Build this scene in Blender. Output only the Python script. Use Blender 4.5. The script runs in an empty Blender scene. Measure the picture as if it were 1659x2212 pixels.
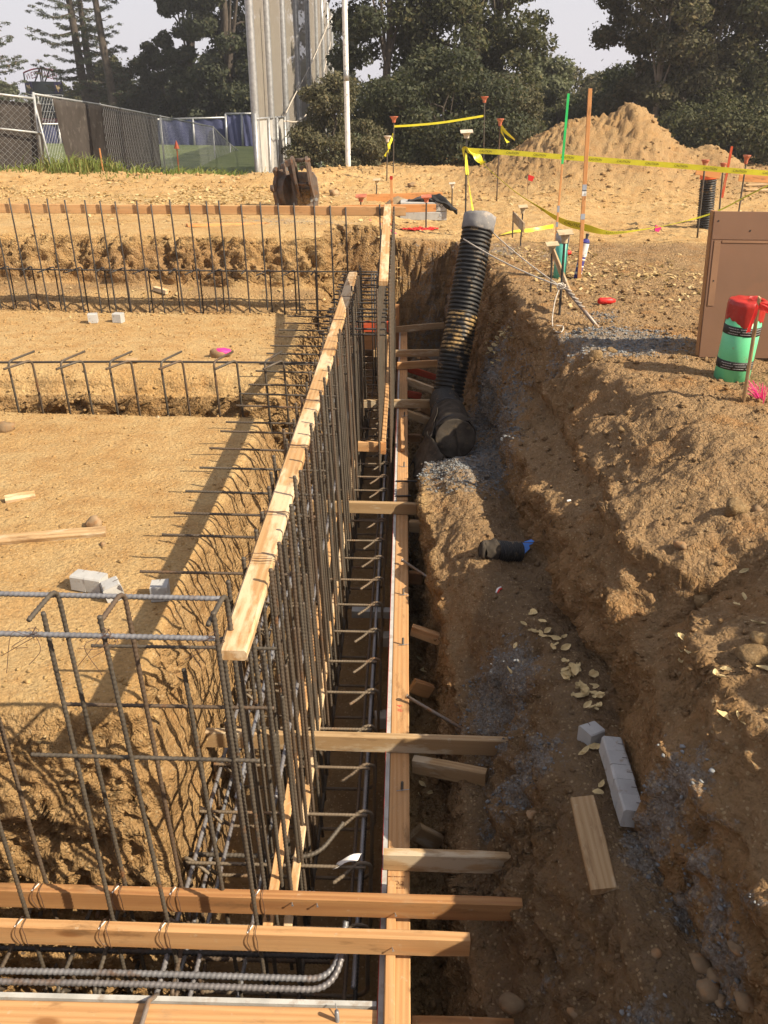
import bpy, math, random
import numpy as np
from mathutils import Vector, Matrix
random.seed(7); rng = np.random.default_rng(11)
sc = bpy.context.scene
COL = sc.collection
R_ = math.radians
# ------------------------------------------------------------------ camera
CAMZ = 1.6
PITCH, YAW, ROLL = 25.3, 1.11, 0.58
FPX, CX, CY = 1839.0, 829.5, 1106.0
cam_d = bpy.data.cameras.new('camera'); cam = bpy.data.objects.new('camera', cam_d); COL.objects.link(cam)
cam_d.sensor_fit = 'VERTICAL'; cam_d.sensor_height = 36; cam_d.lens = 36*FPX/2212
cam_d.clip_start = 0.05; cam_d.clip_end = 1500
RM = Matrix.Rotation(R_(YAW), 3, 'Z') @ Matrix.Rotation(R_(90-PITCH), 3, 'X') @ Matrix.Rotation(R_(ROLL), 3, 'Z')
cam.matrix_world = Matrix.Translation((0, 0, CAMZ)) @ RM.to_4x4()
sc.camera = cam
def ray(x, y):
    return RM @ Vector(((x-CX)/FPX, -(y-CY)/FPX, -1.0))
def pz(x, y, z=0.0):
    d = ray(x, y); t = (z-CAMZ)/d.z; return Vector((d.x*t, d.y*t, z))
def py(x, y, Y):
    d = ray(x, y); t = Y/d.y; return Vector((d.x*t, Y, CAMZ+d.z*t))
# ------------------------------------------------------------------ noise
def _h(ix, iy, iz, s):
    n = (ix*374761393 + iy*668265263 + iz*2147483647 + s*974634777) & 0xFFFFFFFF
    n = ((n ^ (n >> 13))*1274126177) & 0xFFFFFFFF
    n = (n ^ (n >> 16)) & 0xFFFFFFFF
    return n/4294967295.0
def vn(x, y, z=0.0, s=0):
    x, y, z = np.broadcast_arrays(np.asarray(x, float), np.asarray(y, float), np.asarray(z, float))
    fx, fy, fz = np.floor(x), np.floor(y), np.floor(z)
    ix, iy, iz = fx.astype(np.int64), fy.astype(np.int64), fz.astype(np.int64)
    u, v, w = x-fx, y-fy, z-fz
    u = u*u*(3-2*u); v = v*v*(3-2*v); w = w*w*(3-2*w)
    def L(a, b, t): return a+(b-a)*t
    r = L(L(L(_h(ix, iy, iz, s), _h(ix+1, iy, iz, s), u), L(_h(ix, iy+1, iz, s), _h(ix+1, iy+1, iz, s), u), v),
          L(L(_h(ix, iy, iz+1, s), _h(ix+1, iy, iz+1, s), u), L(_h(ix, iy+1, iz+1, s), _h(ix+1, iy+1, iz+1, s), u), v), w)
    return r*2-1
def fbm(x, y, z=0.0, o=4, s=0, g=0.5):
    a, f, t, n = 1.0, 1.0, 0.0, 0.0
    for i in range(o):
        t = t+a*vn(x*f+i*17.3, y*f-i*9.1, np.asarray(z)*f+i*3.7, s+i); n += a; a *= g; f *= 2.03
    return t/n
def cells(x, y, z, s=0):
    "distance to the nearest feature point (clods with creases between them)"
    ix, iy, iz = [np.floor(q).astype(np.int64) for q in (x, y, z)]; best = np.full(x.shape, 9.)
    for a in (-1, 0, 1):
        for b in (-1, 0, 1):
            for c in (-1, 0, 1):
                cx, cy, cz = ix+a, iy+b, iz+c
                d = (cx+_h(cx, cy, cz, s)-x)**2+(cy+_h(cx, cy, cz, s+1)-y)**2+(cz+_h(cx, cy, cz, s+2)-z)**2
                best = np.minimum(best, d)
    return np.sqrt(best)
def ss(x, a, b):
    t = np.clip((x-a)/(b-a), 0, 1); return t*t*(3-2*t)
# ------------------------------------------------------------------ ground height
LT = np.array([
 # Y    x1    z1     x2    z2     x3    z3    x4    z4
 [0.0, .38,-1.20,  .97,-.68, 1.20,-.14, 1.9, .10],
 [1.54,.36,-1.20,  .99,-.68, 1.22,-.14, 1.9, .10],
 [1.96,.32,-1.20,  .95,-.66, 1.20,-.12, 1.8, .06],
 [2.3, .30,-1.20,  .87,-.64, 1.10,-.12, 1.7, .04],
 [2.62,.30,-1.20,  .90,-.66, 1.08,-.14, 1.65,.02],
 [2.95,.32,-1.18,  .98,-.70, 1.22,-.28, 1.65,.0],
 [3.20,.33,-1.16, 1.00,-.72, 1.40,-.36, 1.75,-.02],
 [3.42,.33,-1.14,  .96,-.72, 1.16,-.26, 1.75,-.08],
 [3.75,.31,-1.08,  .90,-.74, 1.04,-.24, 1.70,-.10],
 [4.05,.28,-1.03,  .91,-.76, 1.09,-.30, 1.8,-.03],
 [4.4, .26,-.97,   .88,-.80, 1.24,-.36, 1.9, .0],
 [4.9, .22,-.93,   .82,-.86, 1.16,-.40, 1.74,.0],
 [5.5, .18,-.90,   .80,-.92, 1.16,-.42, 1.58,.0],
 [6.4, .22,-1.00,  .82,-.97, 1.12,-.42, 1.40,.0],
 [6.9, .34,-1.18,  .84,-1.02,1.04,-.42, 1.25,.0],
 [7.6, .58,-1.32,  .86,-1.06,1.02,-.44, 1.17,.0],
 [9.3, .68,-1.42,  .86,-1.16,.98,-.50, 1.12,.0],
 [10.3,.68,-1.42,  .82,-1.16,.93,-.50, 1.06,.0],
 [11.2,.60,-1.42,  .70,-1.12,.76,-.50, .84,.0],
 [12.5,.55,-1.42,  .60,-1.1, .66,-.50, .72,.0]])
FLOOR = -1.78
def grade(X, Y):
    "ungraded level around the dig and out to the fence"
    h = 0.035*fbm(X*.5, Y*.5, 0, 3, 40) + 0.02*fbm(X*2.1, Y*2.1, 0, 2, 41)*ss(Y, 11, 14)
    # berms of pushed-up soil
    n = fbm(X*.45, Y*.45, 0, 4, 42)
    h = h + (0.16+0.10*n)*np.exp(-((Y-20.8-.5*np.sin(X*.6))/1.3)**2)*ss(-X, .8, 3.5)
    h = h + (0.30+0.16*n)*np.exp(-((Y-21.5)/1.9)**2)*ss(X, -4.2, -1.5)*(1-ss(X, 5, 9)*.3)
    h = h + 0.14*np.exp(-((Y-15.5)/1.6)**2)*ss(X, .5, 2)*n
    # spoil heap
    r = np.interp(X, [1.2, 1.8, 2.4, 3.1, 3.75, 4.3, 4.6, 5.0, 5.25, 5.5, 5.75, 6.0, 6.3, 6.64, 7.07, 7.4, 7.9, 9.5], [0, .06, .40, .84, 1.12, 1.18, 1.24, 1.47, 1.40, 1.2, .95, .72, .56, .50, .58, .42, .22, 0])
    h = h + r*np.exp(-(np.abs(Y-21.2-.15*(X-4.5))/1.9)**1.7)*(1+.06*fbm(X*1.1, Y*1.1, 0, 4, 44))
    # terrain drops to the playing field behind the berm
    h = h - 1.2*ss(Y, 23.5, 29)*ss(-X, .5, 3)
    # unseen rise added right of the frame to cast shade on the right bank
    h = h + (1.32+.22*fbm(X*1.6, Y*1.6, 0, 3, 46))*ss(X, 2.0+.12*vn(Y*1.7, 3.), 2.7)*(1-ss(Y, 2.25, 3.15))*ss(Y, .8, 1.7)
    h = h - 0
    return h
def hgt(X, Y):
    X = np.asarray(X, float); Y = np.asarray(Y, float)
    g = grade(X, Y)
    # --- right bank
    c = [np.interp(Y, LT[:, 0], LT[:, i]) for i in range(1, 9)]
    jig = .035*fbm(Y*2.3, 5.1, 0, 3, 3)
    x1 = c[0]+.02*fbm(Y*4., 9., 0, 3, 4); x2 = c[2]+jig; x3 = c[4]+jig+.03*vn(Y*5, 2.); x4 = c[6]+.09*fbm(Y*2.7, 7., 0, 3, 5)
    z1, z2, z3, z4 = c[1], c[3], c[5], c[7]+g
    fl = FLOOR+.05+.22*ss(X, .02, .30)
    zr = np.where(X < x1, fl+(z1-fl)*np.clip((X-x1+.05)/.05, 0, 1),
         np.where(X < x2, z1+(z2-z1)*(ss((X-x1)/(x2-x1), .12, .72)*(1-ss(Y, 3.6, 4.4))+np.clip((X-x1)/(x2-x1), 0, 1)*ss(Y, 3.6, 4.4)),
         np.where(X < x3, z2+(z3-z2)*(.58*np.clip((X-x2)/np.maximum(x3-x2, .01)/.24, 0, 1)+.42*np.clip((X-x2)/np.maximum(x3-x2, .01), 0, 1)**1.3),
         np.where(X < x4, z3+(z4-z3)*ss((X-x3)/np.maximum(x4-x3, .01), -.35, 1.0), g+(c[7])*np.exp(-(X-x4))))))
    # the left-hand hump of the shelf, falling into the gully along the wall foot
    zr = zr + .10*np.exp(-((X-.48)/.17)**2)*ss(Y, 3.0, 3.6)*(1-ss(Y, 6.0, 6.8))
    # far end wall of the main trench
    endw = ss(Y, 11.82+.1*vn(X*3, 1.), 12.05+.1*vn(X*3, 1.))
    # near end of the trench by the photographer's feet
    zr = zr*(1-endw)+g*endw
    # --- left pads and cross trenches
    e1 = .03*fbm(X*2.1, 1.3, 0, 3, 8); e2 = .05*fbm(X*1.7, 4.3, 0, 3, 9); e3 = .04*fbm(X*1.9, 7.7, 0, 3, 10)
    pad = -.45+.02*fbm(X*1.3, Y*1.3, 0, 3, 12)
    pad1 = pad - .06*ss(-(X+.93), -.35, 0)*0
    def step(a, w, yy): return ss(yy, a, a+w)
    zl = np.full(np.broadcast(X, Y).shape, FLOOR)
    lip = lambda y, a, rr: -.10*np.clip(1-np.abs(y-a)/rr, 0, 1)**2
    zl = zl + (pad1-FLOOR)*(.72*np.clip((Y-2.34-e1)/.10, 0, 1)+.28*ss(Y, 2.38+e1, 2.62+e1))
    t2 = -1.25
    zl = zl + (t2-pad)*ss(Y, 5.93+e2, 6.06+e2)
    zl = zl + (pad-t2)*(.75*np.clip((Y-6.83-e3)/.11, 0, 1)+.25*ss(Y, 6.9+e3, 7.15+e3))
    t3 = -1.2
    zl = zl + (t3-pad)*ss(Y, 9.32-e2, 9.42-e2)
    ben = -.36+.02*vn(X*4, Y*4)
    g = g + .2*ss(-X, .0, .5)*ss(Y, 10.0, 10.6)*(1-ss(Y, 14.5, 18.5))
    zl = zl + (ben-t3)*(.7*np.clip((Y-9.75-e1)/.15, 0, 1)+.3*ss(Y, 9.8+e1, 10.15+e1))
    # notched wall with bucket-tooth grooves
    ft = .10*np.abs(np.sin(X*3.6+1.2*vn(X*1.3, 5.)))+.16*fbm(X*1.2, 2., 0, 3, 14)
    zl = zl + (g-ben)*(.92*np.clip((Y-10.42-ft)/.42, 0, 1)+.08*ss(Y, 10.8+ft, 11.2+ft))
    xe = -.90+.045*fbm(Y*1.9, 3.3, 0, 4, 15)
    k = .25*ss(-(X-xe), -.02, .14) + .75*np.clip((xe+.05-X)/.05, 0, 1)
    k = np.clip(k, 0, 1)
    lft = X < .0
    zc = FLOOR+.02*vn(X*3, Y*3)
    z = np.where(lft, zc*(1-k)+zl*k, zr)
    z = np.where(lft & (Y > 11.0), z+(g-z)*np.maximum(ss(Y, 11.82+.1*vn(X*3, 1.), 12.05+.1*vn(X*3, 1.)), 0), z)
    # ground in front of the cross form, where the photographer stands
    fr = 1-ss(Y, .74, .84)
    z = np.where(X < .38, z*(1-fr)+(g-.05)*fr, z)
    return z
# grid ---------------------------------------------------------------
def build_rows():
    Ys = [.5]
    walls = [(.8, .06), (2.40, .10), (6.0, .1), (6.92, .13), (9.37, .1), (9.85, .16), (10.75, .5), (11.95, .15)]
    while Ys[-1] < 33:
        y = Ys[-1]
        dy = np.interp(y, [1, 1.4, 3, 5, 8, 13, 22, 33], [.05, .014, .016, .021, .03, .05, .1, .3])
        for a, w in walls:
            if abs(y-a) < w: dy = min(dy, {2.40: .0017, 6.92: .005, 9.85: .008}.get(a, .014))
        Ys.append(y+dy)
    return np.array(Ys)
YR = build_rows(); NC = 560
def build_grid():
    S = 1500
    W = 3.4+.64*YR
    t = np.linspace(-1, 1, S)
    XS = np.sign(t)*(.45*np.abs(t)+.55*np.abs(t)**2.2)[None, :]*W[:, None]
    Z = hgt(XS, YR[:, None]*np.ones_like(XS))
    dx = np.diff(XS, axis=1); dz = np.diff(Z, axis=1)
    mid = (XS[:, 1:]+XS[:, :-1])/2
    wt = np.where(mid > 0, 1.25, 1.0)/(1+.28*np.abs(mid)/(1+.05*YR[:, None]))
    ds = (np.abs(dx)+.85*np.abs(dz))*wt
    c = np.concatenate([np.zeros((len(YR), 1)), np.cumsum(ds, 1)], 1); c /= c[:, -1:]
    # smooth the distribution from row to row
    k = np.exp(-np.linspace(-2, 2, 13)**2); k /= k.sum()
    cp = np.pad(c, ((6, 6), (0, 0)), mode='edge')
    # resample on common x grid is not needed: rows share the same t
    c = sum(k[i]*cp[i:i+len(YR)] for i in range(13))
    q = np.linspace(0, 1, NC)
    X = np.stack([np.interp(q, c[i], XS[i]) for i in range(len(YR))])
    Y = np.repeat(YR[:, None], NC, 1)
    return X, Y
GX, GY = build_grid()
GZ = hgt(GX, GY)
P = np.stack([GX, GY, GZ], -1)
def gnorm(P):
    du = np.gradient(P, axis=1); dv = np.gradient(P, axis=0)
    n = np.cross(du, dv); n /= np.linalg.norm(n, axis=-1, keepdims=True)+1e-9; return n
N0 = gnorm(P)
for _ in range(3):   # blur normals
    N0 = (N0+np.roll(N0, 1, 0)+np.roll(N0, -1, 0)+np.roll(N0, 1, 1)+np.roll(N0, -1, 1))/5
N0 /= np.linalg.norm(N0, axis=-1, keepdims=True)+1e-9
steep = 1-ss(N0[..., 2], .35, .85)
x, y, z = P[..., 0], P[..., 1], P[..., 2]
bank = ss(x, .0, .15)*(1-ss(y, 11.6, 12.4))*ss(-z, -.12, .02)
bank = np.maximum(bank, ss(x, .9, 1.2)*(1-ss(y, 3.4, 4.6)))
far = ss(y, 11, 13)
A1 = fbm(x*6, y*6, z*6, 4, 60); A2 = fbm(x*22, y*22, z*22, 3, 64); A4 = fbm(x*60, y*60, z*60, 2, 81); A3 = fbm(x*2.2, y*2.2, z*2.2, 3, 68)
flute = fbm(x*11+2*vn(z*2, y), y*11, z*1.1, 3, 70)
crag = 1-np.abs(fbm(x*9, y*9, z*9, 4, 73))*2.4
amp = .008*A1+.003*A2+.012*A3*(x < -.9)
amp = amp + steep*(1-bank)*(.018*A1+.014*A2+.007*flute+.008*crag)
frt = steep*(x < -.95)*(y < 3.2)
amp = amp + frt*(.035*crag+.03*A1+.03*A2+.012*A4)
w23 = steep*(x < .8)*(y > 6)*(1-bank)
amp = amp + w23*(.05*A1+.055*crag+.03*flute+.03*A2)
amp = amp + bank*(.045*A3+.034*A1+.022*A2+.022*np.clip(crag, -1, 1)+.008*A4)*(.55+.75*steep)
KM = np.ones_like(x); B3 = fbm(x*3.1, y*3.1, z*3.1, 3, 84); st2 = np.maximum(steep, (1-ss(N0[..., 2], .7, .97))*(x > 1.0)*(y > 3.))
amp = amp + bank*(steep*(.030*flute+.024*crag)+st2*.10*B3*(z > -1.1)*(y < 6.8))*ss(x, .2, .5)
for (ax_, ay_, ar_) in [(q.x, q.y, r_) for q, r_ in ((pz(1275, 1590, -.68), .09), (pz(1335, 1690, -.68), .11), (pz(1370, 1760, -.68), .11), (pz(1262, 1780, -.78), .11), (pz(1275, 1840, -.78), .11), (pz(1300, 1915, -.8), .12), (pz(1577, 815, 0), .2))]:
    KM_ = 1-.85*np.exp(-(((x-ax_)**2+(y-ay_)**2)/ar_**2)**2); amp = amp*KM_; KM = KM*KM_
amp = amp + far*(.022*A1+.03*A2*A1*2+.018*np.maximum(A2, 0)+.03*crag*ss(y, 16, 20))
wl = (y > 10.25)*(y < 11.5)*(x < -.1)*ss(z, -.36, -.26)*(1-ss(z, .10, .18))
amp = amp + wl*(.05*A1+.075*crag+.035*A2+.03*flute)
hp = ss(y, 18.5, 20)*ss(x, 1.5, 3)
amp = amp + hp*(.05*A1+.045*crag*ss(z, .5, 1.3)+.02*A2)
amp = amp*(1-.8*(x < 0)*(x > -.86)*(z < -1.6))
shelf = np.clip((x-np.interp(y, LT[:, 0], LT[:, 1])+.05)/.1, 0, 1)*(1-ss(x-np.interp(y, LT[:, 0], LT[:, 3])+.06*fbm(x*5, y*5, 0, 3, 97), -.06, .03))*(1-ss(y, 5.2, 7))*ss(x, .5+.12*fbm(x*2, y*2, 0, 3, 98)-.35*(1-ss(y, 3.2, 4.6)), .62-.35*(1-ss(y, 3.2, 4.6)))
shelf = np.maximum(shelf, (x > -.9)*(x < .03)*(z < -1.55)*1.)  # adds the trench floor, painting its deep shade into the soil
rough_ = np.clip(bank*.9+wl*1.0+frt*1.0+w23*.8+hp*.5+.35*ss(y, 16, 19), 0, 1)
mk = rough_ > .05
wx, wy, wz = x+.03*A1, y+.03*A2, z+.02*A3
for f_, am_, sd in ((9., .045, 201), (24., .020, 205), (52., .009, 209)):
    q = np.zeros(x.shape); q[mk] = .55-cells(wx[mk]*f_, wy[mk]*f_, wz[mk]*f_, sd); pm = ss(fbm(x*1.7+sd, y*1.7, z*1.7, 2, sd), -.35, .25)
    amp = amp + rough_*q*am_*(.35+.65*pm)*np.where(y > 12, 1.6, 1.)*KM
# keep the bank off the form
P2 = P + N0*amp[..., None]
pull = (P[..., 0] > 0)*(P[..., 2] < -.9)
P2[..., 0] = np.where(pull & (P2[..., 0] < .11) & (P[..., 0] > .12), .11, P2[..., 0])
NN = gnorm(P2)
def mesh_np(name, V, F, loops=4):
    me = bpy.data.meshes.new(name)
    V = np.asarray(V, np.float32); F = np.asarray(F, np.int32)
    me.vertices.add(len(V)); me.vertices.foreach_set('co', V.ravel())
    me.loops.add(F.size); me.loops.foreach_set('vertex_index', F.ravel())
    me.polygons.add(len(F)); me.polygons.foreach_set('loop_start', np.arange(0, F.size, F.shape[1], dtype=np.int32))
    me.update(calc_edges=True); me.validate(); return me
def grid_faces(nr, nc):
    i = np.arange(nr-1)[:, None]*nc+np.arange(nc-1)[None, :]
    i = i.ravel(); return np.stack([i, i+1, i+nc+1, i+nc], 1)
# ------------------------------------------------------------------ materials
MAT = {}
def nt(name):
    m = bpy.data.materials.new(name); m.use_nodes = True; t = m.node_tree
    b = t.nodes['Principled BSDF']; MAT[name] = m; return m, t, b
def N(t, typ, **kw):
    n = t.nodes.new(typ)
    for k, v in kw.items():
        if k.startswith('i_'): n.inputs[k[2:].replace('_', ' ')].default_value = v
        else: setattr(n, k, v)
    return n
def lk(t, a, b): t.links.new(a, b)
def mixc(t, fac, a, b, mode='MIX'):
    n = t.nodes.new('ShaderNodeMix'); n.data_type = 'RGBA'; n.blend_type = mode
    for s, v in ((n.inputs[0], fac), (n.inputs[6], a), (n.inputs[7], b)):
        if isinstance(v, bpy.types.NodeSocket): t.links.new(v, s)
        elif isinstance(v, (int, float)): s.default_value = v
        else: s.default_value = (*v[:3], 1)
    return n.outputs[2]
def mth(t, op, a, b=0.0, c=None):
    n = t.nodes.new('ShaderNodeMath'); n.operation = op
    for i, v in enumerate((a, b) if c is None else (a, b, c)):
        if isinstance(v, bpy.types.NodeSocket): t.links.new(v, n.inputs[i])
        else: n.inputs[i].default_value = v
    return n.outputs[0]
def mrange(t, v, a, b, c=0., d=1.):
    n = t.nodes.new('ShaderNodeMapRange'); n.clamp = True; t.links.new(v, n.inputs[0])
    for i, q in enumerate((a, b, c, d)): n.inputs[i+1].default_value = q
    return n.outputs[0]
def noise(t, co, scale, det=4, rough=.55, dist=0.):
    n = N(t, 'ShaderNodeTexNoise'); n.inputs['Scale'].default_value = scale; n.inputs['Detail'].default_value = det
    n.inputs['Roughness'].default_value = rough; n.inputs['Distortion'].default_value = dist
    if co is not None: t.links.new(co, n.inputs['Vector'])
    return n.outputs['Fac']
def bump(t, b, h, strength=.4, dist=.01, prev=None):
    n = N(t, 'ShaderNodeBump'); n.inputs['Strength'].default_value = strength; n.inputs['Distance'].default_value = dist
    t.links.new(h, n.inputs['Height'])
    if prev is not None: t.links.new(prev, n.inputs['Normal'])
    if b is not None: t.links.new(n.outputs[0], b.inputs['Normal'])
    return n.outputs[0]
def objco(t, rnd=True, scale=(1, 1, 1)):
    tc = N(t, 'ShaderNodeTexCoord'); mp = N(t, 'ShaderNodeMapping'); mp.inputs['Scale'].default_value = scale
    t.links.new(tc.outputs['Object'], mp.inputs[0])
    if rnd:
        oi = N(t, 'ShaderNodeObjectInfo'); v = N(t, 'ShaderNodeVectorMath', operation='SCALE')
        cv = N(t, 'ShaderNodeCombineXYZ')
        for i in range(3): t.links.new(oi.outputs['Random'], cv.inputs[i])
        t.links.new(cv.outputs[0], v.inputs[0]); v.inputs['Scale'].default_value = 37.0
        t.links.new(v.outputs[0], mp.inputs['Location'])
    return mp.outputs[0]
def worldco(t):
    return N(t, 'ShaderNodeNewGeometry').outputs['Position']
def simple(name, col, rough=.6, metal=0., var=.12, nscale=6., bstr=.15, bscale=60., bd=.003, dirt=None, dirtamt=0., spec=.5, rnd=.0):
    m, t, b = nt(name)
    co = objco(t)
    n1 = noise(t, co, nscale, 5)
    dark = tuple(c*(1-var*2) for c in col); lite = tuple(min(1, c*(1+var*1.4)) for c in col)
    c = mixc(t, mrange(t, n1, .3, .7), dark, lite)
    if rnd:
        oi = N(t, 'ShaderNodeObjectInfo')
        c = mixc(t, mrange(t, oi.outputs['Random'], 0, 1, 0, rnd), c, tuple(q*.45 for q in col))
    if dirt:
        n2 = noise(t, co, nscale*2.3, 6, .65)
        c = mixc(t, mrange(t, n2, .62-dirtamt*.3, .72-dirtamt*.2), c, dirt)
    lk(t, c, b.inputs['Base Color']); b.inputs['Roughness'].default_value = rough; b.inputs['Metallic'].default_value = metal
    b.inputs['Specular IOR Level'].default_value = spec
    if bstr: bump(t, b, noise(t, co, bscale, 5, .6), bstr, bd)
    return m
# --- soil
SOIL_G = (.50, .32, .135); SOIL_O = (.39, .205, .070); SOIL_P = (.59, .42, .205); SOIL_B = (.245, .155, .084)
def soil_mat(name, clod=False):
    m, t, b = nt(name)
    pos = worldco(t)
    at = N(t, 'ShaderNodeAttribute', attribute_name='zone'); sp = N(t, 'ShaderNodeSeparateColor'); lk(t, at.outputs['Color'], sp.inputs[0])
    big = noise(t, pos, 1.1, 4, .6); med = noise(t, pos, 6., 6, .65); fine = noise(t, pos, 55., 6, .7)
    c = mixc(t, mrange(t, big, .35, .68), SOIL_G, SOIL_P)
    c = mixc(t, mrange(t, med, .42, .72, 0, .75), c, SOIL_O)
    c = mixc(t, mrange(t, med, .30, .46, .7, 0.), c, tuple(q*.8 for q in SOIL_P))
    # browner, darker bank
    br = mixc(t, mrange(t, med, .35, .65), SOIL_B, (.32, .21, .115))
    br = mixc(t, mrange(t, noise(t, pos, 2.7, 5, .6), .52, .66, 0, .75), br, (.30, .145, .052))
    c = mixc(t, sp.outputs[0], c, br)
    c = mixc(t, mth(t, 'MULTIPLY', mth(t, 'MULTIPLY', sp.outputs[2], sp.outputs[0]), mrange(t, big, .3, .6, .45, .9)), c, (.33, .185, .082))
    c = mixc(t, mth(t, 'MULTIPLY', at.outputs['Alpha'], mrange(t, noise(t, pos, 3.3, 5, .65), .3, .65, .4, .78)), c, (.14, .10, .064))  # darkens the shelf, and paints shade onto the trench floor
    # horizontal bedding on cut faces
    mp = N(t, 'ShaderNodeMapping'); mp.inputs['Scale'].default_value = (2, 2, 22); lk(t, pos, mp.inputs[0])
    bed = noise(t, mp.outputs[0], 1.2, 5, .6)
    bedf = mth(t, 'MULTIPLY', mrange(t, bed, .45, .62, 0, .55), sp.outputs[2])
    c = mixc(t, bedf, c, (.22, .12, .045))
    # spilled base-rock fines (blue grey) and pale chips
    g = mth(t, 'ADD', sp.outputs[1], mth(t, 'MULTIPLY', mth(t, 'SUBTRACT', noise(t, pos, 14., 6, .78), .5), 2.6))
    gv = N(t, 'ShaderNodeTexVoronoi'); gv.inputs['Scale'].default_value = 130.; lk(t, pos, gv.inputs['Vector'])
    gc = mixc(t, mrange(t, gv.outputs['Color'], .2, .9), (.13, .14, .145), (.34, .355, .35))
    gmask = mth(t, 'MULTIPLY', mrange(t, g, .42, .66), mrange(t, sp.outputs[1], .02, .15))
    c = mixc(t, mth(t, 'MULTIPLY', gmask, .68), c, gc)
    v = N(t, 'ShaderNodeTexVoronoi'); v.inputs['Scale'].default_value = 75.; lk(t, pos, v.inputs['Vector'])
    v2 = N(t, 'ShaderNodeTexVoronoi'); v2.inputs['Scale'].default_value = 28.; lk(t, pos, v2.inputs['Vector'])
    sv = N(t, 'ShaderNodeSeparateColor'); lk(t, v.outputs['Color'], sv.inputs[0])
    sv2 = N(t, 'ShaderNodeSeparateColor'); lk(t, v2.outputs['Color'], sv2.inputs[0])
    pale = mth(t, 'MULTIPLY', mth(t, 'GREATER_THAN', sv.outputs[0], .83), mth(t, 'LESS_THAN', v.outputs['Distance'], .42))
    c = mixc(t, mth(t, 'MULTIPLY', pale, .5), c, (.56, .43, .25))
    dark = mth(t, 'MULTIPLY', mth(t, 'GREATER_THAN', sv.outputs[1], .86), mth(t, 'LESS_THAN', v.outputs['Distance'], .4))
    c = mixc(t, mth(t, 'MULTIPLY', dark, .5), c, (.17, .10, .045))
    c = mixc(t, mrange(t, fine, .32, .62, .55, 0), c, tuple(q*.42 for q in SOIL_G))
    lk(t, c, b.inputs['Base Color']); b.inputs['Roughness'].default_value = .95; b.inputs['Specular IOR Level'].default_value = .15
    peb = mth(t, 'MULTIPLY', mth(t, 'GREATER_THAN', sv2.outputs[2], .6), mth(t, 'SUBTRACT', .45, v2.outputs['Distance']))
    h = mth(t, 'ADD', mth(t, 'MULTIPLY', noise(t, pos, 38., 7, .72), 1.0), mth(t, 'MULTIPLY', mth(t, 'MAXIMUM', peb, 0.), .9))
    h2 = noise(t, pos, 170., 4, .7)
    vd = N(t, 'ShaderNodeVectorMath', operation='ADD'); lk(t, pos, vd.inputs[0]); nc = N(t, 'ShaderNodeTexNoise'); nc.inputs['Scale'].default_value = 25.; lk(t, pos, nc.inputs['Vector'])
    vs_ = N(t, 'ShaderNodeVectorMath', operation='SCALE'); lk(t, nc.outputs['Color'], vs_.inputs[0]); vs_.inputs['Scale'].default_value = .03; lk(t, vs_.outputs[0], vd.inputs[1])
    hs = h
    for scl, am in ((34., .85), (90., .45)):
        vv = N(t, 'ShaderNodeTexVoronoi'); vv.inputs['Scale'].default_value = scl; lk(t, vd.outputs[0], vv.inputs['Vector'])
        cr = mth(t, 'MULTIPLY', mth(t, 'SUBTRACT', .7, vv.outputs['Distance']), mth(t, 'ADD', .35, mth(t, 'MULTIPLY', mth(t, 'MAXIMUM', sp.outputs[0], sp.outputs[2]), 1.1)))
        hs = mth(t, 'ADD', hs, mth(t, 'MULTIPLY', cr, am))
    h = hs
    n1 = bump(t, None, h, .85, .024)
    bump(t, b, h2, .55, .004, n1)
    return m
soil_mat('soil')
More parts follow.
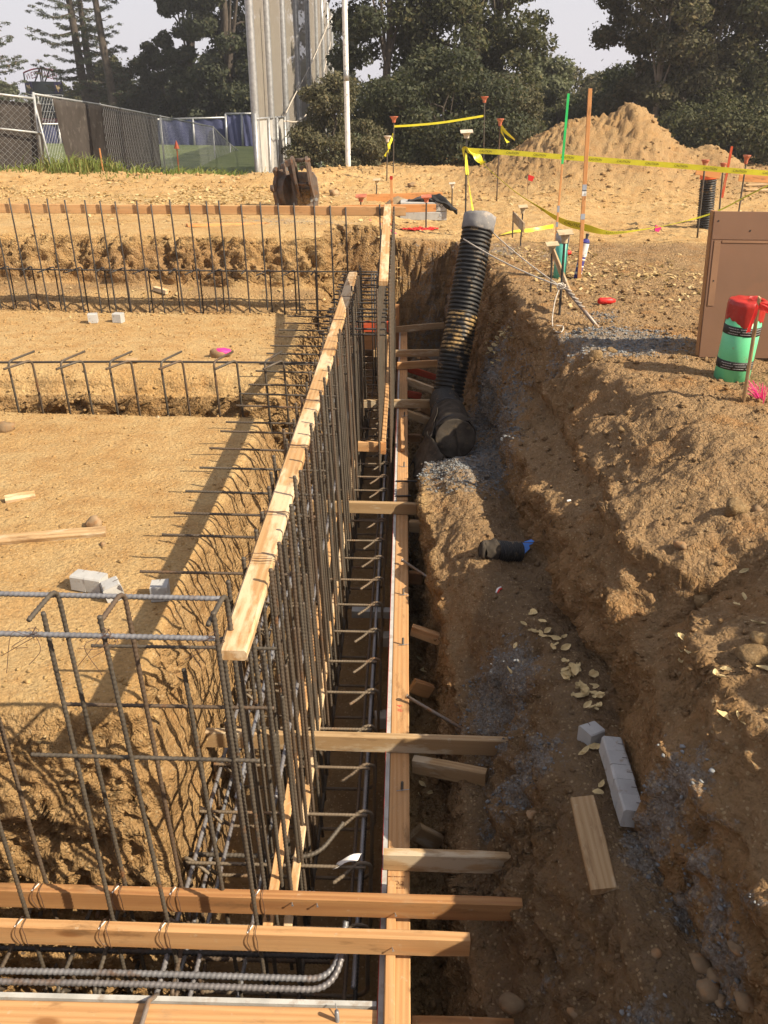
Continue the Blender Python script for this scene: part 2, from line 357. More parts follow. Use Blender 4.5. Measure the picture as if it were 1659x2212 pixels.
def wood_mat(name, a, bb, knot, pale=None, paleamt=0., stain=None):
    m, t, b = nt(name)
    co = objco(t, True, (1.0, 16, 16))
    ring = noise(t, co, 1.6, 5, .6, .6)
    w = N(t, 'ShaderNodeTexWave'); w.wave_type = 'BANDS'; w.bands_direction = 'Y'; w.inputs['Scale'].default_value = .8
    w.inputs['Distortion'].default_value = 9.; w.inputs['Detail'].default_value = 3; w.inputs['Detail Scale'].default_value = .7; lk(t, co, w.inputs['Vector'])
    g = mth(t, 'MULTIPLY', mth(t, 'ADD', ring, w.outputs['Fac']), .5)
    c = mixc(t, mrange(t, g, .25, .75), a, bb)
    co2 = objco(t, True, (3., 260, 260)); fine = noise(t, co2, 1., 3, .6)
    c = mixc(t, mrange(t, fine, .4, .75, 0, .28), c, tuple(q*.45 for q in a))
    ck = objco(t, True, (3.2, 9., 9.)); vk = N(t, 'ShaderNodeTexVoronoi'); vk.inputs['Scale'].default_value = 1.; lk(t, ck, vk.inputs['Vector'])
    sk = N(t, 'ShaderNodeSeparateColor'); lk(t, vk.outputs['Color'], sk.inputs[0])
    kk = mth(t, 'MULTIPLY', mth(t, 'GREATER_THAN', sk.outputs[0], .8), mrange(t, vk.outputs['Distance'], .10, .19, 1, 0))
    c = mixc(t, mth(t, 'MULTIPLY', kk, .85), c, knot)
    oi = N(t, 'ShaderNodeObjectInfo')
    c = mixc(t, mrange(t, oi.outputs['Random'], 0, 1, 0, .38), c, tuple(q*.58 for q in a))
    c = mixc(t, mrange(t, noise(t, objco(t, True, (2.2, 7, 7)), 1.3, 6, .7, 1.2), .55, .68, 0, .55), c, (.33, .215, .115))
    cm = objco(t, True, (1.3, 5, 5))
    if pale:
        c = mixc(t, mrange(t, noise(t, cm, 1.7, 6, .65), .60-.25*paleamt, .66-.2*paleamt, 0, .85), c, pale)
    c = mixc(t, mrange(t, noise(t, cm, 3.1, 6, .7), .56, .70, 0, .7), c, (.16, .085, .035))
    # cement dust specks
    c = mixc(t, mrange(t, noise(t, objco(t, True, (12, 12, 12)), 2.2, 6, .75), .62, .70, 0, .55), c, (.50, .42, .30))
    lk(t, c, b.inputs['Base Color']); b.inputs['Roughness'].default_value = .75; b.inputs['Specular IOR Level'].default_value = .25
    n1 = bump(t, None, fine, .35, .0012); bump(t, b, g, .25, .002, n1)
    return m
wood_mat('wood_new', (.50, .270, .115), (.61, .37, .175), (.20, .075, .02))
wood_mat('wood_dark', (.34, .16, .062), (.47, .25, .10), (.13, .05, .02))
wood_mat('wood_pale', (.47, .27, .115), (.57, .37, .18), (.24, .10, .035), (.62, .48, .31), .5)
wood_mat('wood_old', (.40, .26, .13), (.50, .35, .19), (.2, .1, .04), (.5, .42, .3), .3)
wood_mat('wood_orange', (.60, .26, .09), (.66, .33, .13), (.3, .1, .03))
wood_mat('wood_red', (.50, .06, .02), (.56, .10, .035), (.3, .04, .02))
wood_mat('plywood_brown', (.33, .175, .095), (.37, .205, .115), (.2, .1, .05))
def rebar_mat(name, col, rust, ramt, rough, metal):
    m, t, b = nt(name); co = objco(t)
    n = noise(t, co, 9., 6, .65); c = mixc(t, mrange(t, n, .35, .7), col, tuple(q*1.5 for q in col))
    c = mixc(t, mrange(t, noise(t, co, 5., 6, .7), .62-ramt*.25, .74-ramt*.2), c, rust)
    oi = N(t, 'ShaderNodeObjectInfo'); c = mixc(t, mrange(t, oi.outputs['Random'], .6, 1, 0, .22), c, rust)
    lk(t, c, b.inputs['Base Color']); b.inputs['Roughness'].default_value = rough; b.inputs['Metallic'].default_value = metal
    bump(t, b, noise(t, co, 160., 3), .3, .001); return m
rebar_mat('rebar_tie', (.135, .105, .072), (.24, .12, .05), .25, .65, .15)
rebar_mat('rebar', (.070, .058, .044), (.19, .085, .03), .12, .62, .25)
rebar_mat('rebar_mill', (.19, .19, .20), (.17, .10, .06), .2, .5, .45)
rebar_mat('rebar_black', (.035, .032, .03), (.08, .04, .02), .2, .55, .2)
simple('wire', (.10, .06, .045), .6, .3, .2, 8, 0)
simple('black_plastic', (.012, .0125, .013), .55, 0, .2, 5, .1, 30, .002, (.26, .17, .08), .12)
simple('black_plastic_muddy', (.011, .011, .012), .45, 0, .2, 5, .3, 40, .004, (.40, .26, .10), .5)
simple('geotextile', (.062, .052, .042), .95, 0, .3, 9, .6, 25, .01, (.10, .075, .05), .25, .1)
simple('concrete', (.40, .40, .39), .9, 0, .07, 9, .6, 120, .002, (.27, .23, .18), .14, .2)
simple('stone', (.31, .215, .125), .9, 0, .25, 7, .6, 50, .006, (.30, .17, .08), .4, .2, .5)
simple('ply_edge', (.44, .44, .42), .85, 0, .12, 7, .4, 40, .003, (.33, .29, .25), .3)
simple('plaster_grey', (.19, .185, .185), .85, 0, .12, 7, .4, 40, .003, (.33, .29, .25), .3)
simple('pvc_green', (.14, .60, .30), .35, 0, .05, 5, .05, 30, .002, (.22, .34, .15), .02)
simple('gravel_grey', (.20, .21, .215), .9, 0, .3, 9, .5, 60, .003, rnd=.2)
simple('panel_strip', (.25, .135, .072), .7, 0, .1, 4, .2, 30, .002)
simple('panel_brown', (.185, .098, .056), .7, 0, .07, 2.5, .2, 30, .002, (.20, .10, .055), .2)
simple('pvc_teal', (.10, .46, .36), .4, 0, .08, 5, .05, 30, .002, (.3, .35, .25), .05)
simple('tape_red', (.40, .022, .016), .42, 0, .15, 6, .5, 18, .01)
simple('tape_orange', (.72, .13, .04), .5, 0, .12, 6, .3, 18, .01)
simple('caution_yellow', (.66, .60, .03), .35, 0, .05, 6, .15, 8, .02)
simple('black_ink', (.015, .013, .01), .6, 0, .1, 6, 0)
simple('dark_stamp', (.16, .06, .02), .8, 0, .1, 6, 0)
simple('crayon_red', (.55, .10, .06), .8, 0, .1, 6, 0)
simple('white_ink', (.5, .5, .5), .6, 0, .1, 6, 0)
simple('galvanised', (.36, .37, .375), .45, .6, .12, 12, .1, 60, .001)
simple('galvanised_light', (.36, .375, .38), .5, .35, .12, 12, .1, 60, .001)
simple('white_paint', (.74, .74, .73), .5, 0, .06, 6, .1, 20, .002, (.25, .25, .24), .22)
simple('windscreen_black', (.060, .052, .047), .9, 0, .15, 2, .3, 8, .02, (.11, .10, .09), .2, .1)
simple('windscreen_blue', (.070, .080, .165), .8, 0, .12, 1.2, .3, 4, .03, spec=.2)
simple('slat_white', (.50, .49, .46), .6, 0, .08, 3, .2, 8, .01)
simple('cap_beige', (.50, .40, .25), .7, 0, .1, 8, .2, 40, .002, (.4, .25, .12), .2)
simple('cap_orange', (.46, .13, .065), .55, 0, .15, 8, .1, 40, .002, (.5, .33, .2), .2)
simple('cap_white', (.58, .50, .40), .7, 0, .1, 8, .2, 40, .002, (.4, .25, .12), .2)
simple('paint_green', (.02, .50, .12), .5, 0, .1, 6, .1, 30)
simple('paint_grey', (.30, .33, .38), .6, 0, .1, 6, .1, 30)
simple('rust_steel', (.13, .10, .08), .6, .35, .25, 7, .3, 50, .003, (.15, .075, .04), .45, .4)
simple('worn_steel', (.24, .20, .17), .5, .4, .2, 7, .3, 50, .003, (.30, .17, .08), .35, .4)
simple('rope', (.52, .47, .40), .9, 0, .15, 40, .6, 120, .003)
simple('pink', (.80, .03, .25), .6, 0, .1, 5, 0)
simple('red_plastic', (.62, .02, .015), .5, 0, .1, 5, .1)
simple('purple_pipe', (.05, .045, .24), .4, 0, .15, 5, .1)
simple('blue_film', (.05, .22, .72), .4, 0, .12, 9, .3, 30, .004)
simple('paper', (.80, .78, .74), .8, 0, .04, 6, .1, 30, .002)
simple('rubber_grey', (.055, .055, .06), .8, 0, .2, 6, .3, 30, .004)
simple('black_cloth', (.006, .006, .007), .7, 0, .2, 6, .4, 12, .01)
simple('sandbag', (.27, .20, .12), .95, 0, .15, 12, .5, 60, .004)
simple('scoreboard_dark', (.010, .018, .022), .5, 0, .1, 3, 0)
simple('maroon', (.18, .012, .03), .5, 0, .1, 3, 0)
simple('navy', (.022, .018, .07), .5, 0, .1, 3, 0)
simple('badge', (.5, .38, .22), .6, 0, .1, 3, 0)
simple('leaf_yellow', (.60, .47, .24), .85, 0, .18, 14, .2, 30, .003)
simple('bark', (.07, .055, .042), .95, 0, .25, 4, .6, 14, .03)
simple('bark_pale', (.24, .205, .165), .95, 0, .2, 4, .6, 14, .03)
def leaf_mat(name, dark, lite, warm):
    m, t, b = nt(name)
    at = N(t, 'ShaderNodeAttribute', attribute_name='tone'); sp = N(t, 'ShaderNodeSeparateColor'); lk(t, at.outputs['Color'], sp.inputs[0])
    c = mixc(t, sp.outputs[0], dark, lite); c = mixc(t, mrange(t, sp.outputs[1], .8, 1, 0, .8), c, warm)
    lk(t, c, b.inputs['Base Color']); b.inputs['Roughness'].default_value = .75; b.inputs['Specular IOR Level'].default_value = .08
    tr = N(t, 'ShaderNodeBsdfTranslucent'); lk(t, mixc(t, .5, c, (.10, .13, .02)), tr.inputs['Color'])
    mx = N(t, 'ShaderNodeMixShader'); mx.inputs[0].default_value = .25
    lk(t, b.outputs[0], mx.inputs[1]); lk(t, tr.outputs[0], mx.inputs[2]); lk(t, mx.outputs[0], t.nodes['Material Output'].inputs['Surface'])
    return m
leaf_mat('leaf_oak', (.050, .056, .032), (.105, .108, .058), (.15, .125, .06))  # tree leaf colours lightened and greyed to paint in haze
leaf_mat('leaf_dark', (.038, .046, .030), (.078, .086, .052), (.11, .10, .055))
leaf_mat('leaf_dusty', (.072, .072, .044), (.148, .138, .082), (.19, .15, .08))
leaf_mat('leaf_far', (.085, .098, .055), (.16, .17, .10), (.18, .16, .09))
leaf_mat('needle', (.060, .078, .052), (.125, .14, .095), (.19, .11, .06))
leaf_mat('grass_blade', (.10, .15, .03), (.26, .30, .09), (.42, .34, .14))
leaf_mat('chips', (.40, .27, .11), (.66, .50, .26), (.62, .52, .30))
# grass field
m, t, b = nt('field_grass'); pos = worldco(t)
c = mixc(t, mrange(t, noise(t, pos, .6, 5, .6), .35, .7), (.080, .110, .042), (.145, .175, .068))
c = mixc(t, mrange(t, noise(t, pos, 12., 5, .7), .55, .75, 0, .5), c, (.22, .25, .08))
lk(t, c, b.inputs['Base Color']); b.inputs['Roughness'].default_value = .9; bump(t, b, noise(t, pos, 30., 4), .8, .05)
# netting
def screen_mat(name, col, cover, scale):
    m, t, b = nt(name); b.inputs['Base Color'].default_value = (*col, 1); b.inputs['Roughness'].default_value = .9
    tr = N(t, 'ShaderNodeBsdfTransparent'); mx = N(t, 'ShaderNodeMixShader')
    co = objco(t, False)
    f = mrange(t, noise(t, co, scale, 4, .6), .3, .7, cover-.03, cover+.03)
    lk(t, f, mx.inputs[0]); lk(t, tr.outputs[0], mx.inputs[1]); lk(t, b.outputs[0], mx.inputs[2])
    lk(t, mx.outputs[0], t.nodes['Material Output'].inputs['Surface']); return m
screen_mat('netting', (.30, .27, .23), .66, .08)
# ------------------------------------------------------------------ builders
def unit(v):
    v = Vector(v); return v.normalized() if v.length > 1e-9 else Vector((0, 0, 1))
class MB:
    def __init__(s): s.v = []; s.f = []
    def add(s, vs, fs):
        o = len(s.v); s.v += [tuple(q) for q in vs]; s.f += [tuple(i+o for i in f) for f in fs]; return s
    def box(s, p0, p1):
        (a, b_, c), (d, e, f) = p0, p1
        return s.add([(a, b_, c), (d, b_, c), (d, e, c), (a, e, c), (a, b_, f), (d, b_, f), (d, e, f), (a, e, f)],
                     [(0, 3, 2, 1), (4, 5, 6, 7), (0, 1, 5, 4), (1, 2, 6, 5), (2, 3, 7, 6), (3, 0, 4, 7)])
    def bar(s, a, b, w, h, up=(0, 0, 1), ch=.0):
        a, b = Vector(a), Vector(b); x = unit(b-a); u = Vector(up); y = unit(u.cross(x)); z = x.cross(y)
        w /= 2; h /= 2; c = min(ch, w*.5, h*.5)
        if c > 0: sec = [(w-c, -h), (w, -h+c), (w, h-c), (w-c, h), (-w+c, h), (-w, h-c), (-w, -h+c), (-w+c, -h)]
        else: sec = [(w, -h), (w, h), (-w, h), (-w, -h)]
        n = len(sec); vs = [a+y*q[0]+z*q[1] for q in sec]+[b+y*q[0]+z*q[1] for q in sec]
        fs = [(i, (i+1) % n, (i+1) % n+n, i+n) for i in range(n)]+[tuple(range(n))[::-1], tuple(range(n, 2*n))]
        return s.add(vs, [f[::-1] for f in fs])
    def tube(s, pts, r, n=8, cap=True, rr=None):
        pts = [Vector(p) for p in pts]; m = len(pts)
        t = unit(pts[1]-pts[0]); ref = Vector((0, 0, 1)) if abs(t.z) < .9 else Vector((1, 0, 0))
        u = unit(ref-t*ref.dot(t)); vs = []
        for i in range(m):
            t2 = unit(pts[min(i+1, m-1)]-pts[max(i-1, 0)]); u = unit(u-t2*u.dot(t2)); w = t2.cross(u)
            ri = rr[i] if rr else r
            for k in range(n):
                a = 2*math.pi*k/n; vs.append(pts[i]+(u*math.cos(a)+w*math.sin(a))*ri)
        fs = [(i*n+k, i*n+(k+1) % n, (i+1)*n+(k+1) % n, (i+1)*n+k) for i in range(m-1) for k in range(n)]
        if cap: fs += [tuple(range(n))[::-1], tuple(range((m-1)*n, m*n))]
        return s.add(vs, fs)
    def rib(s, pts, r, n=8, pitch=.0175, bend=.0):
        "deformed bar: helical ridges round the bar"
        P_ = resample(fillet(pts, bend) if bend else pts, pitch/4.0)
        m = len(P_); vs = []
        t = unit(P_[1]-P_[0]); ref = Vector((0, 0, 1)) if abs(t.z) < .9 else Vector((1, 0, 0)); u = unit(ref-t*ref.dot(t))
        for i in range(m):
            t2 = unit(P_[min(i+1, m-1)]-P_[max(i-1, 0)]); u = unit(u-t2*u.dot(t2)); w = t2.cross(u)
            for k in range(n):
                a = 2*math.pi*k/n; ph = 2*math.pi*(i/4.0)+1.0*math.sin(a)*1.5
                ri = r*(.93+.26*max(0, math.cos(ph))**1.0 + (0 if k % (n//2) else .09))
                vs.append(P_[i]+(u*math.cos(a)+w*math.sin(a))*ri)
        fs = [(i*n+k, i*n+(k+1) % n, (i+1)*n+(k+1) % n, (i+1)*n+k) for i in range(m-1) for k in range(n)]
        fs += [tuple(range(n))[::-1], tuple(range((m-1)*n, m*n))]
        return s.add(vs, fs)
    def lathe(s, prof, c=(0, 0, 0), axis=(0, 0, 1), n=24, close=True):
        ax = unit(axis); ref = Vector((1, 0, 0)) if abs(ax.x) < .9 else Vector((0, 1, 0)); u = unit(ref-ax*ref.dot(ax)); w = ax.cross(u); c = Vector(c)
        vs = [c+ax*h+(u*math.cos(2*math.pi*k/n)+w*math.sin(2*math.pi*k/n))*r for r, h in prof for k in range(n)]
        m = len(prof)
        fs = [(i*n+k, i*n+(k+1) % n, (i+1)*n+(k+1) % n, (i+1)*n+k) for i in range(m-1) for k in range(n)]
        if close: fs += [tuple(range(n))[::-1], tuple(range((m-1)*n, m*n))]
        return s.add(vs, fs)
    def prism(s, poly, d0, o=(0, 0, 0), ux=(1, 0, 0), uy=(0, 0, 1), d=(0, 1, 0)):
        o, ux, uy, d = Vector(o), Vector(ux), Vector(uy), Vector(d); n = len(poly)
        vs = [o+ux*a+uy*b for a, b in poly]+[o+ux*a+uy*b+d*d0 for a, b in poly]
        return s.add(vs, [tuple(range(n)), tuple(range(n, 2*n))[::-1]]+[(i, i+n, (i+1) % n+n, (i+1) % n) for i in range(n)])
    def rock(s, c, r, sq=(1, 1, .7), seed=0, rough=.25):
        rnd = random.Random(seed); vs, fs = ICO2
        out = []
        ph = [rnd.uniform(0, 9) for _ in range(6)]
        for v in vs:
            k = 1+rough*(math.sin(v[0]*3.1+ph[0])*math.cos(v[1]*2.7+ph[1])+.6*math.sin(v[2]*4.3+ph[2]+v[0]*2))*.8+rough*.3*rnd.uniform(-1, 1)
            out.append((c[0]+v[0]*r*sq[0]*k, c[1]+v[1]*r*sq[1]*k, c[2]+v[2]*r*sq[2]*k))
        return s.add(out, fs)
def _ico():
    import bmesh
    bm = bmesh.new(); bmesh.ops.create_icosphere(bm, subdivisions=2, radius=1)
    a = [tuple(v.co) for v in bm.verts]; f = [tuple(v.index for v in q.verts) for q in bm.faces]; bm.free()
    bm = bmesh.new(); bmesh.ops.create_icosphere(bm, subdivisions=1, radius=1)
    a1 = np.array([tuple(v.co) for v in bm.verts]); f1 = np.array([tuple(v.index for v in q.verts) for q in bm.faces]); bm.free()
    return (a, f), (a1, f1)
ICO2, ICO1 = _ico()
def resample(pts, step):
    pts = [Vector(p) for p in pts]; out = []
    for a, b in zip(pts, pts[1:]):
        n = max(1, round((b-a).length/step)); out += [a.lerp(b, i/n) for i in range(n)]
    return out+[pts[-1]]
def fillet(pts, r, n=7):
    pts = [Vector(p) for p in pts]; out = [pts[0]]
    for i in range(1, len(pts)-1):
        a, b, c = pts[i-1], pts[i], pts[i+1]; u = unit(a-b); v = unit(c-b)
        k = min(r, (a-b).length*.48, (c-b).length*.48); p, q = b+u*k, b+v*k
        for j in range(n+1):
            t = j/n; out.append(p*(1-t)**2+b*2*t*(1-t)+q*t*t)
    return out+[pts[-1]]
def arc_smooth(pts, n=8):
    "catmull-rom"
    pts = [Vector(p) for p in pts]; q = [pts[0]*2-pts[1]]+pts+[pts[-1]*2-pts[-2]]; out = []
    for i in range(1, len(q)-2):
        for j in range(n):
            t = j/n; p0, p1, p2, p3 = q[i-1:i+3]
            out.append(.5*((2*p1)+(p2-p0)*t+(2*p0-5*p1+4*p2-p3)*t*t+(3*p1-p0-3*p2+p3)*t**3))
    return out+[pts[-1]]
def setp(o, label=None, cat=None, group=None, kind=None):
    if label: o['label'] = label
    if cat: o['category'] = cat
    if group: o['group'] = group
    if kind: o['kind'] = kind
    return o
def link(name, me, mat, loc=(0, 0, 0), parent=None, smooth=False):
    if mat is not None and not me.materials: me.materials.append(MAT[mat])
    if smooth: me.polygons.foreach_set('use_smooth', [True]*len(me.polygons))
    o = bpy.data.objects.new(name, me); COL.objects.link(o); o.location = loc
    if parent is not None: o.parent = parent
    return o
def to_mesh(name, mb, off):
    me = bpy.data.meshes.new(name); ox, oy, oz = off
    me.from_pydata([(a-ox, b-oy, c-oz) for a, b, c in mb.v], [], mb.f); me.update(); return me
class Thing:
    """parts are given in world coordinates; the Empty goes to the base of them all"""
    def __init__(s, name, label, cat, group=None): s.n = name; s.a = (label, cat, group); s.p = []
    def part(s, name, mb, mat, smooth=False, sub=None, label=None, fr=None):
        s.p.append((name, mb, mat, smooth, sub, label, fr)); return len(s.p)-1
    def done(s, loc=None):
        vs = [v for q in s.p for v in q[1].v]
        lo = [min(v[i] for v in vs) for i in range(3)]; hi = [max(v[i] for v in vs) for i in range(3)]
        c = loc or ((lo[0]+hi[0])/2, (lo[1]+hi[1])/2, lo[2])
        e = bpy.data.objects.new(s.n, None); e.empty_display_size = .1; COL.objects.link(e); e.location = c
        setp(e, *s.a); made = []
        for name, mb, mat, sm, sub, lab, fr in s.p:
            par = e if sub is None else made[sub]
            pw = Matrix.Translation(c) if sub is None else W_[par.name]
            fr = fr or getattr(mb, 'fr', None) or Matrix.Translation(c); inv = fr.inverted()
            me = bpy.data.meshes.new(name); me.from_pydata([tuple(inv@Vector(v)) for v in mb.v], [], mb.f); me.update()
            o = link(name, me, mat, (0, 0, 0), par, sm); o.matrix_basis = pw.inverted() @ fr; W_[o.name] = fr
            if lab: o['label'] = lab
            made.append(o)
        s.made = made; return e
W_ = {}
def single(name, mb, mat, label, cat, group=None, smooth=False, kind=None):
    vs = mb.v; lo = [min(v[i] for v in vs) for i in range(3)]; hi = [max(v[i] for v in vs) for i in range(3)]
    c = ((lo[0]+hi[0])/2, (lo[1]+hi[1])/2, lo[2])
    o = link(name, to_mesh(name, mb, c), mat, c, None, smooth); return setp(o, label, cat, group, kind)
def frame(a, b, up=(0, 0, 1)):
    a, b = Vector(a), Vector(b); x = unit(b-a); y = unit(Vector(up).cross(x)); z = x.cross(y)
    return Matrix(((x.x, y.x, z.x, a.x), (x.y, y.y, z.y, a.y), (x.z, y.z, z.z, a.z), (0, 0, 0, 1)))
def plank_mb(a, b, w, h, up=(0, 0, 1), bow=.003, ch=.004, seed=0):
    "w = across, h = along up; a, b = centre line ends"
    M = frame(a, b, up); L = (Vector(b)-Vector(a)).length; n = max(2, int(L/.12)); rnd = random.Random(seed+int(L*1000))
    w /= 2; h /= 2; c = min(ch, w*.4, h*.4)
    sec = [(w-c, -h), (w, -h+c), (w, h-c), (w-c, h), (-w+c, h), (-w, h-c), (-w, -h+c), (-w+c, -h)]
    p1, p2 = rnd.uniform(0, 6), rnd.uniform(0, 6); vs = []
    for i in range(n+1):
        t = i/n; by = bow*math.sin(t*3.1+p1)*L*.4; bz = bow*math.sin(t*2.3+p2)*L*.4
        k = .94 if i in (0, n) else 1.0
        for (y, z) in sec: vs.append(M @ Vector((t*L, y*k+by+rnd.uniform(-.0006, .0006), z*k+bz+rnd.uniform(-.0006, .0006))))
    m = 8; fs = [(i*m+k, (i+1)*m+k, (i+1)*m+(k+1) % m, i*m+(k+1) % m) for i in range(n) for k in range(m)]
    fs += [tuple(range(m)), tuple(range(n*m, n*m+m))[::-1]]
    mb = MB(); mb.add(vs, [f[::-1] for f in fs]); mb.fr = M; return mb
def plank(name, a, b, w, h, mat, label, cat='board', group=None, up=(0, 0, 1), seed=0, bow=.003):
    mb = plank_mb(a, b, w, h, up, bow, seed=seed); M = mb.fr; inv = M.inverted()
    me = bpy.data.meshes.new(name); me.from_pydata([tuple(inv@Vector(v)) for v in mb.v], [], mb.f); me.update()
    o = link(name, me, mat); o.matrix_world = M; return setp(o, label, cat, group)
def text_mb(s, size, o, ux, uy, lift=0.001, sx=1.0, shear=0., f=None):
    "flat lettering laid on a surface: o = centre, ux/uy = unit directions, f(u,v) optional map"
    cu = bpy.data.curves.new('t', 'FONT'); cu.body = s; cu.size = size; cu.align_x = 'CENTER'; cu.align_y = 'CENTER'; cu.shear = shear
    ob = bpy.data.objects.new('t', cu); COL.objects.link(ob); dg = bpy.context.evaluated_depsgraph_get(); me = bpy.data.meshes.new_from_object(ob.evaluated_get(dg))
    mb = MB(); n = unit(Vector(ux).cross(Vector(uy)))
    if f is None: f = lambda a, b: Vector(o)+Vector(ux)*a+Vector(uy)*b+n*lift
    mb.add([f(v.co.x*sx, v.co.y) for v in me.vertices], [tuple(p.vertices) for p in me.polygons])
    bpy.data.objects.remove(ob); bpy.data.meshes.remove(me); bpy.data.curves.remove(cu); return mb
# ------------------------------------------------------------------ world
LDIR = Vector((-1.1, .5, -1.0)).normalized()      # direction the light travels
sun_d = bpy.data.lights.new('sun', 'SUN'); sun_d.energy = 5.0; sun_d.angle = R_(.55); sun_d.color = (1.0, .86, .66)
sun = bpy.data.objects.new('sun', sun_d); COL.objects.link(sun); sun.rotation_euler = LDIR.to_track_quat('-Z', 'Y').to_euler()
sun.location = (8, -4, 9)
w = bpy.data.worlds.new('World'); sc.world = w; w.use_nodes = True; t = w.node_tree
bg = t.nodes['Background']; sk = t.nodes.new('ShaderNodeTexSky'); sk.sky_type = 'NISHITA'; sk.sun_disc = False
el = math.asin(-LDIR.z); az = math.atan2(-LDIR.x, -LDIR.y)
sk.sun_elevation = el; sk.sun_rotation = az; sk.dust_density = 4.0; sk.air_density = 1.2; sk.ozone_density = 1.5
tcw = N(t, 'ShaderNodeTexCoord'); sxyz = N(t, 'ShaderNodeSeparateXYZ'); lk(t, tcw.outputs['Generated'], sxyz.inputs[0])
hz = mixc(t, mrange(t, sxyz.outputs[2], .02, .45), (6.4, 6.15, 6.6), (3.9, 3.7, 4.0))
c = mixc(t, .75, sk.outputs[0], hz); lk(t, c, bg.inputs['Color']); bg.inputs['Strength'].default_value = .09
sc.view_settings.view_transform = 'Standard'; sc.view_settings.look = 'None'; sc.view_settings.gamma = 1; sc.view_settings.use_curve_mapping = False
sc.view_settings.exposure = .80
try:
    cy = sc.cycles; cy.max_bounces = 5; cy.diffuse_bounces = 3; cy.glossy_bounces = 2; cy.transmission_bounces = 2; cy.transparent_max_bounces = 6; cy.use_denoising = True; cy.use_adaptive_sampling = True; cy.adaptive_threshold = .02
except Exception: pass
# ================================================================== GROUND
from mathutils.bvhtree import BVHTree
_sub = P2[:, ::2][::2]
BVH = BVHTree.FromPolygons(_sub.reshape(-1, 3).tolist(), grid_faces(*_sub.shape[:2]).tolist())
def surf(x_, y_, *_):
    "ground point under a line of sight"
    h = BVH.ray_cast(Vector((0, 0, CAMZ)), ray(x_, y_).normalized(), 90)
    return h[0] if h[0] is not None else pz(x_, y_, 0)
zone = np.zeros(GX.shape+(4,), np.float32); zone[..., 3] = 0
px_, py_, pz_ = P2[..., 0], P2[..., 1], P2[..., 2]
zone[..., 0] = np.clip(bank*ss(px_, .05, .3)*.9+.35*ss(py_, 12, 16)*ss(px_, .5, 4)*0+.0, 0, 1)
zone[..., 0] = np.maximum(zone[..., 0], .55*ss(py_, 17, 20)*ss(px_, 0, 3))
zone[..., 0] = np.maximum(zone[..., 0], .35*steep*(px_ < 0)); zone[..., 0] = np.maximum(zone[..., 0], .7*(px_ < .6)*(py_ > 9.7)*(py_ < 12.3)*ss(-pz_, -.14, .0)*(.4+.6*ss(fbm(px_*1.7, py_*1.7, pz_*3, 3, 33), -.3, .3)))
g = np.zeros(GX.shape)
def blob(p, r, a=1.0, ry=None, rz=None):
    ry = ry or r; d = ((px_-p[0])/r)**2+((py_-p[1])/ry)**2
    if rz: d = d+((pz_-p[2])/rz)**2
    np.maximum(g, a*np.exp(-d), out=g)
for (a, b_, zz, r, ry, am) in [(1000, 1015, -.98, .42, .8, 1.0), (1060, 960, -1.0, .3, .6, .9), (1040, 880, -1.0, .25, .7, .9),
        (1085, 1470, -.9, .20, .26, .95), (1130, 1680, -.85, .16, .16, .9), (1090, 1560, -.9, .16, .2, .6),
        (1400, 1900, -.75, .15, .13, .8), (1470, 1990, -.7, .10, .09, .6), (1380, 2180, -.7, .10, .07, .7),
        (1340, 740, 0, .55, .45, .95), (1090, 540, 0, .35, .6, .7), (1200, 560, 0, .3, .8, .5),
        (620, 512, 0, 1.6, .5, .5), (1300, 690, 0, .4, .5, .4), (1200, 2050, -.9, .15, .07, .4)]:
    blob(pz(a, b_, zz), r, am, ry)
blob(pz(1440, 1800, -.55), .05, .75, .18); blob(pz(1560, 2050, -.55), .05, .75, .18); blob((0.35, 11.6, -1.0), .5, .9, .4)
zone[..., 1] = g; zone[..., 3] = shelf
zone[..., 2] = np.maximum(steep, wl*.9)
F = grid_faces(*GX.shape)
me = mesh_np('ground', P2.reshape(-1, 3), F)
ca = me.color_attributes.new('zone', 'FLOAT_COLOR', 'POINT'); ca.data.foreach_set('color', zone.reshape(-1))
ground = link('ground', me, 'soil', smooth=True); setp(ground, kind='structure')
# ground at the sides and far behind
def sheet(name, x0, x1, y0, y1, z, mat, n=24):
    mb = MB(); 
    for i in range(n):
        for j in range(n):
            pass
    xs = np.linspace(x0, x1, n); ys = np.linspace(y0, y1, n); X, Y = np.meshgrid(xs, ys)
    V = np.stack([X.ravel(), Y.ravel(), np.full(X.size, z)], 1)
    return setp(link(name, mesh_np(name, V, grid_faces(n, n)), mat), kind='structure')
fs_ = sheet('playing_field', -160, -1.2, 28.5, 160, -1.235, 'field_grass', 48)
for v_ in fs_.data.vertices: v_.co.z += .82*min(1, (v_.co.y-28.5)/27)
sheet('woodland_floor', -260, 260, 32.6, 420, -1.30, 'soil')
s2 = sheet('woodland_edge', -1.2, 60, 31.5, 120, -.12, 'soil')
sheet('outer_ground', -120, 140, -60, 40, -2.4, 'soil')
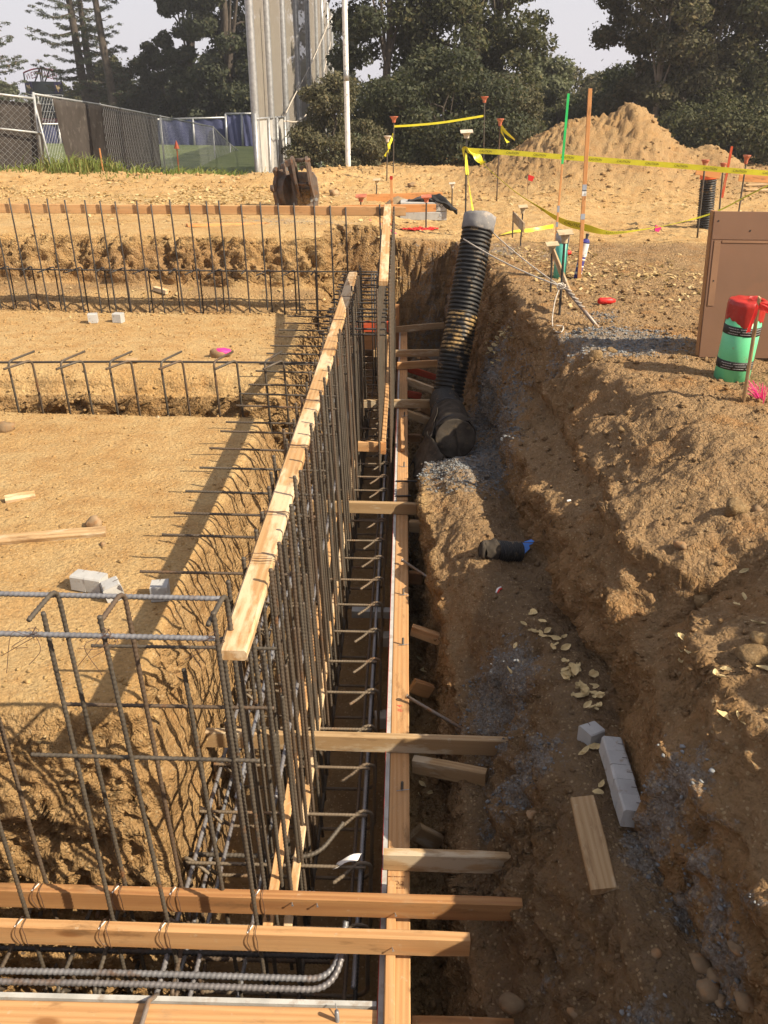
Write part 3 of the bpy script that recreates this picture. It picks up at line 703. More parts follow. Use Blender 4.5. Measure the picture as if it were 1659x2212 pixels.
# ---- loose clods, pebbles and pale chips, scattered on the real surface
_s = lambda a, b, z, r: (pz(a, b, z).x, pz(a, b, z).y, r)
KEEP = [_s(1275, 1590, -.68, .07), _s(1335, 1690, -.68, .10), _s(1370, 1760, -.68, .10), _s(1262, 1780, -.78, .09), _s(1275, 1840, -.78, .09), _s(1295, 1910, -.8, .09), _s(1578, 800, 0, .18), _s(1090, 1200, -.75, .12)]
def scatter(name, mask, count, size, mat, label, cat, flat=.7, seed=1, tone=False, kind='stuff', chips=False):
    r = np.random.default_rng(seed)
    m = mask.astype(float)
    a = np.zeros_like(m); dx = np.linalg.norm(np.gradient(P2, axis=1), axis=-1); dy = np.linalg.norm(np.gradient(P2, axis=0), axis=-1)
    for (ax_, ay_, ar_) in KEEP: m = m*(((px_-ax_)**2+(py_-ay_)**2) > ar_*ar_)
    w_ = (m*dx*dy).ravel(); w_ /= w_.sum()
    idx = r.choice(len(w_), count, p=w_)
    c = P2.reshape(-1, 3)[idx]+np.stack([r.uniform(-.02, .02, count), r.uniform(-.02, .02, count), np.zeros(count)], 1)
    nn = NN.reshape(-1, 3)[idx]
    s = size[0]+(size[1]-size[0])*r.power(.45, count)**3.0 if False else size[0]*(size[1]/size[0])**(r.random(count)**2.2)
    dist = np.clip(c[:, 1]/4., .8, 6.); s = s*(.6+.4*dist)
    if chips:
        q = np.array([(-1, -.55), (1, -.5), (.9, .55), (-.9, .5)])
        ang = r.uniform(0, 6.28, count); ca_, sa = np.cos(ang), np.sin(ang)
        tx = r.uniform(-.5, .5, count); ty = r.uniform(-.5, .5, count)
        V = np.zeros((count, 4, 3))
        for k in range(4):
            lx = (q[k, 0]*ca_-q[k, 1]*sa)*s; ly = (q[k, 0]*sa+q[k, 1]*ca_)*s
            V[:, k, 0] = c[:, 0]+lx; V[:, k, 1] = c[:, 1]+ly; V[:, k, 2] = c[:, 2]+lx*tx+ly*ty+s*.45+(r.random(count)*.3*s)
        V = V.reshape(-1, 3); F_ = np.arange(count*4).reshape(-1, 4)
    else:
        v, f = ICO1
        nv = len(v)
        jit = 1+.42*r.uniform(-1, 1, (count, nv, 1)); sc3 = np.stack([r.uniform(.7, 1.25, count), r.uniform(.7, 1.25, count), r.uniform(flat*.7, flat*1.2, count)], 1)
        V = v[None]*jit*sc3[:, None]*s[:, None, None]
        ang = r.uniform(0, 6.28, count); ca_, sa = np.cos(ang)[:, None], np.sin(ang)[:, None]
        x_ = V[..., 0]*ca_-V[..., 1]*sa; y_ = V[..., 0]*sa+V[..., 1]*ca_
        V = np.stack([x_, y_, V[..., 2]], -1)+(c+nn*(s*.25)[:, None])[:, None]
        V = V.reshape(-1, 3); F_ = (f[None]+(np.arange(count)*nv)[:, None, None]).reshape(-1, 3)
    me = mesh_np(name, V, F_)
    if tone or not chips:
        per = 4 if chips else len(ICO1[0])
        col = np.zeros((count, per, 4), np.float32); t_ = r.random(count)
        if chips: col[..., 0] = t_[:, None]; col[..., 1] = r.random(count)[:, None]
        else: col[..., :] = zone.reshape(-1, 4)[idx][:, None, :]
        ca = me.color_attributes.new('tone' if chips else 'zone', 'FLOAT_COLOR', 'POINT'); ca.data.foreach_set('color', col.reshape(-1))
    o = link(name, me, mat, smooth=False)
    return setp(o, label, cat, None, kind)
onform = (px_ > -.86) & (px_ < .08) & (pz_ < -1.6)
up = ss(NN[..., 2], .25, .6)
bk = (bank > .4)
scatter('soil_clods', bk*(.25+.9*up)*(py_ < 9), 20000, (.0025, .020), 'soil', 'brown clods and pebbles lying on the shaded trench bank', 'clods', seed=5)
scatter('pit_rubble', (px_ > .06)*(px_ < .5)*(pz_ < -1.3)*(py_ < 11)*1.0, 3600, (.005, .024), 'soil', 'broken soil lumps on the dark floor between form and bank', 'rubble', seed=6)
scatter('pad_grit', ((px_ < -.8)*(py_ < 9.5)*(pz_ > -.7)*up), 9000, (.0028, .013), 'soil', 'fine grit and small crumbs of soil on the flat tan pads', 'grit', seed=7)
scatter('loose_soil_lumps', ((py_ > 9.9)*(.3+.7*ss(fbm(px_*.8, py_*.8, 0, 3, 91), -.1, .35))*(.35+ss(py_, 16, 19)))*(pz_ > -.6), 15000, (.0035, .022), 'soil', 'tan dirt lumps strewn over the open ground behind the dig', 'soil lumps', seed=8)
scatter('face_crumbs', ((px_ < -.95)*(py_ < 2.75)*(py_ > 2.2)*(pz_ < -.4)*(pz_ > -1.5))*1.0+.6*((px_ < -.5)*(pz_ > -1.2)*steep*(py_ > 6)*(py_ < 12)), 5000, (.004, .02), 'soil', 'crumbling lumps on the sunlit cut soil faces', 'crumbs', seed=9)
litter = (py_ > 9.9)*(py_ < 20)*(pz_ > -.55)*(ss(fbm(px_*.55, py_*.55, 3., 3, 95), .02, .30)+.06)*(1-.8*ss(px_, .8, 1.6)*(py_ > 11.5))
litter = litter + 1.6*(py_ > 6.8)*(py_ < 10.5)*(px_ > 1.35)*(px_ < 3.2)*np.exp(-((py_-9.0)/1.0)**2)
litter = litter + .8*np.exp(-((px_+3.3)/2.)**2-((py_-14.6)/1.0)**2)
litter = litter*(1-.8*(px_ < -.5)*(py_ < 11.9)) + .45*(px_ < -.8)*np.exp(-((py_-10.15)/.15)**2)
scatter('pale_leaf_litter', litter, 12500, (.006, .020), 'chips', 'pale yellow leaf litter and chips spread over the tan ground', 'leaf litter', chips=True, tone=True, seed=10)
litter2 = (px_ < -.9)*(py_ < 10)*(pz_ > -.7)*np.clip(.05+np.exp(-((px_+1.9)/.7)**2-((py_-2.75)/.25)**2)+.8*np.exp(-((px_+4.9)/.35)**2-((py_-7.3)/.35)**2), 0, 1)
scatter('pad_chips', litter2, 1500, (.004, .012), 'chips', 'small pale chips scattered on the tan soil pads', 'chips', chips=True, tone=True, seed=12)
scatter('base_rock_fines', (g > .35)*g*up*(py_ < 9), 11000, (.0025, .010), 'gravel_grey', 'blue grey gravel fines spilled on the banks', 'gravel', seed=13)
# curled dry leaves on the shaded shelf
def dry_leaves():
    r = random.Random(4); mb = MB()
    spots = [(1235, 1450, 16, 26, 14), (1262, 1500, 14, 22, 10), (1130, 1350, 1, 4, 3), (1155, 1365, 2, 20, 5), (1110, 1395, 1, 5, 5), (1175, 1345, 1, 8, 8), (1290, 1530, 5, 12, 6), (1175, 1372, 5, 18, 9),
             (1210, 1400, 5, 20, 14), (1260, 1630, 3, 20, 6), (1345, 1640, 1, 2, 2), (1105, 1455, 1, 3, 3), (1150, 1330, 2, 6, 6), (920, 1430, 3, 14, 50), (915, 1700, 3, 12, 30), (1300, 1705, 2, 14, 20), (1560, 1500, 7, 70, 60), (1480, 1420, 5, 50, 50), (1080, 725, 24, 26, 26), (1070, 755, 12, 20, 20), (1620, 1300, 4, 30, 40)]
    for (x_, y_, n, sx, sy) in spots:
        for _ in range(n):
            p = surf(x_+r.gauss(0, sx*.7), y_+r.gauss(0, sy*.7)); z0 = p.z
            L = r.uniform(.018, .036)*(1.5 if p.y > 7 else 1); W = L*r.uniform(.35, .6); a = r.uniform(0, 6.28); cu = r.uniform(.3, .9); tl = r.uniform(-.5, .5)
            R = Matrix.Translation((p.x, p.y, z0+.004+r.random()*.012)) @ Matrix.Rotation(a, 4, 'Z') @ Matrix.Rotation(tl, 4, 'X') @ Matrix.Rotation(r.uniform(-.4, .4), 4, 'Y')
            o = len(mb.v); n_ = 6
            for i in range(n_+1):
                t_ = i/n_; ww = W*math.sin(math.pi*min(1, t_*.93+.03))**.8; zz = L*cu*(t_-.5)**2*2
                for s_ in (-1, 0, 1): mb.v.append(tuple(R @ Vector(((t_-.5)*2*L, s_*ww, zz+abs(s_)*ww*r.uniform(.3, .9)))))
            for i in range(n_):
                for k in (0, 1): q = o+i*3+k; mb.f.append((q, q+3, q+4, q+1))
    o = link('dry_leaves', to_mesh('dry_leaves', mb, (0, 0, 0)), 'leaf_yellow'); setp(o, 'curled dry yellow leaves fallen on the shaded bank', 'dry leaves', None, 'stuff')
dry_leaves()
# ================================================================== NEAR STEEL
LEAN = -.045
def vbar_mesh(L, r, ribbed=True, hook=None):
    mb = MB(); a = (0, 0, 0); b = (LEAN*L, 0, L)
    pts = [a, b] if hook is None else [a, b, (b[0]+hook[0], b[1]+hook[1], b[2]+hook[2])]
    if ribbed: mb.rib(pts, r, 8, bend=.045 if hook else 0)
    else: mb.tube(resample(fillet(pts, .04), .3) if hook else pts, r, 6)
    return to_mesh('rebar', mb, (0, 0, 0))
def put_bar(me, x_, y_, z_, label, group, mat='rebar', name='vertical_rebar', rot=0, tilt=.006):
    o = link(name, me, mat, (x_, y_, z_), None, True)
    o.rotation_euler = (random.gauss(0, tilt), random.gauss(0, tilt), rot)
    return setp(o, label, 'rebar', group)
# --- wall curtain under the long board (near wall)
BX, BZ = -.494, .128
cur = vbar_mesh(1.72, .0072)
cur2 = vbar_mesh(1.36, .0072)
lab = 'dark ribbed upright bar in the dense row directly under the long pale board'
for side, xo, y0 in ((1, .068, 2.52), (-1, -.056, 2.46)):
    yy = y0
    while yy < 8.7:
        top = BZ+.02+random.uniform(.02, .075)
        if side < 0: top = BZ+random.uniform(.0, .05)
        put_bar(cur, BX+xo-LEAN*1.72+random.uniform(-.004, .004), yy, top-1.72, lab, 'upright bars under the long pale board', name='wall_rebar', rot=0)
        yy += random.uniform(.165, .215)
lab = 'shorter ribbed starter bar lapped beside the upright bars of the near wall row'
for side, xo, y0 in ((1, .088, 2.3), (-1, -.078, 2.36)):
    yy = y0
    while yy < 8.4:
        put_bar(cur2, BX+xo-LEAN*1.36-.015+random.uniform(-.012, .012), yy, -1.70, lab, 'lapped starter bars of the near wall', name='starter_rebar')
        yy += random.uniform(.20, .26)
# extra bars standing under the near end of the board
for k, (dx, yy, tz) in enumerate([(-.16, 2.20, .0), (.0, 2.42, .03), (.07, 2.27, .02), (-.085, 2.34, .02)]):
    put_bar(cur, BX+dx-LEAN*1.72, yy, tz-1.72, 'ribbed upright bar standing below the sawn near end of the long pale board', 'bars below the near end of the long board', name='corner_rebar')
# --- long diagonal board over it
t_ = Thing('strongback_board', 'long pale weathered two by four lying on top of the near row of upright bars', 'board')
mb = plank_mb((BX+.002, 2.125, BZ-.019), (BX-.004, 8.62, BZ+.02-.019), .089, .038, seed=3, ch=.009, bow=.0008); i0 = t_.part('plank', mb, 'wood_pale')
for yy in (2.66, 3.05, 3.8, 4.5, 5.6, 6.5, 7.4, 8.2):
    for dd in (0, .012, .045 if yy < 3 else .02):
        mb = MB(); pts = [(BX-.062, yy+dd, BZ-.04), (BX-.052, yy+dd, BZ+.012), (BX, yy+dd+.008*math.sin(yy*9+dd*80), BZ+.016), (BX+.052, yy+dd, BZ+.012), (BX+.066, yy+dd+.01, BZ-.03)]
        mb.tube(arc_smooth(pts, 4), .0013, 5); t_.part('tie_wire', mb, 'wire')
t_.done()
# --- slab dowels running left over the pad
dow_m = MB().rib([(-.72, 0, .006), (0, 0, 0)], .0066, 8); dow_me = to_mesh('rebar', dow_m, (0, 0, 0))
dY = [2.08, 2.35, 2.71, 2.98, 3.28, 3.63, 3.88, 4.12, 4.47, 4.77, 5.06, 5.27, 5.56, 5.85, 6.14, 6.42, 6.70, 6.98, 7.27, 7.55, 7.85, 8.15, 8.42, 8.7]
for k, yy in enumerate(dY):
    if k == 3: continue
    o = link('dowel_rebar', dow_me, 'rebar_black' if yy > 3.2 else 'rebar', (-.42+random.uniform(-.01, .01)-.02*(k == 2), yy, -.262+random.uniform(-.008, .008)), None, True)
    o.rotation_euler = (0, random.uniform(-.006, .006), R_(random.uniform(-1.2, 1.2)+(1.2 if yy < 2.5 else 0)))
    setp(o, 'horizontal ribbed dowel sticking out leftwards over the soil from the near wall row', 'rebar', 'dowels poking out over the pad')
# --- wall horizontals
for k, (x_, z_, y0, y1, mt) in enumerate([(BX+.075, -.62, 2.30, 8.7, 'rebar_mill'), (BX-.06, -.60, 2.27, 8.7, 'rebar_mill')]):
    mb = MB().rib([(x_, y0, z_), (x_-.004, y1, z_+.01)], .0074, 7)
    single('horizontal_rebar', mb, mt, ['grey mill-bright bar tied low along the right face of the near wall row', 'grey mill-bright bar tied low along the left face of the near wall row', 'bar tied high along the right face of the near wall row', 'bar tied high along the left face of the near wall row'][k], 'rebar', None, True)
# --- footing cage of the main trench
XL, XR, ZT, ZB = -.84, -.118, -1.205, -1.60
def stirrup(hook=1):
    mb = MB()
    pts = [(XR-.085, -.045, ZT-.075), (XR-.02, -.012, ZT+.012), (XR+.012, 0, ZT-.012), (XR+.012, .004, ZB), (XL, .006, ZB), (XL, .008, ZT), (XL+.012, .010, ZT+.006), (XR-.03, .012, ZT+.012), (XR+.03, .02, ZT+.006), (XR-.0, .024, ZT-.055), (XR-.07, .03, ZT-.11)]
    # level top leg lying over the long bars
    mb.rib([(XL-.01, 0, ZT+.012), (XR+.004, 0, ZT+.014)], .0068, 7, .015)
    # bent leg: rises on the form side, wraps over the long bar, tail comes back toward the left
    bx, bz = XR-.012, ZT-.004; arc = [(bx+.036*math.cos(q), .016-.012*(q/3.1), bz+.004+.030*math.sin(q)) for q in (0, .5, 1.0, 1.5, 2.0, 2.5)]
    B = [(XL-.006, .02, ZT-.02), (XL-.006, .02, ZB+.04), (XL+.04, .02, ZB), (XR-.02, .02, ZB), (XR+.024, .018, ZB+.04), (XR+.024, .016, ZT-.05)]+arc+[(bx-.062, -.012, bz-.004), (bx-.115, -.040, bz-.030)]
    mb.rib(fillet(B, .02, 3), .0078, 7, .015)
    mb.rib(arc_smooth([(XL+.09, .0, ZT-.06), (XL+.03, .01, ZT-.004), (XL-.012, .02, ZT+.014), (XL-.03, .03, ZT-.02), (XL-.02, .03, ZT-.10)], 4), .0074, 7, .015)
    return to_mesh('rebar', mb, (0, 0, 0))
st = stirrup()
yy = 2.22; k = 0
while yy < 11.6:
    o = link('stirrup', st, 'rebar_tie', (random.uniform(-.006, .006), yy, random.uniform(-.006, .006)), None, True); o.rotation_euler = (0, 0, R_(random.uniform(-.8, .8)))
    setp(o, 'brown ribbed tie hooked over the long bar beside the plywood form', 'rebar', 'hooked ties of the main trench cage')
    yy += .298+random.uniform(-.015, .015); k += 1
for k, (x_, z_, r, y0, y1, mt, lb) in enumerate([
    (XR-.012, ZT-.004, .0084, 2.0, 11.5, 'rebar_mill', 'bright grey long bar running through the tie hooks beside the form'),
    (XR-.045, ZT-.05, .0080, 1.8, 6.2, 'rebar', 'second grey long bar hard against the one under the tie hooks, on its left'),
    (XL+.02, ZT-.010, .0095, 1.7, 11.5, 'rebar_mill', 'grey long bar along the top left edge of the cage by the soil face'),
    (XL+.02, ZT-.25, .0090, 1.7, 11.5, 'rebar_mill', 'grey long bar halfway down the left side of the cage'),
    (-.60, ZB+.02, .0090, 1.7, 11.5, 'rebar_mill', 'long bar on the cage floor left of the upright bars'),
    (-.36, ZB+.02, .0090, 1.7, 11.5, 'rebar', 'long bar on the cage floor right of the upright bars'),
    (XR-.02, ZB+.02, .0090, 1.7, 11.5, 'rebar_black', 'dark long bar on the cage floor nearest the plywood'),
    (-.70, ZT-.006, .0085, 1.9, 6.5, 'rebar_mill', 'grey long bar on top of the ties just left of the starter bars')]):
    single('long_rebar', MB().rib([(x_, y0, z_), (x_+.004, y1, z_)], r, 7), mt, lb, 'rebar', None, True)
# two boards lying on the cage
plank('bracing_board', (-.468, 2.14, ZT+.035), (-.478, 5.9, ZT+.05), .040, .019, 'wood_new', 'thin orange wood strip on edge inside the cage, left of the whitish one', seed=5)
plank('bracing_board', (-.394, 2.14, ZT+.030), (-.400, 7.6, ZT+.04), .034, .019, 'wood_pale', 'thin whitish wood strip on edge among the upright bars right of the orange one', seed=6)
# ================================================================== MAIN FORM
F0, F1 = 1.18, 11.72
FT = -1.10
t_ = Thing('trench_form', 'long plywood form with a flat wood top plate along the right side of the trench', 'formwork')
t_.part('plywood_panel', MB().bar((-.030, F0, FT-.30), (-.030, F1, FT-.30), .018, .604), 'ply_edge')
ip = t_.part('top_plate', plank_mb((.0245, 5.93, FT-.019), (.0245, F1, FT-.019), .088, .038, seed=8, bow=.0004), 'wood_new')
ip = t_.part('top_plate', plank_mb((.0245, F0, FT-.019), (.0245, 5.92, FT-.019), .088, .038, seed=9, bow=.0004), 'wood_new')
t_.part('stamp', text_mb('NO.2', .026, (.016, 2.36, FT+.0012), (1, 0, 0), (0, 1, 0), .0005), 'dark_stamp')
mb = MB(); r = random.Random(2)
for row, (yy, h) in enumerate([(2.388, .005), (2.334, .006), (2.342, .005)]):
    for k in range(11):
        if row == 0 or (row == 1) or k < 3:
            x_ = -.018+k*.0064; mb.box((x_, yy, FT+.0004), (x_+r.uniform(.003, .0052), yy+h, FT+.0012))
t_.part('stamp', mb, 'dark_stamp')
t_.part('crayon_mark', text_mb('# 4', .040, (.022, 3.42, FT+.0012), (0, 1, 0), (-1, 0, 0), .0004, shear=.2), 'crayon_red')
t_.part('crayon_mark', text_mb('56', .045, (.022, 3.14, FT+.0012), (0, 1, 0), (-1, 0, 0), .0004, shear=.2), 'crayon_red')
for yy in (4.52, 4.02 if False else 3.98, 2.86, 6.6, 7.9):
    mb = MB().tube([(.036, yy, FT-.25), (.036, yy, FT+.045)], .0065, 8); t_.part('stake_pin', mb, 'rebar', True)
    t_.part('nail', MB().tube([(.012, yy-.012, FT+.006), (.068, yy-.006, FT+.010)], .0016, 5), 'galvanised')
for yy in np.arange(1.5, 11.6, .61): t_.part('stud', plank_mb((.024, yy, FT-.055), (.024, yy, FT-.58), .038, .085, up=(1, 0, 0)), 'wood_new')
t_.done()
single('string_line', MB().tube([(-.0405, 1.25, FT+.012), (-.0402, 6.2, FT+.010), (-.0405, 11.6, FT+.012)], .0012, 5), 'tape_red', 'thin red string line stretched along the plywood edge', 'string')
# cross form at the bottom of the picture
t_ = Thing('cross_form', 'plywood form and wide orange plate crossing the bottom of the picture', 'formwork')
t_.part('plywood_panel', MB().bar((-4.2, 1.852, FT-.30), (-.045, 1.868, FT-.30), .018, .600), 'ply_edge')
t_.part('top_plate', plank_mb((-4.2, 1.79-.013, FT-.019), (-.021, 1.796, FT-.017), .110, .038, seed=4, bow=.0002), 'wood_new')
t_.part('stake_pin', MB().tube([(-.165, 1.815, FT-.2), (-.172, 1.80, FT+.055)], .0075, 8), 'rebar_mill', True)
t_.part('nail', MB().tube([(-.18, 1.845, FT+.03), (-.165, 1.80, FT+.0)], .002, 5), 'galvanised')
t_.done()
single('steel_pin', MB().tube([(-.785, 1.885, FT-.01), (-.80, 1.84, FT+.022), (-.80, 1.66, FT+.024), (-.81, 1.5, FT-.02)], .0085, 8), 'worn_steel', 'bent round steel pin lying over the plate at the bottom edge', 'pin', None, True)
# narrow 2x2 on top of the plate
plank('nailer_strip', (-.002, 1.24, FT+.0205), (-.002, 2.335, FT+.0205), .036, .038, 'wood_new', 'narrow wood strip nailed along the plate under the two crossing boards', seed=12)
# crossing boards A and B
ZP = FT+.041
def cross_board(x0, x1, yc, label, seed, mat, knots=()):
    t_ = Thing('cross_board', label, 'board', None)
    t_.part('plank', plank_mb((x0, yc+.010, ZP+.046), (x1, yc, ZP+.044), .038, .089, seed=seed, bow=.0003), mat)
    for (x_, dz) in knots: t_.part('nail', MB().tube([(x_, yc-.019, ZP+.05+dz), (x_+.004, yc-.034, ZP+.054+dz)], .0022, 5).lathe([(.0045, 0), (.0045, .001)], (x_+.004, yc-.034, ZP+.054+dz), (0, -1, 0), 8), 'galvanised')
    return t_
tA = cross_board(-4.4, .47, 2.185, 'reddish board on edge crossing the trench, the farther of two long parallel ones', 21, 'wood_dark', ((.012, -.02), (-.36, .02), (-.27, .018)))
tB = cross_board(-4.4, .272, 2.035, 'bright orange board on edge crossing the trench, the nearer of two long parallel ones', 22, 'wood_new', ((.004, -.008),))
FX = [-1.285, -.993, -.783, -.477, -1.60, -1.91, -2.2, -2.5, -2.8, -3.1]
for xs, T_, yc in ((FX, tA, 2.185), (FX, tB, 2.035)):
    for x_ in xs:
        for dd in (-.012, .010):
            zt = ZP+.0905
            T_.part('tie_wire', MB().tube(arc_smooth([(x_+dd*.6, yc+.03, zt-.005), (x_+dd, yc+.018, zt+.003), (x_+dd, yc-.018, zt+.003), (x_+dd*1.6, yc-.024, zt-.03), (x_+dd*1.2+.004, yc-.022, zt-.07), (x_+dd+.006, yc-.016, ZP-.004)], 3), .0013, 5), 'wire')
        T_.part('splinter', MB().bar((x_-.004, yc+.016, zt+.0012), (x_-.018, yc-.016, zt+.0012), .004, .0012), 'paper')
tA.done(); tB.done()
# upright bars of the two cross mats
fm = vbar_mesh(1.95, .0072)
for k, x_ in enumerate(FX):
    L = 1.95
    put_bar(fm, x_+.033, 2.078, .27-L+(.0, .0, .01, .02)[k % 4], 'rusty upright bar tied behind the nearer crossing board', 'upright bars behind the nearer crossing board', name='front_mat_rebar', tilt=.004)
def hookbar(L, r, hk):
    mb = MB(); b = (LEAN*L, 0, L)
    mb.rib(fillet([(0, 0, 0), b, (b[0]+hk[0], hk[1], L+hk[2])], .05, 6), r, 8); return to_mesh('rebar', mb, (0, 0, 0))
hm = hookbar(1.94, .0074, (-.02, -.17, -.012))
for k, x_ in enumerate(FX):
    put_bar(hm, x_+.036, 2.235, .265-1.94, 'rusty upright bar with a hooked top tied behind the farther crossing board', 'hooked bars behind the farther crossing board', name='hooked_rebar', tilt=.003)
single('horizontal_rebar', MB().rib([(-4.6, 2.262, .232), (BX-.03, 2.24, .236)], .0080, 8, .016), 'rebar_mill', 'bright ribbed bar lying level through the hooks, the farther of the two high ones', 'rebar', None, True)
single('horizontal_rebar', MB().rib([(-4.6, 2.062, .222), (BX-.03, 2.052, .216)], .0080, 8, .016), 'rebar_mill', 'bright ribbed bar lying level across the front bars, the nearer of the two high ones', 'rebar', None, True)
# loose twisted wires at the tied crossings
for x_, n_ in ((-.99-.055, 4), (-.783-.05, 4), (-.477-.05, 3)):
    mb = MB()
    for q in range(n_):
        a = q*1.7+x_*5; mb.tube(arc_smooth([(x_, 2.06, .235), (x_+.015*math.cos(a), 2.045, .235+.014*math.sin(a)), (x_-.02*math.cos(a), 2.04, .222), (x_-.05*math.sin(a+1)-.015, 2.02, .21+.03*math.cos(a*2)), (x_-.09*abs(math.sin(a+2)), 2.01, .20-.03*q)], 4), .0010, 4)
    single('tie_wire', mb, 'wire', {0: 'tangle of thin tie wire on the leftmost front bar', 1: 'tangle of thin tie wire on the second front bar from the left', 2: 'tangle of thin tie wire on the front bar beside the board end'}[[-.99-.055, -.783-.05, -.477-.05].index(x_)], 'wire')
# cage of the cross trench
def cstir():
    mb = MB(); z0, z1, ya, yb = -1.60, -1.215, 1.975, 2.40
    mb.rib(fillet([(0, ya-.02, z1-.16), (0, ya-.012, z1+.012), (0, yb-.01, z1+.014), (-.002, yb+.008, z1-.02), (-.004, yb-.06, z1-.09)], .03, 4), .0078, 7)
    mb.rib(fillet([(.014, yb, z1+.01), (.014, yb+.01, z0), (.014, ya-.01, z0), (.014, ya-.014, z1+.01), (.012, ya+.04, z1-.06)], .035, 4), .0078, 7)
    return to_mesh('rebar', mb, (0, 0, 0))
cs = cstir(); x_ = -.70
while x_ > -4.6:
    o = link('stirrup', cs, 'rebar', (x_, random.uniform(-.006, .006), 0), None, True); o.rotation_euler = (0, 0, R_(random.uniform(-3, 3)))
    setp(o, 'brown tie standing across the lower left trench cage', 'rebar', 'ties of the cross trench cage'); x_ -= .255
for k, (y_, z_, r, mt, x1, lb) in enumerate([
    (2.385, -1.205, .0098, 'rebar_mill', -.30, 'level ribbed bar behind both crossing boards at the back of the lower left cage'),
    (2.115, -1.21, .0095, 'rebar_black', -.2, 'dark level bar seen in the gap between the two crossing boards'),
    (2.37, -1.58, .009, 'rebar', -.25, 'level bar on the floor at the back of the cross trench cage'),
    (2.15, -1.58, .009, 'rebar_mill', -.25, 'level bar on the floor in the middle of the cross trench cage')]):
    single('level_rebar', MB().rib([(-4.6, y_, z_), (x1, y_+.006, z_)], r, 8, .016), mt, lb, 'rebar', None, True)
for k, (y_, z_, lb) in enumerate([(2.012, -1.185, 'thick bright bar bent up at its right end, upper of the pair below the boards'), (1.978, -1.195, 'thick bright bar bent up at its right end, lower of the pair below the boards')]):
    mb = MB().rib(fillet([(-4.6, y_, z_), (-2.2, y_-.012, z_), (-.95, y_, z_+.004), (-.20, y_, z_), (-.165+.01*k, y_+.16, z_+.10)], .09, 8), .0105, 9, .019)
    single('bent_rebar', mb, 'rebar_mill', lb, 'rebar', None, True)
single('bent_rebar', MB().rib(fillet([(-1.9, 2.60, -1.24), (-.32, 2.60, -1.235), (-.215, 2.76, -1.20)], .08, 8), .0095, 8, .017), 'rebar', 'long bar with an upturned right end beside the white tag', 'rebar', None, True)
r = random.Random(8)
for k, (x_, y_) in enumerate([(-1.12, 2.40), (-.9, 2.37), (-.87, 2.30), (-1.42, 2.4), (-1.7, 2.39)]):
    single('cage_leg', MB().rib([(x_, y_, -1.22), (x_+.03, y_-.03, -1.72)], .0085, 7), 'rebar_black', ['dark leg of the cage below the second tie from the right', 'dark leg of the cage below the nearest tie to the corner', 'slanting dark leg at the cage corner', 'dark leg below the third tie from the right', 'dark leg below the fourth tie from the right'][k], 'rebar', None, True)
# white tag
t_p = pz(751, 1858, ZT+.03); mb = MB(); gridp = []
for i in range(7):
    for j in range(4):
        u, v = i/6-.5, j/3-.5; gridp.append((t_p.x+u*.095+v*.02, t_p.y+v*.045+u*.03, t_p.z+.010*math.sin(u*5+1)+.006*math.sin(v*7)+u*.01))
mb.add(gridp, [(i*4+j, (i+1)*4+j, (i+1)*4+j+1, i*4+j+1) for i in range(6) for j in range(3)])
o = single('paper_tag', mb, 'paper', 'crumpled white tag tied to the long bar beside the form', 'tag', None, True); so = o.modifiers.new('thickness', 'SOLIDIFY'); so.thickness = .0012
# ================================================================== BRACES AND SPREADERS
def bd(name, p, q, w_, h_, mat, label, seed=1, up=(0, 0, 1), cat='board'):
    return plank(name, p, q, w_, h_, mat, label, cat, None, up, seed, .001)
zs = FT+.046
bd('spreader_board', (-.99, 3.12, zs), (.61, 3.105, zs), .038, .089, 'wood_old', 'bark-edged two by four crossing the whole trench beyond the white-tagged cage corner', 31)
bd('spreader_board', (-.035, 2.435, zs), (.47, 2.43, zs), .038, .089, 'wood_old', 'short two by four from the form to the bank just above the NO.2 stamp', 32)
bd('spreader_board', (-.76, 5.70, zs), (.215, 5.68, zs), .038, .089, 'wood_old', 'two by four crossing the trench level with the black pipe end', 33)
def pb(x0, y0, x1, y1, z0, z1): return pz(x0, y0, z0), pz(x1, y1, z1)
bd('kicker_brace', *pb(889, 1360, 980, 1392, -1.15, -1.20), .04, .07, 'wood_new', 'short sunlit brace slanting from the form to the bank, above the lower slanting rod', 34)
bd('kicker_brace', *pb(893, 1650, 1050, 1680, -1.15, -1.14), .045, .085, 'wood_old', 'pointed stake brace just below the bark-edged board right of the form', 35)
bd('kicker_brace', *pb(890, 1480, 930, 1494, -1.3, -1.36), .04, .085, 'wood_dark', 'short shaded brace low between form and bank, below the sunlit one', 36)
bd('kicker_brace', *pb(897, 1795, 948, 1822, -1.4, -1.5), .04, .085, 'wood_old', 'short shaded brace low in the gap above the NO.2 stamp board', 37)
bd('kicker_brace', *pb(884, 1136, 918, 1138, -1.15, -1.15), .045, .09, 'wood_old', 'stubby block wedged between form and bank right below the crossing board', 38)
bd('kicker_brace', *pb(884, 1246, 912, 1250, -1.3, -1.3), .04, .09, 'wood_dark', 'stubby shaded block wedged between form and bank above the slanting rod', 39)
bd('wide_plank', (.075, 1.835, -1.185), (.42, 1.845, -1.20), .09, .045, 'wood_dark', 'wide reddish plank end wedged between form and bank at the bottom of the picture', 40)
single('wedge_rock', MB().rock((.41, 1.90, -1.125), .040, (1.1, .8, .8), 5, .2), 'stone', 'rounded stone on the wide plank at the bottom of the bank', 'rock', None, True)
far = [((855, 712), (958, 703), -1.02, 'farthest spreader board reaching the black pipe', 'wood_old'),
       ((806, 764), (948, 762), -1.04, 'second spreader board from the far end of the form', 'wood_old'),
       ((858, 790), (944, 785), -1.05, 'third spreader board from the far end of the form', 'wood_new'),
       ((780, 872), (940, 872), -1.05, 'weathered spreader board just beyond the pipe elbow', 'wood_old')]
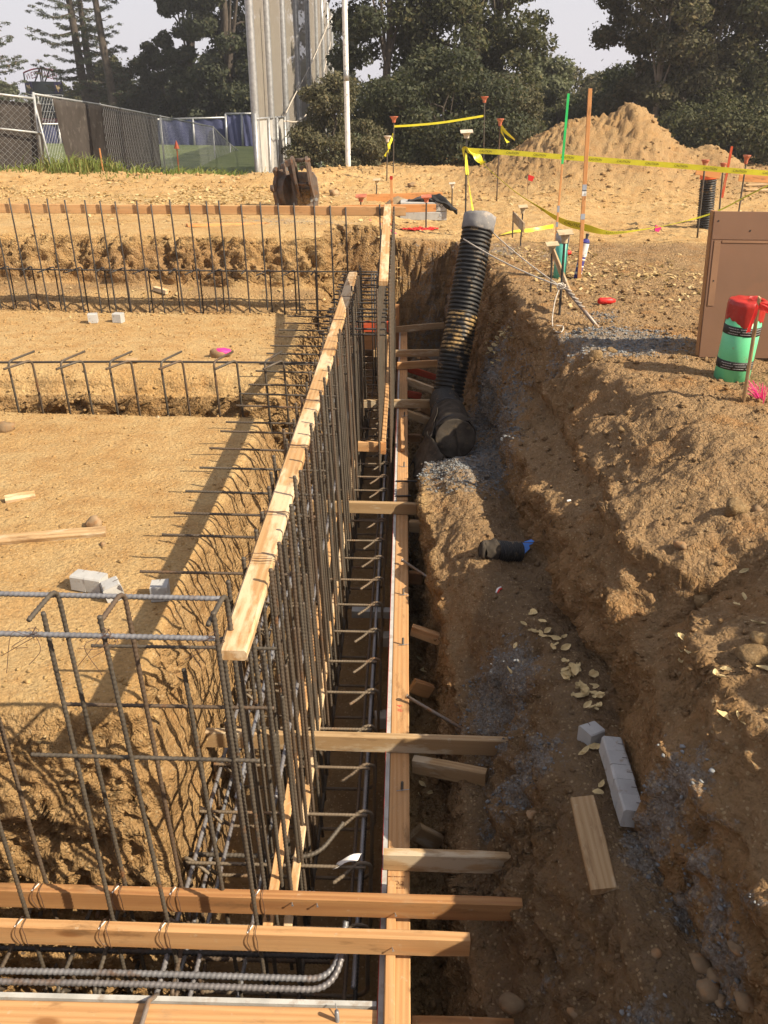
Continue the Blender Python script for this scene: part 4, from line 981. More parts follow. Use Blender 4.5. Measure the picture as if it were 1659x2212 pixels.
for k, (a, b_, z_, lb, mt) in enumerate(far): bd('spreader_board', pz(*a, z_), pz(*b_, z_), .038, .085, mt, lb, 41+k)
far2 = [((882, 797), (940, 815), -1.15, -1.3, 'red painted brace slanting behind the black pipe', 'wood_red'), ((878, 822), (935, 843), -1.12, -1.2, 'pale brace slanting to the foot of the black pipe', 'wood_pale'),
        ((878, 850), (908, 856), -1.25, -1.3, 'short red painted brace stub beside the form', 'wood_red'), ((878, 893), (932, 912), -1.12, -1.2, 'pale brace slanting down to the pipe elbow', 'wood_old'),
        ((905, 769), (925, 780), -1.25, -1.4, 'thin brace behind the second far spreader', 'wood_new'), ((905, 880), (932, 893), -1.25, -1.4, 'thin brace behind the weathered far spreader', 'wood_new'), ((878, 945), (908, 946), -1.4, -1.4, 'dark cross block low beside the form near the pipe elbow', 'wood_dark')]
for k, (a, b_, z0, z1, lb, mt) in enumerate(far2): bd('kicker_brace', pz(*a, z0), pz(*b_, z1), .05, .075, mt, lb, 51+k)
# splice block on the plate near the pipe elbow
bd('splice_block', pz(870, 972, FT+.02), pz(868, 905, FT+.02), .035, .036, 'wood_new', 'short wood splice nailed on the plate beside the pipe elbow', 58)
for k, (yy, lb) in enumerate(((6.28, 'far'), (5.99, 'near'))):
    single('strap', MB().tube([(-.03, yy, FT+.006), (.08, yy+.004, FT+.008), (.17 if k == 0 else .09, yy+.008, FT+.004)], .008, 6), 'rebar_black', 'dark steel rod lying over the plate, the %s one below the pipe elbow' % ('farther' if k == 0 else 'nearer'), 'rod', None, True)
# slanting round stakes through the bank
for k, (a, b_, z0, z1, lb) in enumerate([((870, 1211), (962, 1272), FT+.035, -1.12, 'slanting round steel stake pinning the form, the farther one'), ((880, 1505), (1002, 1576), FT+.035, -1.13, 'slanting round steel stake pinning the form, the nearer one')]):
    p, q = pz(*a, z0), pz(*b_, z1); single('steel_stake', MB().tube([p, q], .0085, 10).lathe([(.0125, 0), (.0135, .006)], p, unit(p-q), 10), 'worn_steel', lb, 'stake', None, True)
# ================================================================== FAR STEEL
# right-hand curtain with its two boards
lab = 'thin dark upright bar in the tall far row at the right end of the dig'
fr_m = {}
for side, xo in ((1, .045), (-1, -.05)):
    yy = 6.78
    while yy < 9.35:
        ztop = .36+(yy-6.8)*.12+(.02 if side > 0 else -.02)+random.uniform(-.02, .03); L = ztop+1.55
        if 'm' not in fr_m: fr_m['m'] = to_mesh('rebar', MB().rib([(0, 0, 0), (-.04, 0, 1.9)], .0085, 6, .03), (0, 0, 0))
        o = link('wall_rebar', fr_m['m'], 'rebar', (-.155+xo+.04, yy, ztop-1.9), None, True); setp(o, lab, 'rebar', 'upright bars of the far right row')
        yy += .105
plank('strongback_board', (-.158, 6.80, .37), (-.175, 9.42, .69), .075, .038, 'wood_pale', 'pale board sloping along the top of the far right row of bars', 'board', None, (0, 0, 1), 61)
plank('ledger_board', (-.148, 6.86, -1.01), (-.15, 10.9, -.99), .038, .089, 'wood_new', 'orange board on edge low along the far end of the cage', 'board', None, (0, 0, 1), 62)
plank('cross_block', (-.36, 6.83, -1.01), (-.12, 6.83, -1.01), .04, .089, 'wood_new', 'short board end across the cage under the far row of bars', 'board', None, (0, 0, 1), 63)
single('wood_block', MB().box((-.165, 6.78, -1.06), (-.12, 6.807, -.96)), 'wood_orange', 'reddish sawn block end closing the low far board', 'block')
# second crossing row of dowels for the far curtain
dm2 = to_mesh('rebar', MB().rib([(-.55, 0, .0), (0, 0, 0)], .008, 6, .03), (0, 0, 0))
for k, yy in enumerate(np.arange(7.0, 9.9, .2)):
    o = link('dowel_rebar', dm2, 'rebar_black', (-.14, float(yy), -.08+random.uniform(-.01, .01)), None, True); setp(o, 'level dark bar of the grid between the two board-topped rows', 'rebar', 'grid bars between the two rows')
for k, x_ in enumerate((-.56, -.50, -.32, -.29, -.26)):
    single('grid_rebar', MB().tube([(x_, 9.55, -1.3), (x_-.03, 9.55, -.02)], .008, 6), 'rebar_black', ['leftmost', 'second from left', 'middle', 'second from right', 'rightmost'][k]+' upright bar of the dark grid by the far wall', 'rebar', None, True)
for k, (yy, z_) in enumerate(((9.62, -.02), (9.70, -.06))):
    single('grid_rebar', MB().tube([(-.62, yy, z_), (-.15, yy, z_)], .009, 6), 'rebar_black', ('top' if k == 0 else 'second')+' level bar at the back of the dark grid by the far wall', 'rebar', None, True)
plank('end_form_board', (-.62, 10.9, -.92), (-.10, 10.9, -.92), .038, .14, 'wood_red', 'red-stained form board across the far end of the trench', 'board', None, (0, 0, 1), 64)
plank('end_form_board', (-.85, 11.0, -1.15), (-.10, 11.0, -1.15), .038, .20, 'wood_new', 'orange form board below the red-stained one at the far trench end', 'board', None, (0, 0, 1), 65)
plank('end_form_post', (-.085, 11.3, -1.3), (-.085, 11.3, -.72), .09, .09, 'wood_dark', 'square reddish post at the far end of the form', 'post', None, (0, 1, 0), 66)
# third trench: tall bars with the waler, hooked bars with a level bar
WY = 9.42
wal = plank('waler_board', (-7.6, WY+.035, .60), (.015, WY+.035, .625), .038, .092, 'wood_new', 'long orange board on edge tied along the tops of the tall far bars', 'board', None, (0, 0, 1), 71)
tall = to_mesh('rebar', MB().tube(resample([(0, 0, 0), (-.06, 0, 1.95)], .2), .0085, 6), (0, 0, 0))
r3 = random.Random(3)
for k in range(40):
    x_ = -.16-.186*k+r3.uniform(-.02, .02)
    if k in (1,): continue
    o = link('tall_rebar', tall, 'rebar_black', (x_-.02, WY, .70+r3.uniform(-.03, .03)-1.95), None, True); o.rotation_euler = (0, r3.gauss(0, .006), 0)
    setp(o, 'tall thin dark bar tied to the long orange board across the back', 'rebar', 'tall bars along the back trench')
single('level_rebar', MB().tube(resample([(-7.5, 9.86, -.07), (-4, 9.86, -.085), (-.16, 9.86, -.06)], .3), .0085, 6), 'rebar_black', 'level dark bar threaded under the hooks of the back trench', 'rebar', None, True)
hk = to_mesh('rebar', MB().tube(fillet([(0, 0, -1.2), (-.02, 0, -.05), (-.14, -.20, -.085)], .03, 4), .0085, 6), (0, 0, 0))
hk2 = to_mesh('rebar', MB().tube(fillet([(0, 0, -1.2), (-.02, 0, -.05), (-.05, -.20, -.07)], .03, 4), .0085, 6), (0, 0, 0))
for k in range(26):
    x_ = -.95-.272*k+r3.uniform(-.03, .03)
    o = link('hooked_rebar', hk if k % 3 else hk2, 'rebar_black', (x_, 9.87, 0), None, True); setp(o, 'dark bar hooked toward the viewer over the level bar of the back trench', 'rebar', 'hooked bars of the back trench')
# second trench
single('level_rebar', MB().tube(resample([pz(-200, 784, -.155), pz(300, 781, -.15), pz(690, 784, -.15)], .3), .0085, 7), 'rebar_black', 'level dark bar under the hooks of the middle trench', 'rebar', None, True)
ha = to_mesh('rebar', MB().tube(fillet([(.05, 0, -1.1), (0, 0, 0), (.10, .26, .012)], .05, 5), .0088, 7), (0, 0, 0))
hb = to_mesh('rebar', MB().tube(fillet([(.05, 0, -1.1), (0, 0, .006), (-.12, -.22, -.006)], .05, 5), .0088, 7), (0, 0, 0))
for x_ in (-94, 16.4, 129.5, 235, 346.5, 461, 571):
    p = pz(x_, 781, -.14); o = link('hooked_rebar', ha, 'rebar', p, None, True); setp(o, 'bar of the middle trench with its top hooked away from the viewer', 'rebar', 'middle trench bars hooked away')
for x_ in (-40, 69, 179, 283, 394, 511, 612):
    p = pz(x_, 779, -.135); o = link('hooked_rebar', hb, 'rebar', p, None, True); setp(o, 'bar of the middle trench with its top hooked toward the viewer', 'rebar', 'middle trench bars hooked forward')
# ================================================================== RIGHT BANK OBJECTS
def corrugated(mb, a, b, r, pitch=.040, depth=.014, n=40, u0=0):
    a, b = Vector(a), Vector(b); L = (b-a).length; prof = []; k = 0; s_ = 0.
    while s_ < L:
        for f, d in ((0, 1), (.30, 1), (.42, .86), (.52, 0), (.82, 0), (.93, .8)):
            h = s_+f*pitch
            if h < L: prof.append((r-depth*(1-d), h))
        s_ += pitch
    prof.append((r-depth, L)); mb.lathe(prof, a, unit(b-a), n); return mb
# tall corrugated pipe leaning in the pit
pb_, pt_ = py(966, 862, 8.15), py(1035, 478, 8.78)
ax = unit(pt_-pb_); t_ = Thing('corrugated_pipe', 'tall black corrugated pipe leaning out of the pit with a grey capped top', 'pipe')
mb = MB(); corrugated(mb, pb_, pt_, .152, .0405, .017); t_.part('pipe_wall', mb, 'black_plastic', True)
mb = MB(); corrugated(mb, pb_+ax*.45, pb_+ax*.86, .1535, .0405, .013); mud = t_.part('mud_coat', mb, 'black_plastic_muddy', True)
mb = MB(); mb.lathe([(.150, -.10), (.158, -.09), (.160, -.03), (.163, .02), (.158, .055), (.13, .068), (.06, .074), (.0, .072)], pt_, ax, 40)
mb.v = [(v[0]+.004*math.sin(v[2]*90+v[0]*40), v[1]+.003*math.sin(v[0]*70), v[2]+.005*math.sin(v[0]*31+v[1]*27)) for v in mb.v]; t_.part('grey_cap', mb, 'plaster_grey', True)
mb = MB(); mb.lathe([(.155, -.006), (.1565, 0), (.155, .006)], pt_-ax*.122, ax, 40, False); pass
mb = MB(); mb.lathe([(.158, -.02), (.165, 0), (.163, .02)], pb_+ax*.01, ax, 40, False); t_.part('coupler_rim', mb, 'galvanised')
t_.done()
# elbow / tee below it, wrapped in filter fabric
t_ = Thing('pipe_elbow', 'black pipe tee wrapped in dark filter fabric at the foot of the tall pipe', 'pipe')
p0 = pb_-ax*.02; p1 = p0+Vector((-.05, -.08, -.75))
mb = MB().lathe([(.145, -.9), (.15, 0)], p0, Vector((.10, .12, 1)), 32); t_.part('riser', mb, 'black_plastic', True)
e0, e1 = py(962, 872, 8.0), py(984, 948, 6.78); dx = unit(e1-e0)
mb = MB(); corrugated(mb, e0-dx*.1, e0+dx*.42, .15, .04, .012); t_.part('pipe_wall', mb, 'black_plastic', True)
def cloth_sleeve(a, b, r0, r1, seed, n=48, m=26, amp=.012):
    a, b = Vector(a), Vector(b); x = unit(b-a); L = (b-a).length; u = unit(Vector((0, 0, 1))-x*x.z); w_ = x.cross(u); vs = []
    for i in range(m):
        t = i/(m-1)
        for k in range(n):
            an = 2*math.pi*k/n; rr = r0+(r1-r0)*t
            q = float(fbm(math.cos(an)*1.6+seed, math.sin(an)*1.6, t*3.2, 3, seed)); q2 = 1-abs(float(fbm(math.cos(an)*1.3, math.sin(an)*1.3+t*2.5, t*1.2, 2, seed+5)))*3
            rr += amp*q*1.6+amp*max(-.5, q2); vs.append(a+x*(t*L+.01*q)+(u*math.cos(an)+w_*math.sin(an))*rr)
    return MB().add(vs, [(i*n+k, (i+1)*n+k, (i+1)*n+(k+1) % n, i*n+(k+1) % n) for i in range(m-1) for k in range(n)])
sl = cloth_sleeve(e0+dx*.38, e1-dx*.02, .157, .168, 3); i_s = t_.part('filter_sleeve', sl, 'geotextile', True)
capm = MB().lathe([(.163, -.10), (.168, -.06), (.171, -.006), (.1705, -.002), (.168, .001), (.16, .002), (.0, .003)], e1, dx, 72); t_.part('end_cap', capm, 'geotextile', True)
fl = MB(); uu = dx.cross(Vector((0, 0, 1))).normalized(); vv = uu.cross(dx)
fl.add([e1+dx*.012+vv*.08+uu*.00, e1+dx*.012-vv*.15-uu*.05, e1+dx*.05-vv*.14-uu*.03, e1+dx*.03+vv*.06+uu*.01], [(0, 1, 2, 3), (3, 2, 1, 0)]); t_.part('fabric_fold', fl, 'geotextile', label='upright fold of fabric on the pipe end')
t_.part('strap_band', MB().lathe([(.170, -.008), (.1745, -.006), (.1745, .006), (.170, .008)], e1-dx*.14, dx, 40, False), 'rubber_grey')
t_.part('strap_band', MB().lathe([(.160, -.006), (.1655, -.004), (.1655, .004), (.160, .006)], e0+dx*.42, dx, 40, False), 'rubber_grey')
# loose skirt of fabric hanging into the gap
def drape(poly, z, seed, name, n=16, m=12, amp=.03):
    "four corner sheet with folds"
    a, b, c_, d = [Vector(p) for p in poly]; vs = []
    for i in range(n):
        for j in range(m):
            u, v = i/(n-1), j/(m-1); p = a.lerp(b, u).lerp(d.lerp(c_, u), v)
            q = math.sin(u*9+v*3+seed)*amp*(.4+v)+float(fbm(u*3, v*3, seed, 3, seed))*amp*1.5
            vs.append(p+Vector((q*.6, -q*.4, q)))
    return MB().add(vs, [(i*m+j, (i+1)*m+j, (i+1)*m+j+1, i*m+j+1) for i in range(n-1) for j in range(m-1)])
sk_ = drape([pz(925, 930, -.86), pz(960, 985, -.98), pz(915, 1048, -1.16), pz(889, 1000, -1.22)], 0, 4, 'x'); t_.part('fabric_skirt', sk_, 'geotextile', True)
sk_ = drape([pz(945, 880, -.80), pz(930, 945, -.90), pz(892, 1000, -1.25), pz(930, 900, -1.15)], 0, 6, 'x'); t_.part('fabric_skirt', sk_, 'geotextile', True)
t_.done()
for o in [q for q in COL.objects if q.name.startswith(('fabric_skirt', 'fabric_fold'))]:
    so = o.modifiers.new('t', 'SOLIDIFY'); so.thickness = .004
# small wrapped pipe end with a blue sheet
q0 = surf(1056, 1200); q1 = surf(1122, 1205)
c0 = Vector((q0.x, q0.y, q0.z+.035)); c1 = Vector((q1.x, q1.y+.01, q1.z+.035)); dd = unit(c1-c0)
t_ = Thing('wrapped_pipe_end', 'small black corrugated pipe end with a cloth bonnet, half buried on the shaded shelf', 'pipe')
mb = MB(); corrugated(mb, c0+dd*.03, c1+dd*.0, .064, .016, .006, 32); t_.part('pipe_wall', mb, 'black_plastic', True)
mb = MB().lathe([(.066, 0), (.068, .01), (.067, .09), (.065, .10)], c0+dd*.05, dd, 32, False); pass
sl = cloth_sleeve(c0-dd*.045, c0+dd*.035, .050, .072, 9, 36, 12, .007); t_.part('cloth_bonnet', sl, 'geotextile', True)
t_.part('cloth_bonnet_end', MB().rock(c0-dd*.04, .055, (.5, 1, .95), 4, .15), 'geotextile', True)
t_.done()
b0 = surf(1135, 1196); mb = MB(); ang = []
prof = [(-.055, -.035), (-.03, -.005), (-.035, .025), (-.005, .045), (.03, .05), (.045, .035), (.035, .02), (.015, .015), (.02, -.005), (-.01, -.035), (-.045, -.055)]
mb.prism([(a*1.15, b_*1.1) for a, b_ in prof], .006, (b0.x, b0.y, b0.z+.035), (1, 0, .25), (0, .85, .5), (0, -.5, .85)); single('blue_film', mb, 'blue_film', 'torn bright blue sheet scrap beside the small wrapped pipe end', 'scrap')
mb = MB().tube(arc_smooth([(b0.x-.09, b0.y, b0.z+.05), (b0.x-.07, b0.y+.03, b0.z+.07), (b0.x-.0, b0.y+.01, b0.z+.07), (b0.x+.08, b0.y+.03, b0.z+.07), (b0.x+.12, b0.y+.12, b0.z+.06), surf(1190, 1130)+Vector((0, 0, .015)), surf(1228, 1085)+Vector((0, 0, .01))], 6), .0022, 6)
single('thin_cable', mb, 'wire', 'thin dark cable looping over the blue scrap and up the slope', 'cable', None, True)
s0 = surf(1075, 1278); mb = MB().tube(arc_smooth([s0+Vector((-.012, -.03, .012)), s0+Vector((0, .0, .018)), s0+Vector((.02, .03, .012))], 4), .005, 6)
t_ = Thing('marker_stub', 'small red and white plastic stub lying on the shaded shelf', 'plastic scrap'); t_.part('white_side', mb, 'white_paint'); t_.part('red_side', MB().tube([s0+Vector((-.004, -.03, .012)), s0+Vector((.010, 0, .016)), s0+Vector((.022, .012, .012))], .005, 6), 'red_plastic'); t_.done()
s0 = surf(1229, 1086); single('marker_stub', MB().tube([s0+Vector((-.012, 0, .012)), s0+Vector((.01, .006, .014))], .006, 6), 'white_paint', 'tiny white plastic bit at the upper end of the dark cable', 'plastic scrap')
# ------------------------------------------------------------------ dobies
def dobie_mb(a, b_, c_, ch=.006, seed=0):
    r = random.Random(seed); mb = MB(); x, y, z = a/2, b_/2, c_/2; mb.bar((-x, 0, 0), (x, 0, 0), b_, c_, (0, 0, 1), ch)
    mb.v = [(v[0]+r.uniform(-.0015, .0015), v[1]+r.uniform(-.0015, .0015), v[2]+r.uniform(-.0015, .0015)) for v in mb.v]; return mb
def dobie(p, yaw, size, label, tilt=0, seed=0, n=1, group=None, tone='concrete'):
    t_ = Thing('concrete_spacer', label, 'concrete block', group)
    R = Matrix.Translation(p) @ Matrix.Rotation(R_(yaw), 4, 'Z') @ Matrix.Rotation(R_(tilt), 4, 'X')
    for k in range(n):
        mb = dobie_mb(size*.98, size, size, seed=seed+k); mb.v = [tuple(R @ Vector((v[0]+(k-(n-1)/2)*size, v[1], v[2]+size/2))) for v in mb.v]; t_.part('block', mb, tone)
        if n > 2 or seed % 2:
            w_ = MB().tube([R @ Vector(((k-(n-1)/2)*size, size*.18, size+.001)), R @ Vector(((k-(n-1)/2)*size+.004, size*.52, size+.004))], .0012, 4); t_.part('tie_wire', w_, 'wire')
    return t_.done(tuple(p))
S_ = .074
dobie(surf(1275, 1602, -.6)+Vector((0, 0, -.004)), 28, S_, 'lone grey cube spacer sitting on the dark soil beside the dry leaves', 0, 1)
pa, pc = surf(1332, 1665), surf(1367, 1775)
dobie((pa+pc)/2+Vector((-.025, 0, .035)), math.degrees(math.atan2(pc.y-pa.y, pc.x-pa.x)), .075, 'scored strip of five joined grey concrete spacers on the dark shelf', -4, 20, 5)
pads = [((185, 1265), 28, 'grey spacer cube at the left of the pair standing together on the near pad'), ((216, 1270), 20, 'grey spacer cube at the right of the pair standing together on the near pad')]
dobie(surf(196, 1272), -14, .078, 'pair of joined light grey spacers, left end of the group on the near pad', 0, 31, 2)
dobie(surf(251, 1290), -62, .082, 'tilted grey spacer leaning against the joined pair on the near pad', 14, 33)
dobie(surf(348, 1292), 8, .080, 'single grey spacer beside the board shadow on the near pad', 0, 35)
dobie(surf(202, 697), 12, .095, 'left one of two small grey spacers on the back pad', 0, 36)
dobie(surf(257, 696), -8, .095, 'right one of two small grey spacers on the back pad', 0, 38)
p = pz(825, 1545, -1.55); dobie(Vector((-.075, p.y, -1.62)), 10, .08, 'shaded grey spacer on the trench floor beside the form, the nearer one', 0, 41)
dobie(Vector((-.085, 4.75, -1.62)), 5, .08, 'shaded grey spacer on the trench floor beside the form, the farther one', 0, 43)
single('form_tie', MB().box((-.30, 4.80, -1.45), (-.04, 4.86, -1.40)), 'galvanised_light', 'pale flat strip lying across the shaded cage floor', 'metal strip')
# wood offcuts
a_, b_ = surf(1255, 1745), surf(1302, 1945)
plank('two_by_four_offcut', Vector((a_.x, a_.y, a_.z+.042)), Vector((b_.x, b_.y, b_.z+.042)), .089, .038, 'wood_old', 'short two by four offcut lying on the dark soil left of the concrete strip', 'board', None, (-.16, 0, 1), 81)
plank('two_by_four_offcut', surf(-60, 1180)+Vector((0, 0, .018)), surf(230, 1155)+Vector((0, 0, .02)), .06, .038, 'wood_old', 'long stained offcut lying on the near pad at the left edge', 'board', None, (0, -.3, 1), 82)
plank('block_offcut', surf(12, 1085)+Vector((0, 0, .016)), surf(77, 1074)+Vector((0, 0, .016)), .05, .034, 'wood_pale', 'small pale wood block on the near pad above the long offcut', 'block', None, (0, -.4, 1), 83)
plank('block_offcut', surf(338, 909-8)+Vector((0, 0, -.02)), surf(344, 901)+Vector((0, 0, .0)), .03, .03, 'wood_old', 'tiny wood chip at the back edge of the near pad', 'chip', None, (0, 0, 1), 84)
plank('block_offcut', surf(272, 784)+Vector((0, 0, .02)), surf(298, 783)+Vector((0, 0, .02)), .07, .03, 'wood_old', 'small wood block just behind the level bar of the middle trench', 'block', None, (0, 0, 1), 85)
plank('block_offcut', surf(335, 628)+Vector((0, 0, .03)), surf(362, 636)+Vector((0, 0, .03)), .08, .05, 'wood_pale', 'pale wood block on the bench below the back wall', 'block', None, (0, 0, 1), 86)
def rock(px0, py0, r, label, sq=(1, 1, .7), seed=1, mat='stone', up=.4):
    p = surf(px0, py0); return single('rock', MB().rock((p.x, p.y, p.z+r*up), r, sq, seed, .3), mat, label, 'rock', None, True)
rock(205, 1138, .045, 'tan rock behind the right end of the long offcut', (1, .8, .9), 3)
rock(12, 930, .06, 'tan stone at the left edge of the near pad', (1.2, .8, .6), 4)
rock(222, 1178, .016, 'little stone in front of the long offcut', seed=6)
p = surf(477, 770); t_ = Thing('painted_rock', 'pale flat rock splashed with pink paint on the back pad', 'rock'); t_.part('stone_body', MB().rock((p.x, p.y, p.z+.03), .10, (1.1, .7, .5), 7, .2), 'stone', True)
t_.part('pink_paint', MB().rock((p.x+.02, p.y-.01, p.z+.040), .085, (.95, .6, .5), 7, .2), 'pink', True); t_.done()
for k, (x_, y_, r_) in enumerate([(1517, 2085, .040), (1543, 2110, .030), (1530, 2140, .036), (1555, 2160, .022), (1590, 2050, .022), (1418, 2060, .018), (1240, 2190, .02), (1150, 1760, .022), (1112, 1655, .02), (1610, 2165, .035), (1350, 1650, .012)]):
    rock(x_, y_, r_, ['largest round cobble at the foot of the lower right bank', 'cobble just right of the largest one at the lower right', 'second cobble below the largest one at the lower right', 'small stone right of the two cobbles at the lower right', 'stone up the lower right bank', 'small stone below the two by four offcut', 'small stone at the bottom edge of the shelf', 'stone just above the NO.2 stamp board end', 'stone below the bark-edged board end', 'big cobble in the lower right corner', 'pebble above the concrete strip'][k], (1, 1, .65), 20+k, 'stone', .05)
for k, (x_, y_, r_) in enumerate([(1588, 1100, .055), (1520, 1300, .05), (1625, 1420, .05), (1640, 1385, .035), (1470, 1180, .03), (1345, 930, .03), (1235, 880, .03), (1285, 770, .05), (1320, 760, .04), (1030, 560, .05), (1636, 1105, .03)]):
    rock(x_, y_, r_, 'clay lump number one of the bank' if False else ['pale lump on the sunny bump left of the right edge', 'brown lump in the shaded hollow at the right', 'big dark lump near the right edge', 'dark lump touching the big one near the right edge', 'tan lump below the sunlit ridge', 'brown lump on the shaded slope below the gravel corner', 'small lump on the slope below the rope stake', 'grey lump at the gravel corner, left one', 'grey lump at the gravel corner, right one', 'clay lump at the rim behind the black pipe', 'round pale cobble on the sunny bump by the right edge'][k], (1, 1, .75), 40+k, 'stone' if k in (10, 4) else 'soil', .15)
# ------------------------------------------------------------------ green pipe
gb = pz(1577, 822, -.02); gx, gy = gb.x, gb.y; gr = .113; gh = .52
axg = unit(Vector((.02, -.03, 1))); g0 = Vector((gx, gy, -.12))
t_ = Thing('green_pipe', 'bright green plastic pipe stub with a red taped top and two black lettered bands', 'pipe')
t_.part('pipe_wall', MB().lathe([(gr, 0), (gr, gh+.10)], g0, axg, 48), 'pvc_green', True)
r5 = random.Random(5); n = 72; edge = [.395+.012*math.sin(k*.35)+.006*math.sin(k*1.3)+r5.uniform(-.004, .004) - (.022 if (k//7) % 3 == 1 else 0) for k in range(n)]
u = Vector((1, 0, 0)); v_ = axg.cross(u)
def ringp(k, rr, h): a = 2*math.pi*k/n; return g0+axg*h+(u*math.cos(a)+v_*math.sin(a))*rr
mb = MB(); rows = []
for k in range(n):
    rows.append([ringp(k, gr+.003, edge[k]+.12), ringp(k, gr+.005+.002*math.sin(k*.9), edge[k]+.16), ringp(k, gr+.005+.0025*math.sin(k*1.4+1), gh+.09), ringp(k, gr+.004, gh+.118), ringp(k, gr*.94, gh+.124+.002*math.sin(k*.7)), ringp(k, gr*.5, gh+.118+.005*math.sin(k*.35)), ringp(k, gr*.05, gh+.114)])
vs = [q for rr in rows for q in rr]; m7 = 7
mb.add(vs, [(k*m7+j, ((k+1) % n)*m7+j, ((k+1) % n)*m7+j+1, k*m7+j+1) for k in range(n) for j in range(m7-1)])
cap = t_.part('red_tape', mb, 'tape_red', True)
t_.part('tape_fold', drape([ringp(4, gr*.9, gh+.132), ringp(10, gr*.3, gh+.140), ringp(20, gr*.2, gh+.122), ringp(66, gr*.96, gh+.124)], 0, 3, 'x', 12, 8, .004), 'tape_red', True, cap)
def band(h0, h1):
    mb = MB().lathe([(gr+.0005, h0), (gr+.0022, h0+.001), (gr+.0022, h1-.001), (gr+.0005, h1)], g0, axg, 48, False); return mb
for h0 in (.20, .425):
    i_b = t_.part('black_band', band(h0, h0+.058), 'black_ink', True)
    rr = gr+.0032
    for ln in range(3):
        for sg in range(4):
            # worn fine print, not readable in the photograph: small light dashes
            mb = MB(); a0 = -2.7+sg*.72+.1*(ln % 2)
            for q in range(14):
                a1 = a0+q*.043; a2 = a1+.022+.012*((q*7+ln) % 3)/2
                hh = h0+.012+ln*.016
                P4 = [g0+axg*h_+(u*math.cos(a)+v_*math.sin(a))*rr for a, h_ in ((a1, hh), (a2, hh), (a2, hh+.004), (a1, hh+.004))]; mb.add(P4, [(0, 1, 2, 3)])
            t_.part('fine_print', mb, 'white_ink', sub=i_b)
t_.done()
# lath with ribbon, magenta whiskers
la, lb_ = pz(1606, 866, -.0), py(1641, 642, 4.92)
lt = Thing('survey_lath', 'thin wooden lath leaning in front of the green pipe', 'stake'); lt.part('lath', plank_mb(la-unit(lb_-la)*.08, lb_, .010, .034, (0, 1, 0), .001, .001), 'wood_old')
lt.part('red_ribbon', drape([lb_+Vector((.0, -.01, -.02)), lb_+Vector((.0, -.01, -.055)), lb_+Vector((.16, -.05, -.13)), lb_+Vector((.17, -.04, -.06))], 0, 2, 'x', 10, 5, .01), 'red_plastic'); lt.part('red_ribbon', drape([lb_+Vector((-.012, -.012, -.03)), lb_+Vector((.0, -.012, -.05)), lb_+Vector((-.02, -.02, -.20)), lb_+Vector((-.05, -.02, -.19))], 0, 5, 'x', 8, 4, .006), 'red_plastic'); lt.done()
wz = surf(1648, 872); mb = MB(); r6 = random.Random(6)
for k in range(46):
    e = Vector((r6.uniform(-.11, .01), r6.uniform(-.03, .06), r6.uniform(.05, .14))); mb.tube([wz+Vector((0, 0, -.01)), wz+e*.55+Vector((r6.uniform(-.006, .006), 0, .004)), wz+e], .0014, 4)
single('pink_whisker', mb, 'pink', 'magenta brush-like survey whisker in the ground right of the lath', 'marker')
# plywood cover standing behind
pl0 = pz(1511, 776, .0); PY = pl0.y; x0 = py(1511, 770, PY).x; x0t = py(1545, 457, PY+.02).x
def onp(u_, h_, d=0): return Vector((x0+(x0t-x0)*h_/1.02+u_, PY+.03*h_-d, h_))
t_ = Thing('plywood_cover', 'brown plywood panel with framed edges standing on edge behind the green pipe', 'panel')
Hh = py(1545, 457, PY+.02).z
mb = MB().add([onp(0, .015), onp(1.25, .015), onp(1.25, Hh), onp(0, Hh), onp(0, .015, -.018), onp(1.25, .015, -.018), onp(1.25, Hh, -.018), onp(0, Hh, -.018)], [(0, 1, 2, 3), (7, 6, 5, 4), (0, 3, 7, 4), (1, 5, 6, 2), (3, 2, 6, 7), (0, 4, 5, 1)])
t_.part('sheet', mb, 'panel_brown')
def strip(u0, u1, h0, h1, d): 
    return MB().add([onp(u0, h0, d), onp(u1, h0, d), onp(u1, h1, d), onp(u0, h1, d), onp(u0, h0, .0005), onp(u1, h0, .0005), onp(u1, h1, .0005), onp(u0, h1, .0005)], [(0, 1, 2, 3), (0, 3, 7, 4), (1, 5, 6, 2), (3, 2, 6, 7), (0, 4, 5, 1)])
t_.part('edge_strip', strip(.018, .062, .38, Hh-.185, .004), 'panel_strip'); t_.part('edge_strip', strip(.07, 1.24, Hh-.20, Hh-.185, .004), 'panel_strip'); t_.part('top_rail', strip(.0, 1.25, Hh-.178, Hh-.004, .003), 'panel_brown')
t_.part('side_edge', MB().add([onp(-.004, .0, -.018), onp(-.004, Hh, -.018), onp(-.006, Hh, -.075), onp(-.006, .0, -.075), onp(.03, .0, -.018), onp(.03, Hh, -.018), onp(.03, Hh, -.075), onp(.03, .0, -.075)], [(0, 1, 2, 3), (4, 7, 6, 5), (0, 4, 5, 1), (1, 5, 6, 2), (2, 6, 7, 3), (3, 7, 4, 0)]), 'wood_dark', label='thick dark side edge')
for h_, u_ in ((Hh-.06, .03), (Hh-.12, .25), (.55, .04), (.9, .8)): t_.part('screw', MB().lathe([(.006, 0), (.006, .002)], onp(u_, h_, .0035), (0, -1, 0), 8), 'black_ink')
t_.done()
